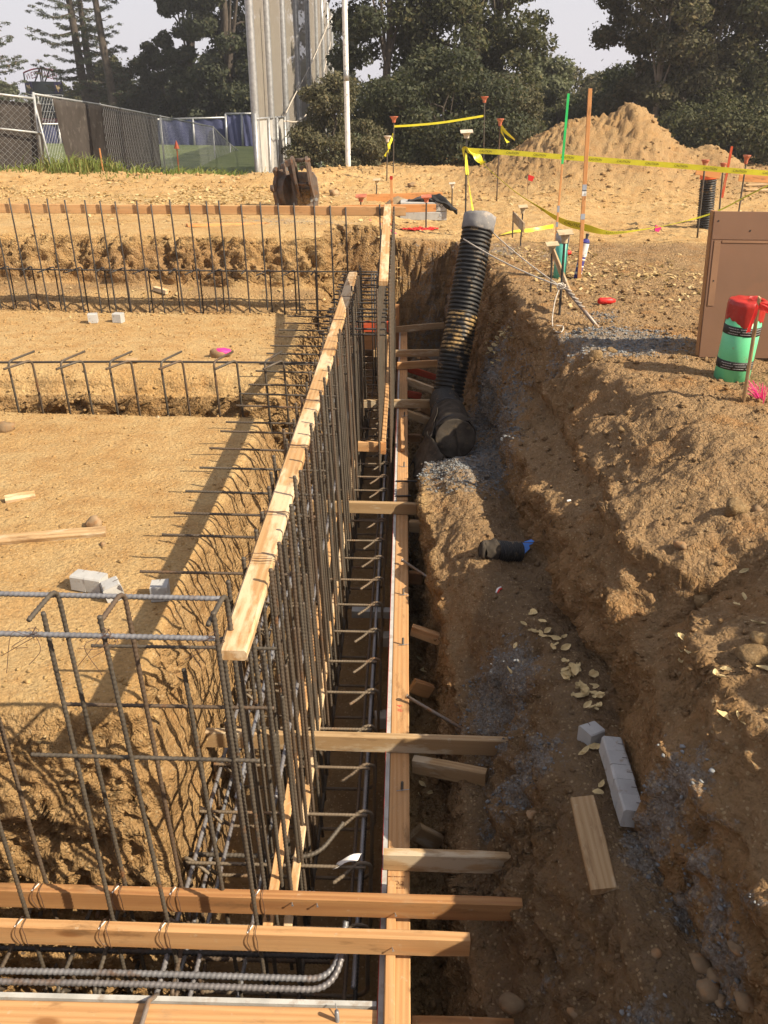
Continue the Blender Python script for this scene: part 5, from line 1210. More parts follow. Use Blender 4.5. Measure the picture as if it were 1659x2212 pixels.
# leaning rod whose shadow falls on the cover (stands just outside the frame)
# ------------------------------------------------------------------ stakes, pipes, capped rods
def lathstake(x0_, y0_, x1_, y1_, name, label, wd, th, mat, bands=(), z0=0., Y=None):
    a = pz(x0_, y0_, z0) if Y is None else py(x0_, y0_, Y); b_ = py(x1_, y1_, a.y); ax_ = unit(b_-a)
    t_ = Thing(name, label, 'stake'); t_.part('shaft', plank_mb(a-ax_*.12, b_, th, wd, (1, 0, 0), .0008, .002, seed=int(x0_)), mat)
    L = (b_-a).length
    for f0, f1, mt in bands:
        p, q = a+ax_*L*f0, a+ax_*L*f1; t_.part('paint_band', MB().bar(p, q, th+.003, wd+.003, (1, 0, 0)), mt)
    t_.done(); return a, b_
lathstake(1251, 604, 1275, 191, 'grade_stake', 'tall orange wooden stake with grey bands standing right of the blue pipe', .038, .020, 'wood_orange', ((.46, .49, 'white_paint'), (.485, .52, 'paint_grey'), (.335, .365, 'paint_grey')))
lathstake(1196, 565, 1228, 202, 'grade_stake', 'thinner stake with a bright green painted upper half', .022, .016, 'wood_orange', ((.60, 1.0, 'paint_green'), (.31, .35, 'paint_grey'), (.22, .25, 'paint_grey')))
def shortpipe(x0_, y0_, x1_, y1_, r, z0, name, label, mat, cap, caph, extra=None):
    a = pz(x0_, y0_, z0); b_ = py(x1_, y1_, a.y+.0); ax_ = unit(b_-a); L = (b_-a).length
    t_ = Thing(name, label, 'pipe'); t_.part('pipe_wall', MB().lathe([(r, -.1), (r, L)], a, ax_, 28), mat, True)
    t_.part('cap', MB().lathe([(r+.003, L-caph), (r+.006, L-caph+.01), (r+.006, L-.02), (r*.9, L+.012), (r*.4, L+.02), (0, L+.014)], a, ax_, 28), cap, True)
    if extra: extra(t_, a, ax_, L)
    t_.done()
def crumple(t_, a, ax_, L):
    mb = MB()
    for k in range(9): mb.rock(tuple(a+ax_*(L+.015)+Vector((.045*math.cos(k*2.4), .045*math.sin(k*2.4), .0))), .03, (1, 1, .5), k, .4)
    t_.part('tape_wad', mb, 'rubber_grey')
shortpipe(1208, 600, 1216, 503, .066, 0, 'teal_pipe', 'short teal pipe stub with a crumpled grey taped top behind the two beige capped rods', 'pvc_teal', 'galvanised', .10, crumple)
def bluex(t_, a, ax_, L):
    t_.part('white_label', MB().lathe([(.040, L-.16), (.041, L-.155), (.041, L-.03), (.040, L-.025)], a, ax_, 24, False), 'white_paint')
    for h in (.05, .12, .19, .27): t_.part('ring', MB().lathe([(.037, h), (.041, h+.01), (.037, h+.02)], a, ax_, 24, False), 'white_ink')
    t_.part('spout', MB().lathe([(.014, L), (.014, L+.05), (.018, L+.055), (.018, L+.07), (0, L+.072)], a, ax_, 12), 'rubber_grey')
shortpipe(1246, 602, 1266, 520, .036, 0, 'blue_pipe', 'slim blue ribbed pipe with a white label half hidden behind the orange stake', 'purple_pipe', 'purple_pipe', .02, bluex)
def rod(x0_, y0_, x1_, y1_, cap, label, r=.010, cs=.055, z0=0., grp=None, square=True, mat='rebar_black'):
    a = pz(x0_, y0_, z0); a = Vector((a.x, a.y, float(hgt(a.x, a.y)))) if z0 == 0 and a.y > 14 else a
    b_ = py(x1_, y1_, a.y); ax_ = unit(b_-a); t_ = Thing('capped_rod', label, 'rod', grp)
    t_.part('rod', MB().tube(resample([a-ax_*.15, b_], .1), r, 7), mat, True)
    mb = MB().lathe([(cs*.40, -.085), (cs*.44, -.05), (cs*.50, -.045), (cs*.72, -.012), (cs*.72, -.004)], b_, ax_, 14)
    i_ = t_.part('cap', mb, cap)
    if square: t_.part('plate', MB().bar(b_+Vector((-cs, 0, -.004)), b_+Vector((cs, .0, .006)), cs*2, .009, (0, -.2, 1), .004), cap, sub=i_)
    else: t_.part('plate', MB().lathe([(cs*.95, -.006), (cs, 0), (cs*.9, .008), (0, .010)], b_, ax_, 18), cap, sub=i_)
    t_.done(); return a, b_
rod(1189, 636, 1193, 527, 'cap_beige', 'beige capped rod left of the teal pipe, the shorter of two', .010, .058)
rod(1208, 682, 1221, 502, 'cap_beige', 'beige capped rod in front of the teal pipe, the taller of two', .011, .062)
plank('tie_lath', py(1196, 545, 8.35), py(1232, 640, 7.38), .02, .075, 'wood_old', 'flat lath slanting down between the two beige capped rods', 'board', None, (0, 0, 1), 91)
sk0, sk1 = pz(1291, 707, 0), py(1222, 622, 7.25)
single('rope_stake', MB().tube([sk0-unit(sk1-sk0)*.1, sk1], .016, 10), 'worn_steel', 'slanting steel stake holding the rope tied to the tall black pipe', 'stake', None, True)
def sag(a, b_, s_, n=10): return [Vector(a).lerp(Vector(b_), i/n)-Vector((0, 0, s_*4*(i/n)*(1-i/n))) for i in range(n+1)]
kn = py(1210, 618, 7.3)
ra = py(1001, 516, 8.55); rb = py(1062, 500, 8.75)
t_ = Thing('guy_rope', 'pale rope running in two strands from the tall black pipe to the slanting stake', 'rope')
t_.part('strand', MB().tube(sag(ra, kn, .03), .0065, 7), 'rope', True); t_.part('strand', MB().tube(sag(rb, kn, .02), .0055, 7), 'rope', True)
kk = []
for k in range(40): a = k*.62; kk.append(kn+(sk1-kn)*(k/40*.6)+Vector((.028*math.cos(a), .02*math.sin(a), .022*math.sin(a*.8+1))))
t_.part('knot', MB().tube(kk, .006, 6), 'rope', True)
kk = [sk1+(sk0-sk1)*(k/30*.55)+Vector((.020*math.cos(k*1.1), .02*math.sin(k*1.1), .012)) for k in range(31)]
t_.part('lashing', MB().tube(kk, .004, 6), 'rope', True)
t_.part('loose_end', MB().tube(arc_smooth([kn, py(1199, 650, 7.2), py(1193, 690, 7.1), surf(1197, 716)+Vector((0, 0, .01)), surf(1212, 720)+Vector((0, 0, .01)), surf(1216, 708)+Vector((0, 0, .01)), surf(1200, 706)+Vector((0, 0, .012))], 6), .005, 6), 'rope', True)
t_.done()
rod(1107, 512, 1109, 456, 'wood_dark', 'bare rusty rod left of the beige capped one near the yellow tape scrap', .010, .012, 0, None, False)
rod(1124, 532, 1130, 446, 'cap_beige', 'beige capped rod with a short board, left of the green painted stake', .010, .058)
plank('tie_lath', py(1110, 468, 10.7), py(1132, 492, 9.9), .02, .11, 'wood_old', 'short board fixed to the beige capped rod left of the green painted stake', 'board', None, (0, 0, 1), 92)
for (x0_, y0_, x1_, y1_, cp, lb, cs) in [(813, 434, 814, 388, 'cap_beige', 'small beige capped rod behind the orange board, left of the red lath', .07), (976, 446, 977, 396, 'cap_white', 'white capped rod right of the concrete blocks', .055), (779, 478, 780, 423, 'cap_orange', 'orange necked rod at the left end of the orange board', .085), (920, 497, 921, 424, 'cap_orange', 'orange necked rod in front of the concrete blocks', .075),
        (1005, 505, 1008, 284, 'cap_white', 'tall pale capped rod that the yellow tapes are tied to', .085)]:
    rod(x0_, y0_, x1_, y1_, cp, lb, .012, cs)
for (x0_, y0_, x1_, y1_, yy, cp, lb, cs) in [(850, 336, 851, 252, 21, 'cap_orange', 'orange capped far rod at the left end of the far tape', .12), (1046, 330, 1047, 209, 21, 'cap_orange', 'tallest orange capped far rod at the right end of the far tape', .11), (1079, 335, 1081, 257, 17.5, 'cap_orange', 'orange capped rod with yellow tape tails at the left foot of the spoil heap', .09), (836, 338, 837, 294, 20, 'cap_white', 'short capped far rod with yellow tape near the dark trees', .10),
        (1513, 470, 1524, 346, 12.6, 'cap_orange', 'orange capped rod just left of the far corrugated pipe', .07), (1554, 478, 1563, 353, 13.0, 'cap_orange', 'orange capped rod just right of the far corrugated pipe', .06), (1598, 450, 1614, 336, 14.0, 'cap_orange', 'orange capped rod nearest the right edge', .075)]:
    a = py(x0_, y0_, yy); b_ = py(x1_, y1_, yy); a.z = min(a.z, float(hgt(a.x, a.y))+.0)
    t_ = Thing('capped_rod', lb, 'rod'); t_.part('rod', MB().tube(resample([a, b_], .2), .013, 6), 'rebar', True)
    cs *= .78
    i_ = t_.part('cap', MB().lathe([(cs*.40, -.12), (cs*.5, -.06), (cs*.8, -.02), (cs, -.01), (cs, .008), (0, .010)], b_, (0, 0, 1), 12), cp); t_.done()
# far corrugated pipe
a = pz(1521, 495, 0); b_ = py(1532, 368, a.y); axf = unit(b_-a); L = (b_-a).length
t_ = Thing('corrugated_pipe', 'upright black corrugated pipe with an orange taped top standing on the far right', 'pipe')
mb = MB(); corrugated(mb, a-axf*.1, b_, .118, .034, .012, 28); t_.part('pipe_wall', mb, 'black_plastic', True)
t_.part('orange_tape', MB().lathe([(.121, L-.12), (.124, L-.11), (.124, L), (.09, L+.01), (0, L+.012)], a, axf, 28), 'tape_orange', True)
t_.part('grey_tape', MB().lathe([(.126, L-.05), (.127, L-.04), (.127, L+.012), (.09, L+.018), (0, L+.02)], a, axf, 28), 'galvanised', True); t_.done()
bd('batter_board', py(1504, 369, 12.9), py(1556, 379, 12.9), .02, .10, 'wood_orange', 'short orange batter board behind the far corrugated pipe', 93)
bd('batter_board', py(1596, 384, 14.1), py(1700, 388, 14.1), .02, .11, 'wood_orange', 'orange batter board at the right edge below the caution tape', 94)
bd('loose_board', surf(1608, 413)+Vector((0, 0, .03)), surf(1700, 413)+Vector((0, 0, .03)), .09, .035, 'wood_pale', 'pale board lying on the ground at the right edge, the nearer one', 95)
bd('loose_board', surf(1608, 405)+Vector((0, 0, .05)), surf(1700, 403)+Vector((0, 0, .05)), .05, .035, 'wood_old', 'narrow board lying on the ground at the right edge, the farther one', 96)
lathstake(1558, 436, 1581, 316, 'survey_lath', 'red painted lath right of the far corrugated pipe', .045, .02, 'wood_red')
lathstake(848, 492, 845, 380, 'survey_lath', 'orange lath with a red top standing behind the far board joint', .04, .02, 'wood_orange', ((.93, 1.0, 'tape_red'),))
bd('batter_board', py(740, 452, 13.6), py(942, 449, 13.6), .025, .115, 'wood_orange', 'bright orange batter board crossing in front of the concrete blocks', 97)
bd('batter_board', py(792, 428, 15.5), py(928+28, 423, 15.5), .025, .13, 'wood_orange', 'tan batter board behind the concrete blocks', 98)
bd('loose_board', surf(404, 490)+Vector((0, 0, .02)), surf(836, 484)+Vector((0, 0, .03)), .10, .035, 'wood_orange', 'long board lying flat on the ground behind the back wall', 99)
# concrete blocks with cloth
ya = 14.3; q0, q1 = py(885-20, 466, ya), py(965, 464, ya); zb = .0
for k, lb in enumerate(('lower grey concrete block of the stacked pair', 'upper grey concrete block of the stacked pair under black cloth')):
    t_ = Thing('concrete_block', lb, 'concrete block'); z0, z1 = zb+k*.142, zb+.137+k*.142
    t_.part('block', MB().bar((q0.x, ya+.22, (z0+z1)/2), (q1.x, ya+.22, (z0+z1)/2), .44, z1-z0, (0, 0, 1), .012), 'concrete')
    if k == 1:
        t_.part('lettering', text_mb('AJB', .07, (q1.x-.20, ya-.001, (z0+z1)/2-.015), (1, 0, 0), (0, 0, 1), .002), 'black_ink')
    t_.part('lettering', text_mb('O', .085 if k else .075, (q1.x-.09, ya-.001, (z0+z1)/2+.02), (1, 0, 0), (0, 0, 1), .002), 'black_ink' if k else 'paint_grey'); t_.done()
o = single('black_cloth', drape([(q0.x+.12, ya+.05, .32), (q0.x+.55, ya+.0, .34), (q0.x+.60, ya+.30, .33), (q0.x+.15, ya+.35, .31)], 0, 2, 'x', 14, 10, .03), 'rubber_grey', 'dark grey cloth folded on top of the concrete blocks', 'cloth', None, True); o.modifiers.new('t', 'SOLIDIFY').thickness = .03
o = single('black_cloth', drape([(q0.x+.34, ya+.1, .36), (q0.x+.62, ya+.1, .39), (q1.x+.17, ya-.05, .13), (q1.x+.03, ya-.05, .20)], 0, 5, 'x', 12, 14, .02), 'black_cloth', 'jet black cloth strip hanging over the right end of the concrete blocks', 'cloth', None, True); o.modifiers.new('t', 'SOLIDIFY').thickness = .03
single('boulder', MB().rock((q0.x-.05, ya+.45, .12), .24, (1.0, .7, .75), 3, .2), 'sandbag', 'rounded brown boulder left of the concrete blocks', 'rock', None, True)
rock(722, 422, .10, 'brown rock left of the small beige capped rod', (1, .8, .9), 8); rock(890, 405, .10, 'brown rock behind the tan batter board', (1.2, .8, .7), 9)
# ------------------------------------------------------------------ excavator attachment
wc = surf(640, 452, 0); AY = wc.y; sc_ = lambda x_, y_, d=0: py(x_, y_, AY+d)
t_ = Thing('compaction_wheel', 'rusty toothed excavator compaction wheel with its mounting bracket standing on the dirt', 'machine part')
Rw = .35; n = 96; cw = py(615, 416, AY+.15); axw = unit(Vector((1, -.42, .12)))
poly = []
for k in range(n):
    a = 2*math.pi*k/n; f = (k % 12); rr = Rw+.07 if f in (2, 3, 4, 5) else Rw-.015
    if f in (2, 5): rr = Rw+.065
    poly.append((math.cos(a)*rr*.88, math.sin(a)*rr*1.0))
uw = unit(Vector((0, 0, 1))-axw*axw.z); ww = axw.cross(uw)
for k in (0,):
    t_.part('toothed_disc', MB().prism(poly, .05, cw+axw*(k*.20-.03), ww, uw, axw), 'rust_steel')
t_.part('drum', MB().lathe([(Rw-.10, 0), (Rw-.10, .12)], cw, axw, 32), 'rust_steel')
for k in range(8):
    a = 2*math.pi*k/8+.25; c_ = cw-axw*.033+(ww*math.cos(a)*.25+uw*math.sin(a)*.27); t_.part('slot', MB().bar(c_-uw*.04, c_+uw*.04, .05, .006, tuple(axw)), 'black_ink')
pl = lambda pts, th, mat, nm, d=0: t_.part(nm, MB().prism([(0, 0)]*0+[(py(x_, y_, AY+d).x, py(x_, y_, AY+d).z) for x_, y_ in pts][::-1], th, (0, AY+d, 0), (1, 0, 0), (0, 0, 1), (0, 1, 0)), mat)
pl([(632, 372), (650, 452), (686, 452), (689, 420), (684, 385), (676, 372)], .08, 'worn_steel', 'back_plate', .02)
def side(xt, xb, off, nm='side_plate'):
    a = [py(xt, 336, AY), py(xt+5, 334, AY), py(xb+6, 395, AY), py(xb+2, 422, AY), py(xb-6, 418, AY), py(xb-8, 395, AY)]
    z_ = lambda y_: py(640, y_, AY).z
    # side plates stand edge-on to the viewer, deep in Y
    X0 = py(xt, 345, AY).x; X1 = py(xb, 415, AY).x
    prof = [(-.26, z_(338)), (-.30, z_(350)), (-.30, z_(395)), (-.16, z_(424)), (.10, z_(424)), (.14, z_(400)), (.10, z_(350)), (-.1, z_(336))]
    mb = MB(); vs = []
    for s_ in (0, .032):
        for (d_, zz) in prof: tt = (z_(336)-zz)/(z_(336)-z_(424)); vs.append((X0+(X1-X0)*tt+s_, AY+d_, zz))
    m_ = len(prof); mb.add(vs, [tuple(range(m_)), tuple(range(m_, 2*m_))[::-1]]+[(i, i+m_, (i+1) % m_+m_, (i+1) % m_) for i in range(m_)]); t_.part(nm, mb, 'rust_steel')
side(631, 648, 0); side(662, 676, 0)
pl([(614, 345), (629, 345), (628, 356), (618, 362)], .03, 'worn_steel', 'lug', -.05)
pl([(616, 346), (634, 340), (650, 400), (652, 424), (640, 424)], .03, 'rust_steel', 'inner_plate', .12)
for y_ in (346, 398): t_.part('pin', MB().tube([py(638, y_, AY-.2), py(670, y_-1, AY-.2)], .026, 12), 'rust_steel', True)
for p_ in ((652, 374), (648, 360)): pl([(p_[0]-4, p_[1]), (p_[0]+12, p_[1]-2), (p_[0]+4, p_[1]+10)], .03, 'worn_steel', 'gusset', .0)
mb = MB(); r9 = random.Random(9)
for k in range(40): q = py(r9.uniform(645, 668), r9.uniform(412, 452), AY-.02); mb.rock(q, r9.uniform(.02, .05), (1, .7, 1), k, .4)
t_.part('caked_dirt', mb, 'soil'); 
for p_ in ((683, 431), (672, 433)): t_.part('bolt', MB().lathe([(.025, 0), (.025, .02), (0, .022)], py(*p_, AY+.02), (0, -1, 0), 8), 'galvanised_light')
t_.done()
# ------------------------------------------------------------------ caution tapes
def tape(name, pts, width, label, twist=None, letters=True, sizes=None, widths=None):
    pts = arc_smooth(pts, 14); n_ = len(pts); U = []
    for i in range(n_):
        t2 = unit(pts[min(i+1, n_-1)]-pts[max(i-1, 0)]); a = twist(i/(n_-1)) if twist else 0
        up_ = unit(Vector((0, 0, 1))-t2*t2.z) if abs(t2.z) < .97 else unit(Vector((0, 1, 0))-t2*t2.y); side_ = t2.cross(up_); U.append(up_*math.cos(a)+side_*math.sin(a))
    wd = [(widths(i/(n_-1)) if widths else 1)*width for i in range(n_)]
    mb = MB(); vs = []
    for i in range(n_): vs += [pts[i]-U[i]*wd[i]/2, pts[i], pts[i]+U[i]*wd[i]/2]
    mb.add(vs, [(i*3+k, (i+1)*3+k, (i+1)*3+k+1, i*3+k+1) for i in range(n_-1) for k in (0, 1)])
    t_ = Thing(name, label, 'tape'); t_.part('ribbon', mb, 'caution_yellow')
    if letters:
        cum = [0]
        for a, b_ in zip(pts, pts[1:]): cum.append(cum[-1]+(b_-a).length)
        def place(s0):
            def f(u_, v_):
                s_ = max(0, min(cum[-1]-1e-4, s0+u_)); i = max(j for j in range(n_-1) if cum[j] <= s_); tt = (s_-cum[i])/(cum[i+1]-cum[i]+1e-9)
                p = pts[i].lerp(pts[i+1], tt); U_ = U[i].lerp(U[i+1], tt).normalized(); t2 = unit(pts[i+1]-pts[i]); nn_ = t2.cross(U_)
                if nn_.y > 0: nn_ = -nn_
                return p+U_*(v_+.0)*(wd[i]/width)+nn_*.0035
            return f
        s_ = .25
        while s_ < cum[-1]-.2:
            t_.part('lettering', text_mb('CAUTION', width*.58, (0, 0, 0), (1, 0, 0), (0, 0, 1), 0, 1.0, .25, place(s_)), 'black_ink'); s_ += width*5.6 if letters is True else letters
    e = t_.done()
    for o in t_.made[:1]: o.modifiers.new('t', 'SOLIDIFY').thickness = .0012
    return e
TY = 12.75
tape('caution_tape', [py(1010, 325, TY), py(1100, 330, 12.6), py(1265, 343, 12.4), py(1450, 357, 12.2), py(1600, 370, 12.0), py(1720, 378, 11.9)], .066, 'bright yellow caution tape stretched across the right side above the stakes')
tape('caution_tape', [py(1014, 330, TY), py(1040, 352, 12.4), py(1110, 412, 12.2), py(1165, 448, 12.0), py(1215, 478, 11.9), py(1262, 491, 11.8), py(1320, 503, 11.7), py(1400, 494, 11.6), py(1470, 480, 11.5), py(1545, 458, 11.4), py(1620, 420, 11.2), py(1700, 380, 11)], .10, 'sagging yellow caution tape that dips behind the orange stake', lambda q: .6*math.sin(q*6), True, None,
     lambda q: .08+.92*math.exp(-((q-.42)/.13)**2)+.12*(q > .75))
tape('caution_tape', [py(1006, 330, TY-.05), py(1009, 370, TY-.1), py(1016, 420, TY-.15), py(1024, 470, TY-.2)], .06, 'yellow caution tape end hanging down beside the tall pale capped rod', lambda q: .5+q)
tape('caution_tape', [py(1008, 322, TY-.06), py(1020, 330, TY-.2), py(1032, 340, TY-.25), py(1044, 354, TY-.2)], .10, 'bunched yellow tape knot sticking out right of the tall pale capped rod', lambda q: q*4, False, None, lambda q: .5+.6*abs(math.sin(q*7)))
tape('caution_tape', [py(1003, 345, TY-.04), py(1001, 325, TY-.05), py(1006, 318, TY-.07), py(1012, 330, TY-.04)], .05, 'yellow tape loop wound round the tall pale capped rod', lambda q: q*2, False)
tape('caution_tape', [py(851, 273, 21), py(900, 270, 21), py(960, 264, 21), py(1047, 250, 21)], .045, 'far yellow tape between two orange capped rods before the dark trees', None, False)
tape('caution_tape', [py(1081, 273, 17.5), py(1095, 288, 17.4), py(1112, 302, 17.3)], .07, 'yellow tape tail fluttering at the left of the spoil heap, the upper one', lambda q: q, False)
tape('caution_tape', [py(1081, 280, 17.5), py(1090, 297, 17.4), py(1098, 308, 17.3)], .06, 'yellow tape tail fluttering at the left of the spoil heap, the lower one', lambda q: q*2, False)
tape('caution_tape', [py(851, 275, 21), py(847, 298, 21), py(838, 322, 20.6)], .05, 'yellow tape hanging down from the left far rod', lambda q: q*2, False)
tape('caution_tape', [py(837, 300, 20), py(840, 320, 20), py(832, 338, 20)], .06, 'yellow tape wound on the short far rod near the dark trees', lambda q: q*3, False)
tape('caution_tape', [surf(1078, 512)+Vector((0, 0, .02)), surf(1110, 505)+Vector((0, 0, .03)), surf(1150, 500)+Vector((0, 0, .02)), surf(1195, 493)+Vector((0, 0, .03))], .06, 'crumpled yellow tape lying on the ground left of the teal pipe', lambda q: 1.2+q*2, False)
# small flags
def flag(x0_, y0_, x1_, y1_, mat, label, fs=.09, wire='wire'):
    a = surf(x0_, y0_); b_ = py(x1_, y1_, a.y); t_ = Thing('marker_flag', label, 'flag'); t_.part('wire', MB().tube([a, b_], .005, 5), wire)
    t_.part('flag', MB().prism([(0, 0), (fs, -.3*fs), (fs*.7, -fs), (0, -.8*fs)], .004, b_, (1, 0, 0), (0, 0, 1), (0, 1, 0)), mat); t_.done()
flag(1139, 418, 1141, 377, 'red_plastic', 'small red flag on the open dirt below the spoil heap', .13)
flag(1414, 500, 1415, 486, 'pink', 'tiny pink flag in the ground under the sagging tape', .10)
lathstake(226, 392, 215, 320, 'survey_lath', 'thin rusty stake by the fence post at the left', .03, .02, 'wood_orange')
for k, (x_, y_, L_, lb) in enumerate([(1310, 657, .16, 'red plastic stub lying on the ground right of the rope stake'), (1226, 551, .09, 'small red plastic stub lying just right of the teal pipe')]):
    p = surf(x_, y_); single('plastic_stub', MB().lathe([(.018, 0), (.03, .02), (.03, L_*.7), (.014, L_)], p+Vector((-L_/2, 0, .028)), (1, .1, 0), 12), 'red_plastic', lb, 'plastic scrap', None, True)
# paint dashes on the ground
def spray(x_, y_, rx, mat, label, n_=60, seed=0, ry=.4):
    r = random.Random(seed); c_ = surf(x_, y_); mb = MB()
    for k in range(n_):
        a, b2 = r.gauss(0, rx*.45), r.gauss(0, rx*ry*.45); z_ = float(hgt(c_.x+a, c_.y+b2))+.018; s_ = r.uniform(.2, 1)*rx*.12
        an = r.uniform(0, 6); mb.rock((c_.x+a, c_.y+b2, z_), s_, (1, 1, .35), k, .3)
    single('paint_mark', mb, mat, label, 'paint mark', None, False, None)
spray(900, 497, .35, 'red_plastic', 'red sprayed paint dust on the rim in front of the concrete blocks', 50, 1, .3); spray(830+10, 497, .16, 'pink', 'pink sprayed spot at the rim beside the far board end', 30, 2, .3)
# ================================================================== BACKGROUND
# netting poles
nets = [(565, 556, 23.0), (590, 590, 26.3), (622, 622, 30.0), (650, 650, 33.8), (673, 673, 37.6), (690, 690, 41.4), (703, 703, 45), (714, 714, 48.8), (722, 722, 52.4)]
NX = []
for k, (xb, xm, yy) in enumerate(nets):
    b_ = py(xm, 250, yy); NX.append((b_.x, yy))
    top = 6.9 if k < 6 else 6.3
    t_ = Thing('netting_pole', 'tall round galvanised pole in the row that holds the ball netting', 'pole', 'netting poles in a receding row')
    t_.part('shaft', MB().tube(resample([(b_.x, yy, -1.4), (b_.x-.05, yy, 1.), (b_.x-.10, yy, top)], 1.), .10 if k < 3 else .095, 14), 'galvanised', True)
    t_.part('cap', MB().lathe([(.105, 0), (.105, .03), (.06, .08), (0, .09)], (b_.x-.10, yy, top), (0, 0, 1), 12), 'galvanised', True); t_.done()
mb = MB(); vs = []; fs = []
nn_ = 40; pts_ = [(np.interp(t, [q[1] for q in NX], [q[0] for q in NX]), t) for t in np.linspace(23.0, 52.4, nn_)]
for i, (x_, yy) in enumerate(pts_):
    for j in range(9):
        z_ = .9+j*(5.6/8); vs.append((x_-.13+.012*math.sin(i*.5+j*.4), yy, z_-.12*math.sin(i*math.pi/5)**2*(j == 8)))
mb.add(vs, [(i*9+j, (i+1)*9+j, (i+1)*9+j+1, i*9+j+1) for i in range(nn_-1) for j in range(8)])
single('ball_netting', mb, 'netting', 'tall greyish net hung between the receding galvanised poles', 'net')
for k, pts in enumerate([[py(722, 20, 50), py(680, 120, 40), py(632, 215, 31), py(615, 250, 27)], [py(715, 90, 50), py(690, 190, 36), py(655, 255, 28), py(613, 262, 25)]]):
    single('net_rope', MB().tube(arc_smooth(pts, 10), .018, 5), 'rope', 'slack rope hanging from the last pole toward the bush, the %s one' % ('upper' if k == 0 else 'lower'), 'rope', None, True)
# white slatted panel under the poles
t_ = Thing('slatted_fence', 'off-white slatted chain link panel at the foot of the netting poles', 'fence')
f0, f1 = py(553, 250, 22.6), py(619, 250, 30.5)
zt0, zt1 = py(553, 257, 22.6).z, py(617, 252, 30.5).z
vs = []; 
mb = MB(); m_ = 46
for i in range(m_):
    t = (i+.08)/m_; t2 = (i+.92)/m_; a = Vector((f0.x+(f1.x-f0.x)*t, f0.y+(f1.y-f0.y)*t, 0)); b2 = Vector((f0.x+(f1.x-f0.x)*t2, f0.y+(f1.y-f0.y)*t2, 0))
    mb.add([(a.x, a.y, -1.1), (b2.x, b2.y, -1.1), (b2.x, b2.y, zt0+(zt1-zt0)*t2-.05), (a.x, a.y, zt0+(zt1-zt0)*t-.05), (a.x-.02, a.y, -1.1), (b2.x-.02, b2.y, -1.1), (b2.x-.02, b2.y, zt0+(zt1-zt0)*t2-.05), (a.x-.02, a.y, zt0+(zt1-zt0)*t-.05)], [(0, 1, 2, 3), (7, 6, 5, 4), (0, 3, 7, 4), (1, 5, 6, 2), (3, 2, 6, 7)])
t_.part('slats', mb, 'slat_white')
t_.part('rail', MB().tube([(f0.x, f0.y-.03, zt0), (f1.x, f1.y-.03, zt1)], .03, 8), 'galvanised', True); t_.part('rail', MB().tube([(f0.x+.03, f0.y-.03, .0), (f1.x+.03, f1.y-.03, .1)], .025, 8), 'galvanised', True)
t_.part('post', MB().tube([(f0.x-.02, f0.y-.05, -1.2), (f0.x-.02, f0.y-.05, zt0+.12)], .055, 10), 'galvanised', True)
for q in (.28, .55, .85): t_.part('post', MB().tube([(f0.x+(f1.x-f0.x)*q+.05, f0.y+(f1.y-f0.y)*q, -1.2), (f0.x+(f1.x-f0.x)*q+.05, f0.y+(f1.y-f0.y)*q, zt0)], .04, 8), 'galvanised', True)
t_.done()
# white light pole
a = py(753, 352, 24.5); b_ = py(743, -60, 24.5)
t_ = Thing('white_pole', 'white painted pole with grey worn patches rising out of the picture', 'pole'); t_.part('shaft', MB().tube(resample([(a.x, a.y, -.3), b_+(b_-a)*.3], .8), .068, 14), 'white_paint', True)
t_.part('collar', MB().lathe([(.072, 0), (.072, .25)], py(748, 175, 24.5), (0, 0, 1), 14), 'galvanised', True); t_.done()
# chain link fence
def chainlink(p0, p1, z0a, z1a, z0b, z1b, step=.085, r=.0042):
    mb = MB(); p0, p1 = Vector((*p0, 0)), Vector((*p1, 0)); L = (p1-p0).length; d = unit(p1-p0); nrm = d.cross(Vector((0, 0, 1)))
    def P_(s_, h): t = s_/L; return p0+d*s_+Vector((0, 0, (z0a+(z0b-z0a)*t)+h*((z1a+(z1b-z1a)*t)-(z0a+(z0b-z0a)*t))))
    H = z1a-z0a; k = -H/1.0
    for sg in (1, -1):
        s_ = -H
        while s_ < L+H:
            sa, sb = (s_, s_+H) if sg > 0 else (s_+H, s_); ha, hb = 0., 1.
            # clip to 0..L
            def cl(sa, sb):
                t0, t1 = 0., 1.; ds = sb-sa
                for lo in (0, 1):
                    pass
                ta = (0-sa)/ds; tb = (L-sa)/ds; lo_, hi_ = min(ta, tb), max(ta, tb); return max(0, lo_), min(1, hi_)
            t0, t1 = cl(sa, sb)
            if t1 > t0+.01:
                a, b2 = P_(sa+(sb-sa)*t0, t0), P_(sa+(sb-sa)*t1, t1); a = a+nrm*.004*sg; b2 = b2+nrm*.004*sg
                x = unit(b2-a); y = nrm; z = x.cross(y)
                vs = [q+(y*math.cos(w_)+z*math.sin(w_))*r for q in (a, b2) for w_ in (0, 2.1, 4.2)]; mb.add(vs, [(0, 1, 4, 3), (1, 2, 5, 4), (2, 0, 3, 5)])
            s_ += step*1.41
    return mb
def fpt(xt, yt, Y): p = py(xt, yt, Y); return (p.x, Y, p.z)
posts = [fpt(72, 203, 22.0), fpt(216, 226, 26.5), fpt(346, 251, 34.0), fpt(460, 274, 46.0), fpt(497, 311, 50.0), fpt(548, 352, 55.0)]
HB = [1.95, 1.95, 1.95, 1.9, 1.9, 1.9]
t_ = Thing('chain_link_fence', 'long chain link fence with black screening receding behind the dirt on the left', 'fence')
for k in range(5):
    a, b_ = posts[k], posts[k+1]; za, zb_ = a[2]-HB[k], b_[2]-HB[k+1]
    t_.part('mesh', chainlink(a[:2], b_[:2], za, a[2], zb_, b_[2], .12+.03*k, .0026+.0008*k), 'galvanised_light')
    t_.part('top_rail', MB().tube([a, b_], .026, 8), 'galvanised_light', True)
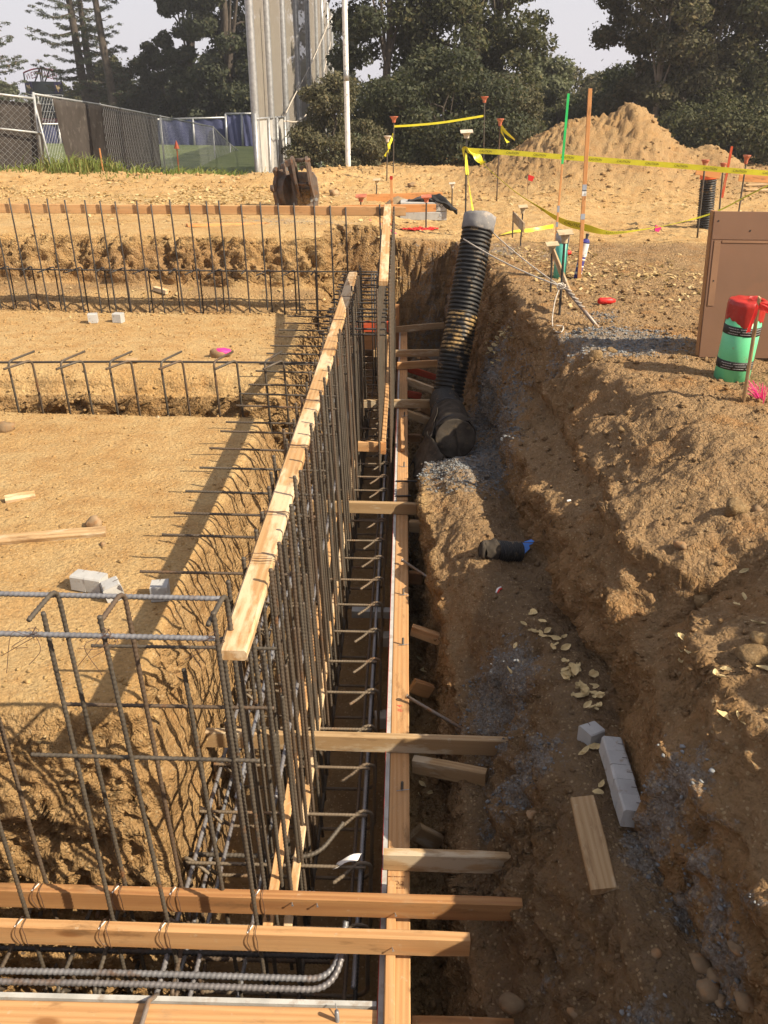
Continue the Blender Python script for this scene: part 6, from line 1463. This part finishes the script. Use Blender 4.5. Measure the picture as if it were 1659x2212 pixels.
for k, a in enumerate(posts):
    t_.part('post', MB().tube([(a[0]+.0, a[1], a[2]-HB[k]-.3), (a[0], a[1], a[2]+.04)], .033, 8), 'galvanised_light', True)
def scr(k, u0, u1, off, mat, seed, sagt=.0, skew=0.):
    a, b_ = posts[k], posts[k+1]; vs = []; n1, n2 = 22, 12
    for i in range(n1):
        for j in range(n2):
            v = j/(n2-1); u_ = u0+(u1-u0)*i/(n1-1)+skew*(1-v)*(1-i/(n1-1)); top = a[2]+(b_[2]-a[2])*u_-.02-sagt*math.sin(math.pi*i/(n1-1)*4)**2; bot = top-1.82+.10*math.sin(i*.7+seed)
            q = .03*math.sin(u_*14+v*4+seed)+.02*float(fbm(u_*5, v*4, seed, 2, 3)); vs.append((a[0]+(b_[0]-a[0])*u_+off+q*.6, a[1]+(b_[1]-a[1])*u_, bot+(top-bot)*v))
    return MB().add(vs, [(i*n2+j, (i+1)*n2+j, (i+1)*n2+j+1, i*n2+j+1) for i in range(n1-1) for j in range(n2-1)])
t_.part('screen_cloth', scr(0, .20, .995, .06, 'x', 1, .03, .12), 'windscreen_black', True); t_.part('screen_cloth', scr(1, .02, .98, -.09, 'x', 2), 'windscreen_black', True)
t_.done()
for o in [q for q in COL.objects if q.name.startswith('screen_cloth')]: o.modifiers.new('t', 'SOLIDIFY').thickness = .006
# gate leaf at the left
t_ = Thing('chain_link_gate', 'chain link gate leaf with black cloth behind it at the left edge', 'gate')
ga, gb_ = fpt(-70, 195, 21.2), fpt(74, 213, 21.8); gz0, gz1 = ga[2]-2.0, gb_[2]-1.95
t_.part('mesh', chainlink(ga[:2], gb_[:2], gz0, ga[2], gz1, gb_[2], .10, .0032), 'galvanised_light')
t_.part('rail', MB().tube([ga, gb_], .028, 8), 'galvanised_light', True); t_.part('rail', MB().tube([fpt(-70, 270, 21.2), fpt(92, 288, 21.8)], .024, 8), 'galvanised_light', True)
t_.part('post', MB().tube([gb_, fpt(92, 358, 21.8)], .03, 8), 'galvanised_light', True); t_.part('brace', MB().tube([fpt(70, 205, 21.9), fpt(111, 362, 21.5)], .026, 8), 'galvanised_light', True)
t_.part('cloth', MB().bar((ga[0], ga[1]+.15, (gz0+ga[2])/2-.04), (gb_[0], gb_[1]+.15, (gz1+gb_[2])/2-.04), .01, 1.8), 'windscreen_black')
t_.done()
# blue outfield fence
t_ = Thing('windscreen_fence', 'low blue windscreen fence across the far side of the playing field', 'fence')
def blue(x0_, x1_, yt0, yt1, yb, Y, d=0):
    a, b_ = py(x0_, yt0, Y), py(x1_, yt1, Y); z_ = py(x0_, yb, Y).z; vs = []; m_ = 24
    for i in range(m_):
        for j in range(5): u_ = i/(m_-1); top = a.z+(b_.z-a.z)*u_; vs.append((a.x+(b_.x-a.x)*u_, Y+.05*math.sin(i*1.3+j), z_+(top-z_)*j/4))
    mb = MB().add(vs, [(i*5+j, (i+1)*5+j, (i+1)*5+j+1, i*5+j+1) for i in range(m_-1) for j in range(4)]); return mb, a, b_, z_
for (x0_, x1_, yt0, yt1, yb, Y) in [(346, 487, 258, 254, 318, 55.5), (487, 556, 246, 245, 318, 55), (-60, 126, 268, 268, 326, 55.5), (126, 346, 262, 258, 320, 55.7)]:
    mb, a, b_, z_ = blue(x0_, x1_, yt0, yt1, yb, Y); t_.part('blue_cloth', mb, 'windscreen_blue', True); t_.part('rail', MB().tube([a, b_], .06, 6), 'galvanised', True)
    for q in np.linspace(0, 1, 3): t_.part('post', MB().tube([a.lerp(b_, q), Vector((a.lerp(b_, q).x, Y-.1, z_-.4))], .07, 6), 'galvanised', True)
t_.done()
# scoreboard
SY = 72.; kS = SY/92.
def sp_(x_, y_, d=0): return py(x_, y_, SY+d)
t_ = Thing('scoreboard', 'dark ball field scoreboard with a red arched WEST VALLEY sign on top', 'scoreboard')
cx = .5*(sp_(58, 200).x+sp_(134, 200).x); hw = .5*(sp_(136, 200).x-sp_(58, 200).x)
z = lambda y_: sp_(95, y_).z
def panel(x0_, x1_, y0, y1, d, mat, nm, sub=None): return t_.part(nm, MB().box((cx+hw*x0_, SY+d, z(y1)), (cx+hw*x1_, SY+d+.25, z(y0))), mat, sub=sub)
ib = panel(-1, 1, 176, 262, 0, 'scoreboard_dark', 'board'); panel(-1, -.62, 178, 202, -.08, 'navy', 'badge_panel'); panel(.62, 1, 177, 201, -.08, 'navy', 'badge_panel')
for x_ in (-.81, .81): t_.part('badge', MB().prism([(-.14, -.1), (0, -.42), (.16, -.1), (.3, -.02), (.14, .1), (.18, .34), (-.02, .18), (-.2, .3), (-.16, .05)], .04, (cx+hw*x_, SY-.13, z(190)), (.9*kS, 0, 0), (0, 0, .9*kS), (0, 1, 0)), 'badge')
for (a, b2, c_, d_) in [(-1, 1, 204, 205.3), (-.42, -.36, 204, 240), (.36, .40, 204, 240), (-1, -.96, 204, 240), (.96, 1, 204, 240), (-.42, .38, 224, 225.2), (-1, 1, 240, 241.2)]: panel(a, b2, c_, d_, -.05, 'white_paint', 'divider')
panel(-1, 1, 256, 266, -.12, 'maroon', 'name_strip')
for x_ in (-.95, .95, 0): t_.part('leg', MB().box((cx+hw*x_-.12, SY+.1, -1.4), (cx+hw*x_+.12, SY+.35, z(262))), 'scoreboard_dark')
t_.part('lettering', text_mb('K SCHW', .42*kS, (cx-hw*.02, SY-.13, z(261)), (1, 0, 0), (0, 0, 1), .02), 'white_paint')
t_.part('lettering', text_mb('HOME   GUEST', .30, (cx, SY-.06, z(245)), (1, 0, 0), (0, 0, 1), .02), 'white_paint') if False else None
arcz = lambda u_: z(158)+(1-u_*u_)*(z(148)-z(158))
for s_ in (0, 1):
    pts = [(cx+hw*u_, SY, arcz(u_)-s_*0) for u_ in np.linspace(-1, 1, 15)]
    if s_ == 0: t_.part('arch_frame', MB().tube(pts, .07*kS, 5), 'maroon')
for a, b2 in ((-1, -1), (1, 1), (-.45, -.1), (0, 0), (.1, .45), (-.1, -.1)): t_.part('strut', MB().tube([(cx+hw*a, SY+.05, z(177)), (cx+hw*b2, SY+.05, arcz(b2))], .07*kS, 5), 'scoreboard_dark')
f = lambda u_, v_: Vector((cx+u_, SY-.1, v_+arcz(max(-1, min(1, u_/hw)))-.52*kS))
t_.part('lettering', text_mb('WEST VALLEY', .86*kS, (0, 0, 0), (1, 0, 0), (0, 0, 1), 0, (hw*1.8)/(5.55*kS), 0, f), 'maroon'); t_.done()
fp = py(384, 345, 33); t_ = Thing('marker_flag', 'salmon coloured cone-shaped flag standing on the grass behind the fence', 'flag'); t_.part('pole', MB().tube([(fp.x, 33, -1.25), (fp.x, 33, py(384, 318, 33).z)], .02, 6), 'tape_orange'); t_.part('flag', MB().lathe([(.10, 0), (.04, .18), (.0, .28)], (fp.x, 33, py(384, 321, 33).z), (0, 0, 1), 10), 'tape_orange'); t_.done()
# stacked boards and pipe at the left edge
bd('loose_board', surf(-40, 372)+Vector((0, 0, .12)), surf(86, 358)+Vector((0, 0, .10)), .12, .05, 'wood_old', 'weathered board lying at the foot of the gate, the longer one', 101)
bd('loose_board', surf(-60, 366)+Vector((0, 0, .25)), surf(18, 360)+Vector((0, 0, .25)), .18, .06, 'wood_pale', 'pale board stacked at the left edge by the gate', 102)
# ================================================================== VEGETATION
def leaves(centers, radii, counts, size, seed, flat=.6, up=.35, tone_fn=None, aspect=.55):
    "many small leaf sprays; returns verts, faces, tone"
    r = np.random.default_rng(seed); C = []
    for c, R, n in zip(centers, radii, counts):
        d = r.normal(size=(n, 3)); d /= np.linalg.norm(d, axis=1, keepdims=True); rad = r.random(n)**.42
        q = np.array(c)+d*rad[:, None]*np.array(R); C.append(np.concatenate([q, d], 1))
    A = np.concatenate(C); n = len(A); c = A[:, :3]; d = A[:, 3:]
    nrm = d*.9+r.normal(size=(n, 3))*.75+np.array([0, 0, up]); nrm /= np.linalg.norm(nrm, axis=1, keepdims=True)
    t1 = np.cross(nrm, r.normal(size=(n, 3))); t1 /= np.linalg.norm(t1, axis=1, keepdims=True)+1e-9; t2 = np.cross(nrm, t1)
    s = size*(.55+.9*r.random(n))[:, None]
    V = np.stack([c-t1*s, c+t2*s*aspect, c+t1*s, c-t2*s*aspect], 1)
    V += r.normal(size=V.shape)*size*.12
    col = np.zeros((n, 4, 4), np.float32); col[..., 0] = np.clip(.5+.3*r.normal(size=n), 0, 1)[:, None]; col[..., 1] = r.random(n)[:, None]
    return V.reshape(-1, 3), np.arange(n*4).reshape(-1, 4), col.reshape(-1, 4)
def leaf_obj(name, parts, mat, parent, base):
    V = np.concatenate([p[0] for p in parts])-np.array(base); off = 0; Fs = []
    for p in parts: Fs.append(p[1]+off); off += len(p[0])
    me = mesh_np(name, V, np.concatenate(Fs)); ca = me.color_attributes.new('tone', 'FLOAT_COLOR', 'POINT'); ca.data.foreach_set('color', np.concatenate([p[2] for p in parts]).reshape(-1))
    return link(name, me, mat, (0, 0, 0), parent)
def tree(name, label, x, y, z0, H, W, mat, seed, base_h=.15, nleaf=22000, size=.13, clumps=60, trunks=1, trunk_mat='bark', group=None, D=None, shape='oak', cat='tree', lean=0.):
    r = random.Random(seed); D = D or W*.8
    e = bpy.data.objects.new(name, None); COL.objects.link(e); e.location = (x, y, z0); setp(e, label, cat, group)
    cs, rs, tips = [], [], []
    for k in range(clumps):
        u = r.random(); a = r.uniform(0, 6.283)
        if shape == 'oak': prof = (math.sin(math.pi*min(1, .12+.88*u)))**.55 if u > .3 else .78+.2*u
        elif shape == 'cone': prof = (1-u)**.8*.95+.08
        elif shape == 'column': prof = .9*(1-u**4)**.5+.1
        else: prof = (1-u*u)**.5
        rad = prof*math.sqrt(r.uniform(.25, 1.))
        h = z0+H*(base_h+(1-base_h)*u)
        c = (x+math.cos(a)*rad*W/2+lean*u, y+math.sin(a)*rad*D/2, h)
        R = r.uniform(.085, .16)*W*(.8 if shape == 'cone' else 1); cs.append(c); rs.append((R*1.15, R*1.1, R*.75)); tips.append(c)
    vol = [q[0]**2 for q in rs]; tot = sum(vol); cnt = [max(40, int(nleaf*v/tot)) for v in vol]
    parts = [leaves(cs, rs, cnt, size, seed)]
    # stray twigs outside the clumps
    st = r.sample(cs, min(len(cs), 26)); parts.append(leaves(st, [(W*.2, W*.2, W*.15)]*len(st), [int(nleaf*.05/26)+6]*len(st), size*.9, seed+1))
    leaf_obj('crown', parts, mat, e, (x, y, z0))
    for tk in range(trunks):
        mb = MB(); dx = (tk-(trunks-1)/2)*W*.16; r0 = max(.07, H*.018)/(1 if trunks == 1 else 1.6)
        top = Vector((x+dx*1.6+lean*.6, y, z0+H*.78)); b0 = Vector((x+dx, y, z0-.3)); path = [b0.lerp(top, i/9)+Vector((r.uniform(-.12, .12)*(i > 0), r.uniform(-.1, .1), 0)) for i in range(10)]
        mb.tube(path, r0, 9, True, [r0*(1.25-.11*i) for i in range(10)])
        for c in r.sample(tips, min(len(tips), 12)):
            i = r.randint(3, 7); p = path[i]; c = Vector(c)
            if c.z < p.z: continue
            mb.tube([p, p.lerp(c, .5)+Vector((0, 0, .15*H*.1)), c], .05, 5, False, [r0*.42, r0*.25, r0*.08])
        link('trunk', to_mesh('trunk', mb, (x, y, z0)), trunk_mat, (0, 0, 0), e, True)
    return e
def conifer(label, x, y, z0, H, W, seed, dens=1.0, sparse=False, lean=0.):
    r = random.Random(seed); e = bpy.data.objects.new('conifer', None); COL.objects.link(e); e.location = (x, y, z0); setp(e, label, 'tree', None)
    mb = MB(); path = [Vector((x+lean*i/11+r.uniform(-.05, .05), y, z0+H*i/11)) for i in range(12)]; mb.tube(path, .3, 9, True, [max(.03, H*.020*(1-i/12.5)) for i in range(12)])
    link('trunk', to_mesh('trunk', mb, (x, y, z0)), 'bark', (0, 0, 0), e, True)
    bm = MB(); cs, rs = [], []; h = .20 if not sparse else .15
    while h < .99:
        k = 3 if not sparse else 2
        for _ in range(k):
            a = r.uniform(0, 6.283); L = W/2*(1-h)**.65*r.uniform(.65, 1.1)*(1 if not sparse else r.uniform(.3, .8)); p = Vector((x+lean*h, y, z0+H*h)); d = Vector((math.cos(a), math.sin(a), 0))
            q = [p, p+d*L*.5+Vector((0, 0, -.10*L)), p+d*L+Vector((0, 0, -.04*L+.10*L))]; qq = arc_smooth(q, 5); bm.tube(qq, .03, 5, False, [max(.012, .05*(1-i/len(qq))) for i in range(len(qq))])
            n_ = max(3, int(L/.42*dens))
            for i in range(1, n_+1):
                t_ = i/n_; c = p.lerp(q[2], t_)+Vector((r.uniform(-.15, .15), r.uniform(-.15, .15), -.12*L*math.sin(math.pi*t_)*.8-.10))
                if sparse and r.random() < .55: continue
                cs.append(tuple(c)); s_ = .30*(1.2-.5*t_); rs.append((s_*1.3, s_*1.3, s_*.42))
        h += .028 if not sparse else .034
    link('branches', to_mesh('branches', bm, (x, y, z0)), 'bark', (0, 0, 0), e)
    leaf_obj('needles', [leaves(cs, rs, [int(46*dens)]*len(cs), .10, seed, aspect=.22)], 'needle', e, (x, y, z0)); return e
def at(xp, Y): return py(xp, 330, Y).x
# centre oaks, close behind the dirt
T = [ # px, Y, z0, H, W, mat, clumps, nleaf, size, base, label
 (838, 33, -.3, 9.5, 4.0, 'leaf_dark', 60, 24480, 0.079, .02, 'dark dense oak directly right of the white pole'),
 (915, 35, -.3, 11.5, 5.6, 'leaf_oak', 80, 33120, 0.079, .04, 'big dense oak in the middle of the picture behind the orange capped rods'),
 (1010, 34, -.3, 11.0, 5.2, 'leaf_oak', 80, 33120, 0.079, .03, 'tall dense oak left of the sky gap'),
 (1066, 36.5, -.3, 9.6, 2.7, 'leaf_oak', 46, 17280, 0.079, .05, 'narrower oak whose edge borders the sky gap'),
 (960, 29.5, -.2, 3.2, 5.0, 'leaf_dark', 40, 15840, 0.062, .0, 'low dark thicket at the foot of the middle oaks'),
 (1062, 30.5, -.2, 2.7, 3.6, 'leaf_dusty', 34, 12960, 0.059, .0, 'greyish low thicket left of the spoil heap'),
 (872, 31.5, -.2, 2.8, 3.0, 'leaf_dark', 34, 12960, 0.062, .0, 'low leafy thicket behind the round bush'),
 (1150, 46, -.4, 4.3, 4.5, 'leaf_far', 50, 17280, 0.090, .0, 'pale distant trees low in the sky gap'),
 (1225, 52, -.4, 4.1, 5.0, 'leaf_dusty', 36, 11520, 0.102, .0, 'distant scrub closing the bottom of the sky gap'),
 (1200, 40, -.3, 2.6, 4.5, 'leaf_oak', 36, 12960, 0.079, .0, 'dark bush behind the top of the spoil heap'),
 (1378, 37, -.3, 8.6, 3.9, 'leaf_dusty', 76, 28800, 0.079, .14, 'dusty oak at the left edge of the right hand grove'),
 (1460, 34.5, -.3, 9.8, 4.8, 'leaf_dusty', 90, 34560, 0.079, .25, 'dusty oak with pale forked trunks behind the spoil heap'),
 (1565, 36, -.3, 10.5, 5.8, 'leaf_dusty', 80, 31680, 0.081, .10, 'big dusty oak second from the right edge'),
 (1690, 34, -.3, 9.6, 5.5, 'leaf_oak', 70, 24480, 0.081, .05, 'dusty oak cut by the right edge'),
 (1340, 42, -.3, 3.4, 5.5, 'leaf_dark', 40, 14400, 0.085, .0, 'dark undergrowth behind the spoil heap peak'),
 (1460, 40, -.3, 4.0, 6.0, 'leaf_dark', 40, 14400, 0.085, .0, 'dark undergrowth behind the pale forked trunks'),
 (1590, 32, -.2, 2.4, 5.5, 'leaf_oak', 40, 15840, 0.059, .0, 'low leafy hedge behind the red lath on the right'),
 (1500, 33, -.2, 1.9, 3.5, 'leaf_dark', 30, 11520, 0.059, .0, 'low dark brush right of the pale trunks'),
 # left background
 (505, 60, -1.3, 17., 6.4, 'leaf_dark', 80, 27360, 0.130, .05, 'tall dark evergreen directly left of the netting poles'),
 (432, 64, -1.3, 15., 4.6, 'leaf_dark', 70, 21600, 0.130, .05, 'tall dark evergreen second from the netting poles'),
 (600, 66, -1.3, 17., 8.0, 'leaf_dark', 70, 23040, 0.136, .02, 'dark evergreen seen through the netting, left one'),
 (690, 62, -1.3, 17., 7.0, 'leaf_dark', 70, 23040, 0.136, .02, 'dark evergreen seen through the netting, right one'),
 (366, 68, -1.3, 7.4, 4.2, 'leaf_dark', 44, 15840, 0.124, .0, 'rounded dark tree beside the tall evergreens'),
 (312, 70, -1.3, 5.9, 4.6, 'leaf_oak', 44, 14400, 0.124, .0, 'mid height green tree above the fence middle'),
 (258, 74, -1.3, 6.1, 4.6, 'leaf_oak', 44, 14400, 0.124, .0, 'mid height green tree behind the bare dead trunk'),
 (200, 80, -1.3, 4.5, 5.0, 'leaf_oak', 40, 11520, 0.124, .0, 'low green tree under the double trunked conifer'),
 (470, 75, -1.3, 5.0, 12., 'leaf_dark', 50, 14400, 0.147, .0, 'dark thicket behind the blue fence'),
 (330, 86, -1.3, 4.4, 14., 'leaf_dark', 50, 14400, 0.147, .0, 'dark thicket behind the fence middle'),
 (560, 80, -1.3, 6.0, 10., 'leaf_dark', 50, 12960, 0.147, .0, 'dark thicket behind the slatted panel'),
 (20, 84, -1.3, 4.6, 5.0, 'leaf_far', 40, 11520, 0.136, .0, 'light green tree behind the left of the scoreboard'),
 (-60, 82, -1.3, 4.6, 7.0, 'leaf_oak', 40, 10080, 0.136, .0, 'green tree at the far left edge'),
 (90, 88, -1.3, 2.6, 9.0, 'leaf_dark', 36, 10080, 0.136, .0, 'dark low thicket behind the scoreboard legs'),
 (150, 100, -1.3, 4.9, 4.0, 'leaf_far', 30, 8640, 0.136, .0, 'hazy tree right of the scoreboard')]
for k, (xp, Y, z0, H, W, mt, cl, nl, sz, bh, lb) in enumerate(T):
    tr = 3 if 'forked' in lb else (2 if 'left edge of the right hand' in lb else 1)
    tree('oak_tree' if ('oak' in lb) else ('bush' if any(q in lb for q in ('thicket', 'brush', 'scrub', 'undergrowth', 'hedge', 'bush')) else 'tree'), lb, at(xp, Y), Y, z0, H, W, mt, 200+k, bh, nl, sz, cl, tr, 'bark_pale' if tr > 1 else 'bark', None, None, 'oak', 'bush' if any(q in lb for q in ('thicket', 'brush', 'scrub', 'undergrowth', 'hedge', 'bush')) else 'tree')
# round bush by the poles
bx = at(722, 27.); tree('bush', 'round leafy bush between the netting poles and the white pole', bx, 27.2, -.35, 2.7, 2.75, 'leaf_dusty', 300, .0, 34000, .042, 60, 1, 'bark', None, 2.6, 'dome', 'bush')
# conifers on the left
conifer('tall sparse conifer in front of its twin, upper left', at(205, 66), 66, -1.3, 19., 9.5, 11, .9, False, -.9)
conifer('second tall conifer trunk standing just behind its twin, upper left', at(222, 69), 69, -1.3, 18., 8.0, 12, .8, False, -.6)
conifer('mostly bare reddish conifer right of the twin conifers', at(262, 62), 62, -1.3, 17.5, 6.0, 13, .7, True, -1.0)
conifer('leaning conifer at the upper left corner', at(22, 58), 58, -1.3, 12.5, 7.5, 14, 1.0, False, -1.9)
# grass and weeds at the foot of the fence
def blades(name, spots, mat, label, seed):
    r = random.Random(seed); V, F, Cc = [], [], []
    for (xp, Y, n, h, spread) in spots:
        for _ in range(n):
            x = py(xp, 345, Y).x+r.gauss(0, spread); y = Y+r.uniform(-.5, .5); z = float(grade(np.array(x), np.array(y)))-.03 if Y < 23.5 else py(xp, 352, Y).z
            hh = h*r.uniform(.4, 1.1); a = r.uniform(0, 6.28); b = hh*r.uniform(.2, .9); w_ = .012
            p = [(x, y, z), (x+math.cos(a)*b*.3, y+math.sin(a)*b*.3, z+hh*.6), (x+math.cos(a)*b, y+math.sin(a)*b, z+hh*(.95-.35*r.random()))]
            o = len(V)
            for q, ww in zip(p, (w_, w_*.8, .002)): V += [(q[0]-ww, q[1], q[2]), (q[0]+ww, q[1], q[2])]
            F += [(o, o+1, o+3, o+2), (o+2, o+3, o+5, o+4)]; t_ = r.random(); t2 = r.random(); Cc += [(t_, t2, 0, 1)]*6
    me = mesh_np(name, np.array(V), np.array(F)); ca = me.color_attributes.new('tone', 'FLOAT_COLOR', 'POINT'); ca.data.foreach_set('color', np.array(Cc, np.float32).reshape(-1))
    return setp(link(name, me, mat), label, 'weeds', None, 'stuff')
blades('weeds', [(130, 21.6, 120, .38, .35), (165, 21.4, 260, .55, .4), (205, 21.8, 200, .45, .45), (245, 22, 120, .3, .5), (300, 22.2, 100, .28, .6), (395, 22.5, 260, .34, .7), (435, 22.5, 200, .28, .6), (350, 22.4, 120, .25, .8), (490, 22.6, 120, .22, .8), (30, 21.2, 150, .22, .8), (270, 20.6, 60, .18, .4), (430, 20.8, 60, .14, .7), (100, 21.3, 120, .3, .4)], 'grass_blade', 'long green and straw coloured weeds along the foot of the chain link fence', 5)
# overall sanity of labels is checked by the render report
# ------------------------------------------------------------------ thin smoke haze in the air
mb = MB().box((-150, -8, -3.4), (110, 150, 16)); me = bpy.data.meshes.new('haze'); me.from_pydata(mb.v, [], mb.f); me.update()
m = bpy.data.materials.new('haze'); m.use_nodes = True; t = m.node_tree; t.nodes.remove(t.nodes['Principled BSDF'])
pv = t.nodes.new('ShaderNodeVolumePrincipled'); pv.inputs['Density'].default_value = .0011; pv.inputs['Color'].default_value = (.90, .90, .94, 1); pv.inputs['Anisotropy'].default_value = .3
t.links.new(pv.outputs[0], t.nodes['Material Output'].inputs['Volume']); me.materials.append(m)
hz_o = bpy.data.objects.new('haze', me); COL.objects.link(hz_o); setp(hz_o, 'thin pale smoke haze filling the air', 'haze', None, 'stuff')
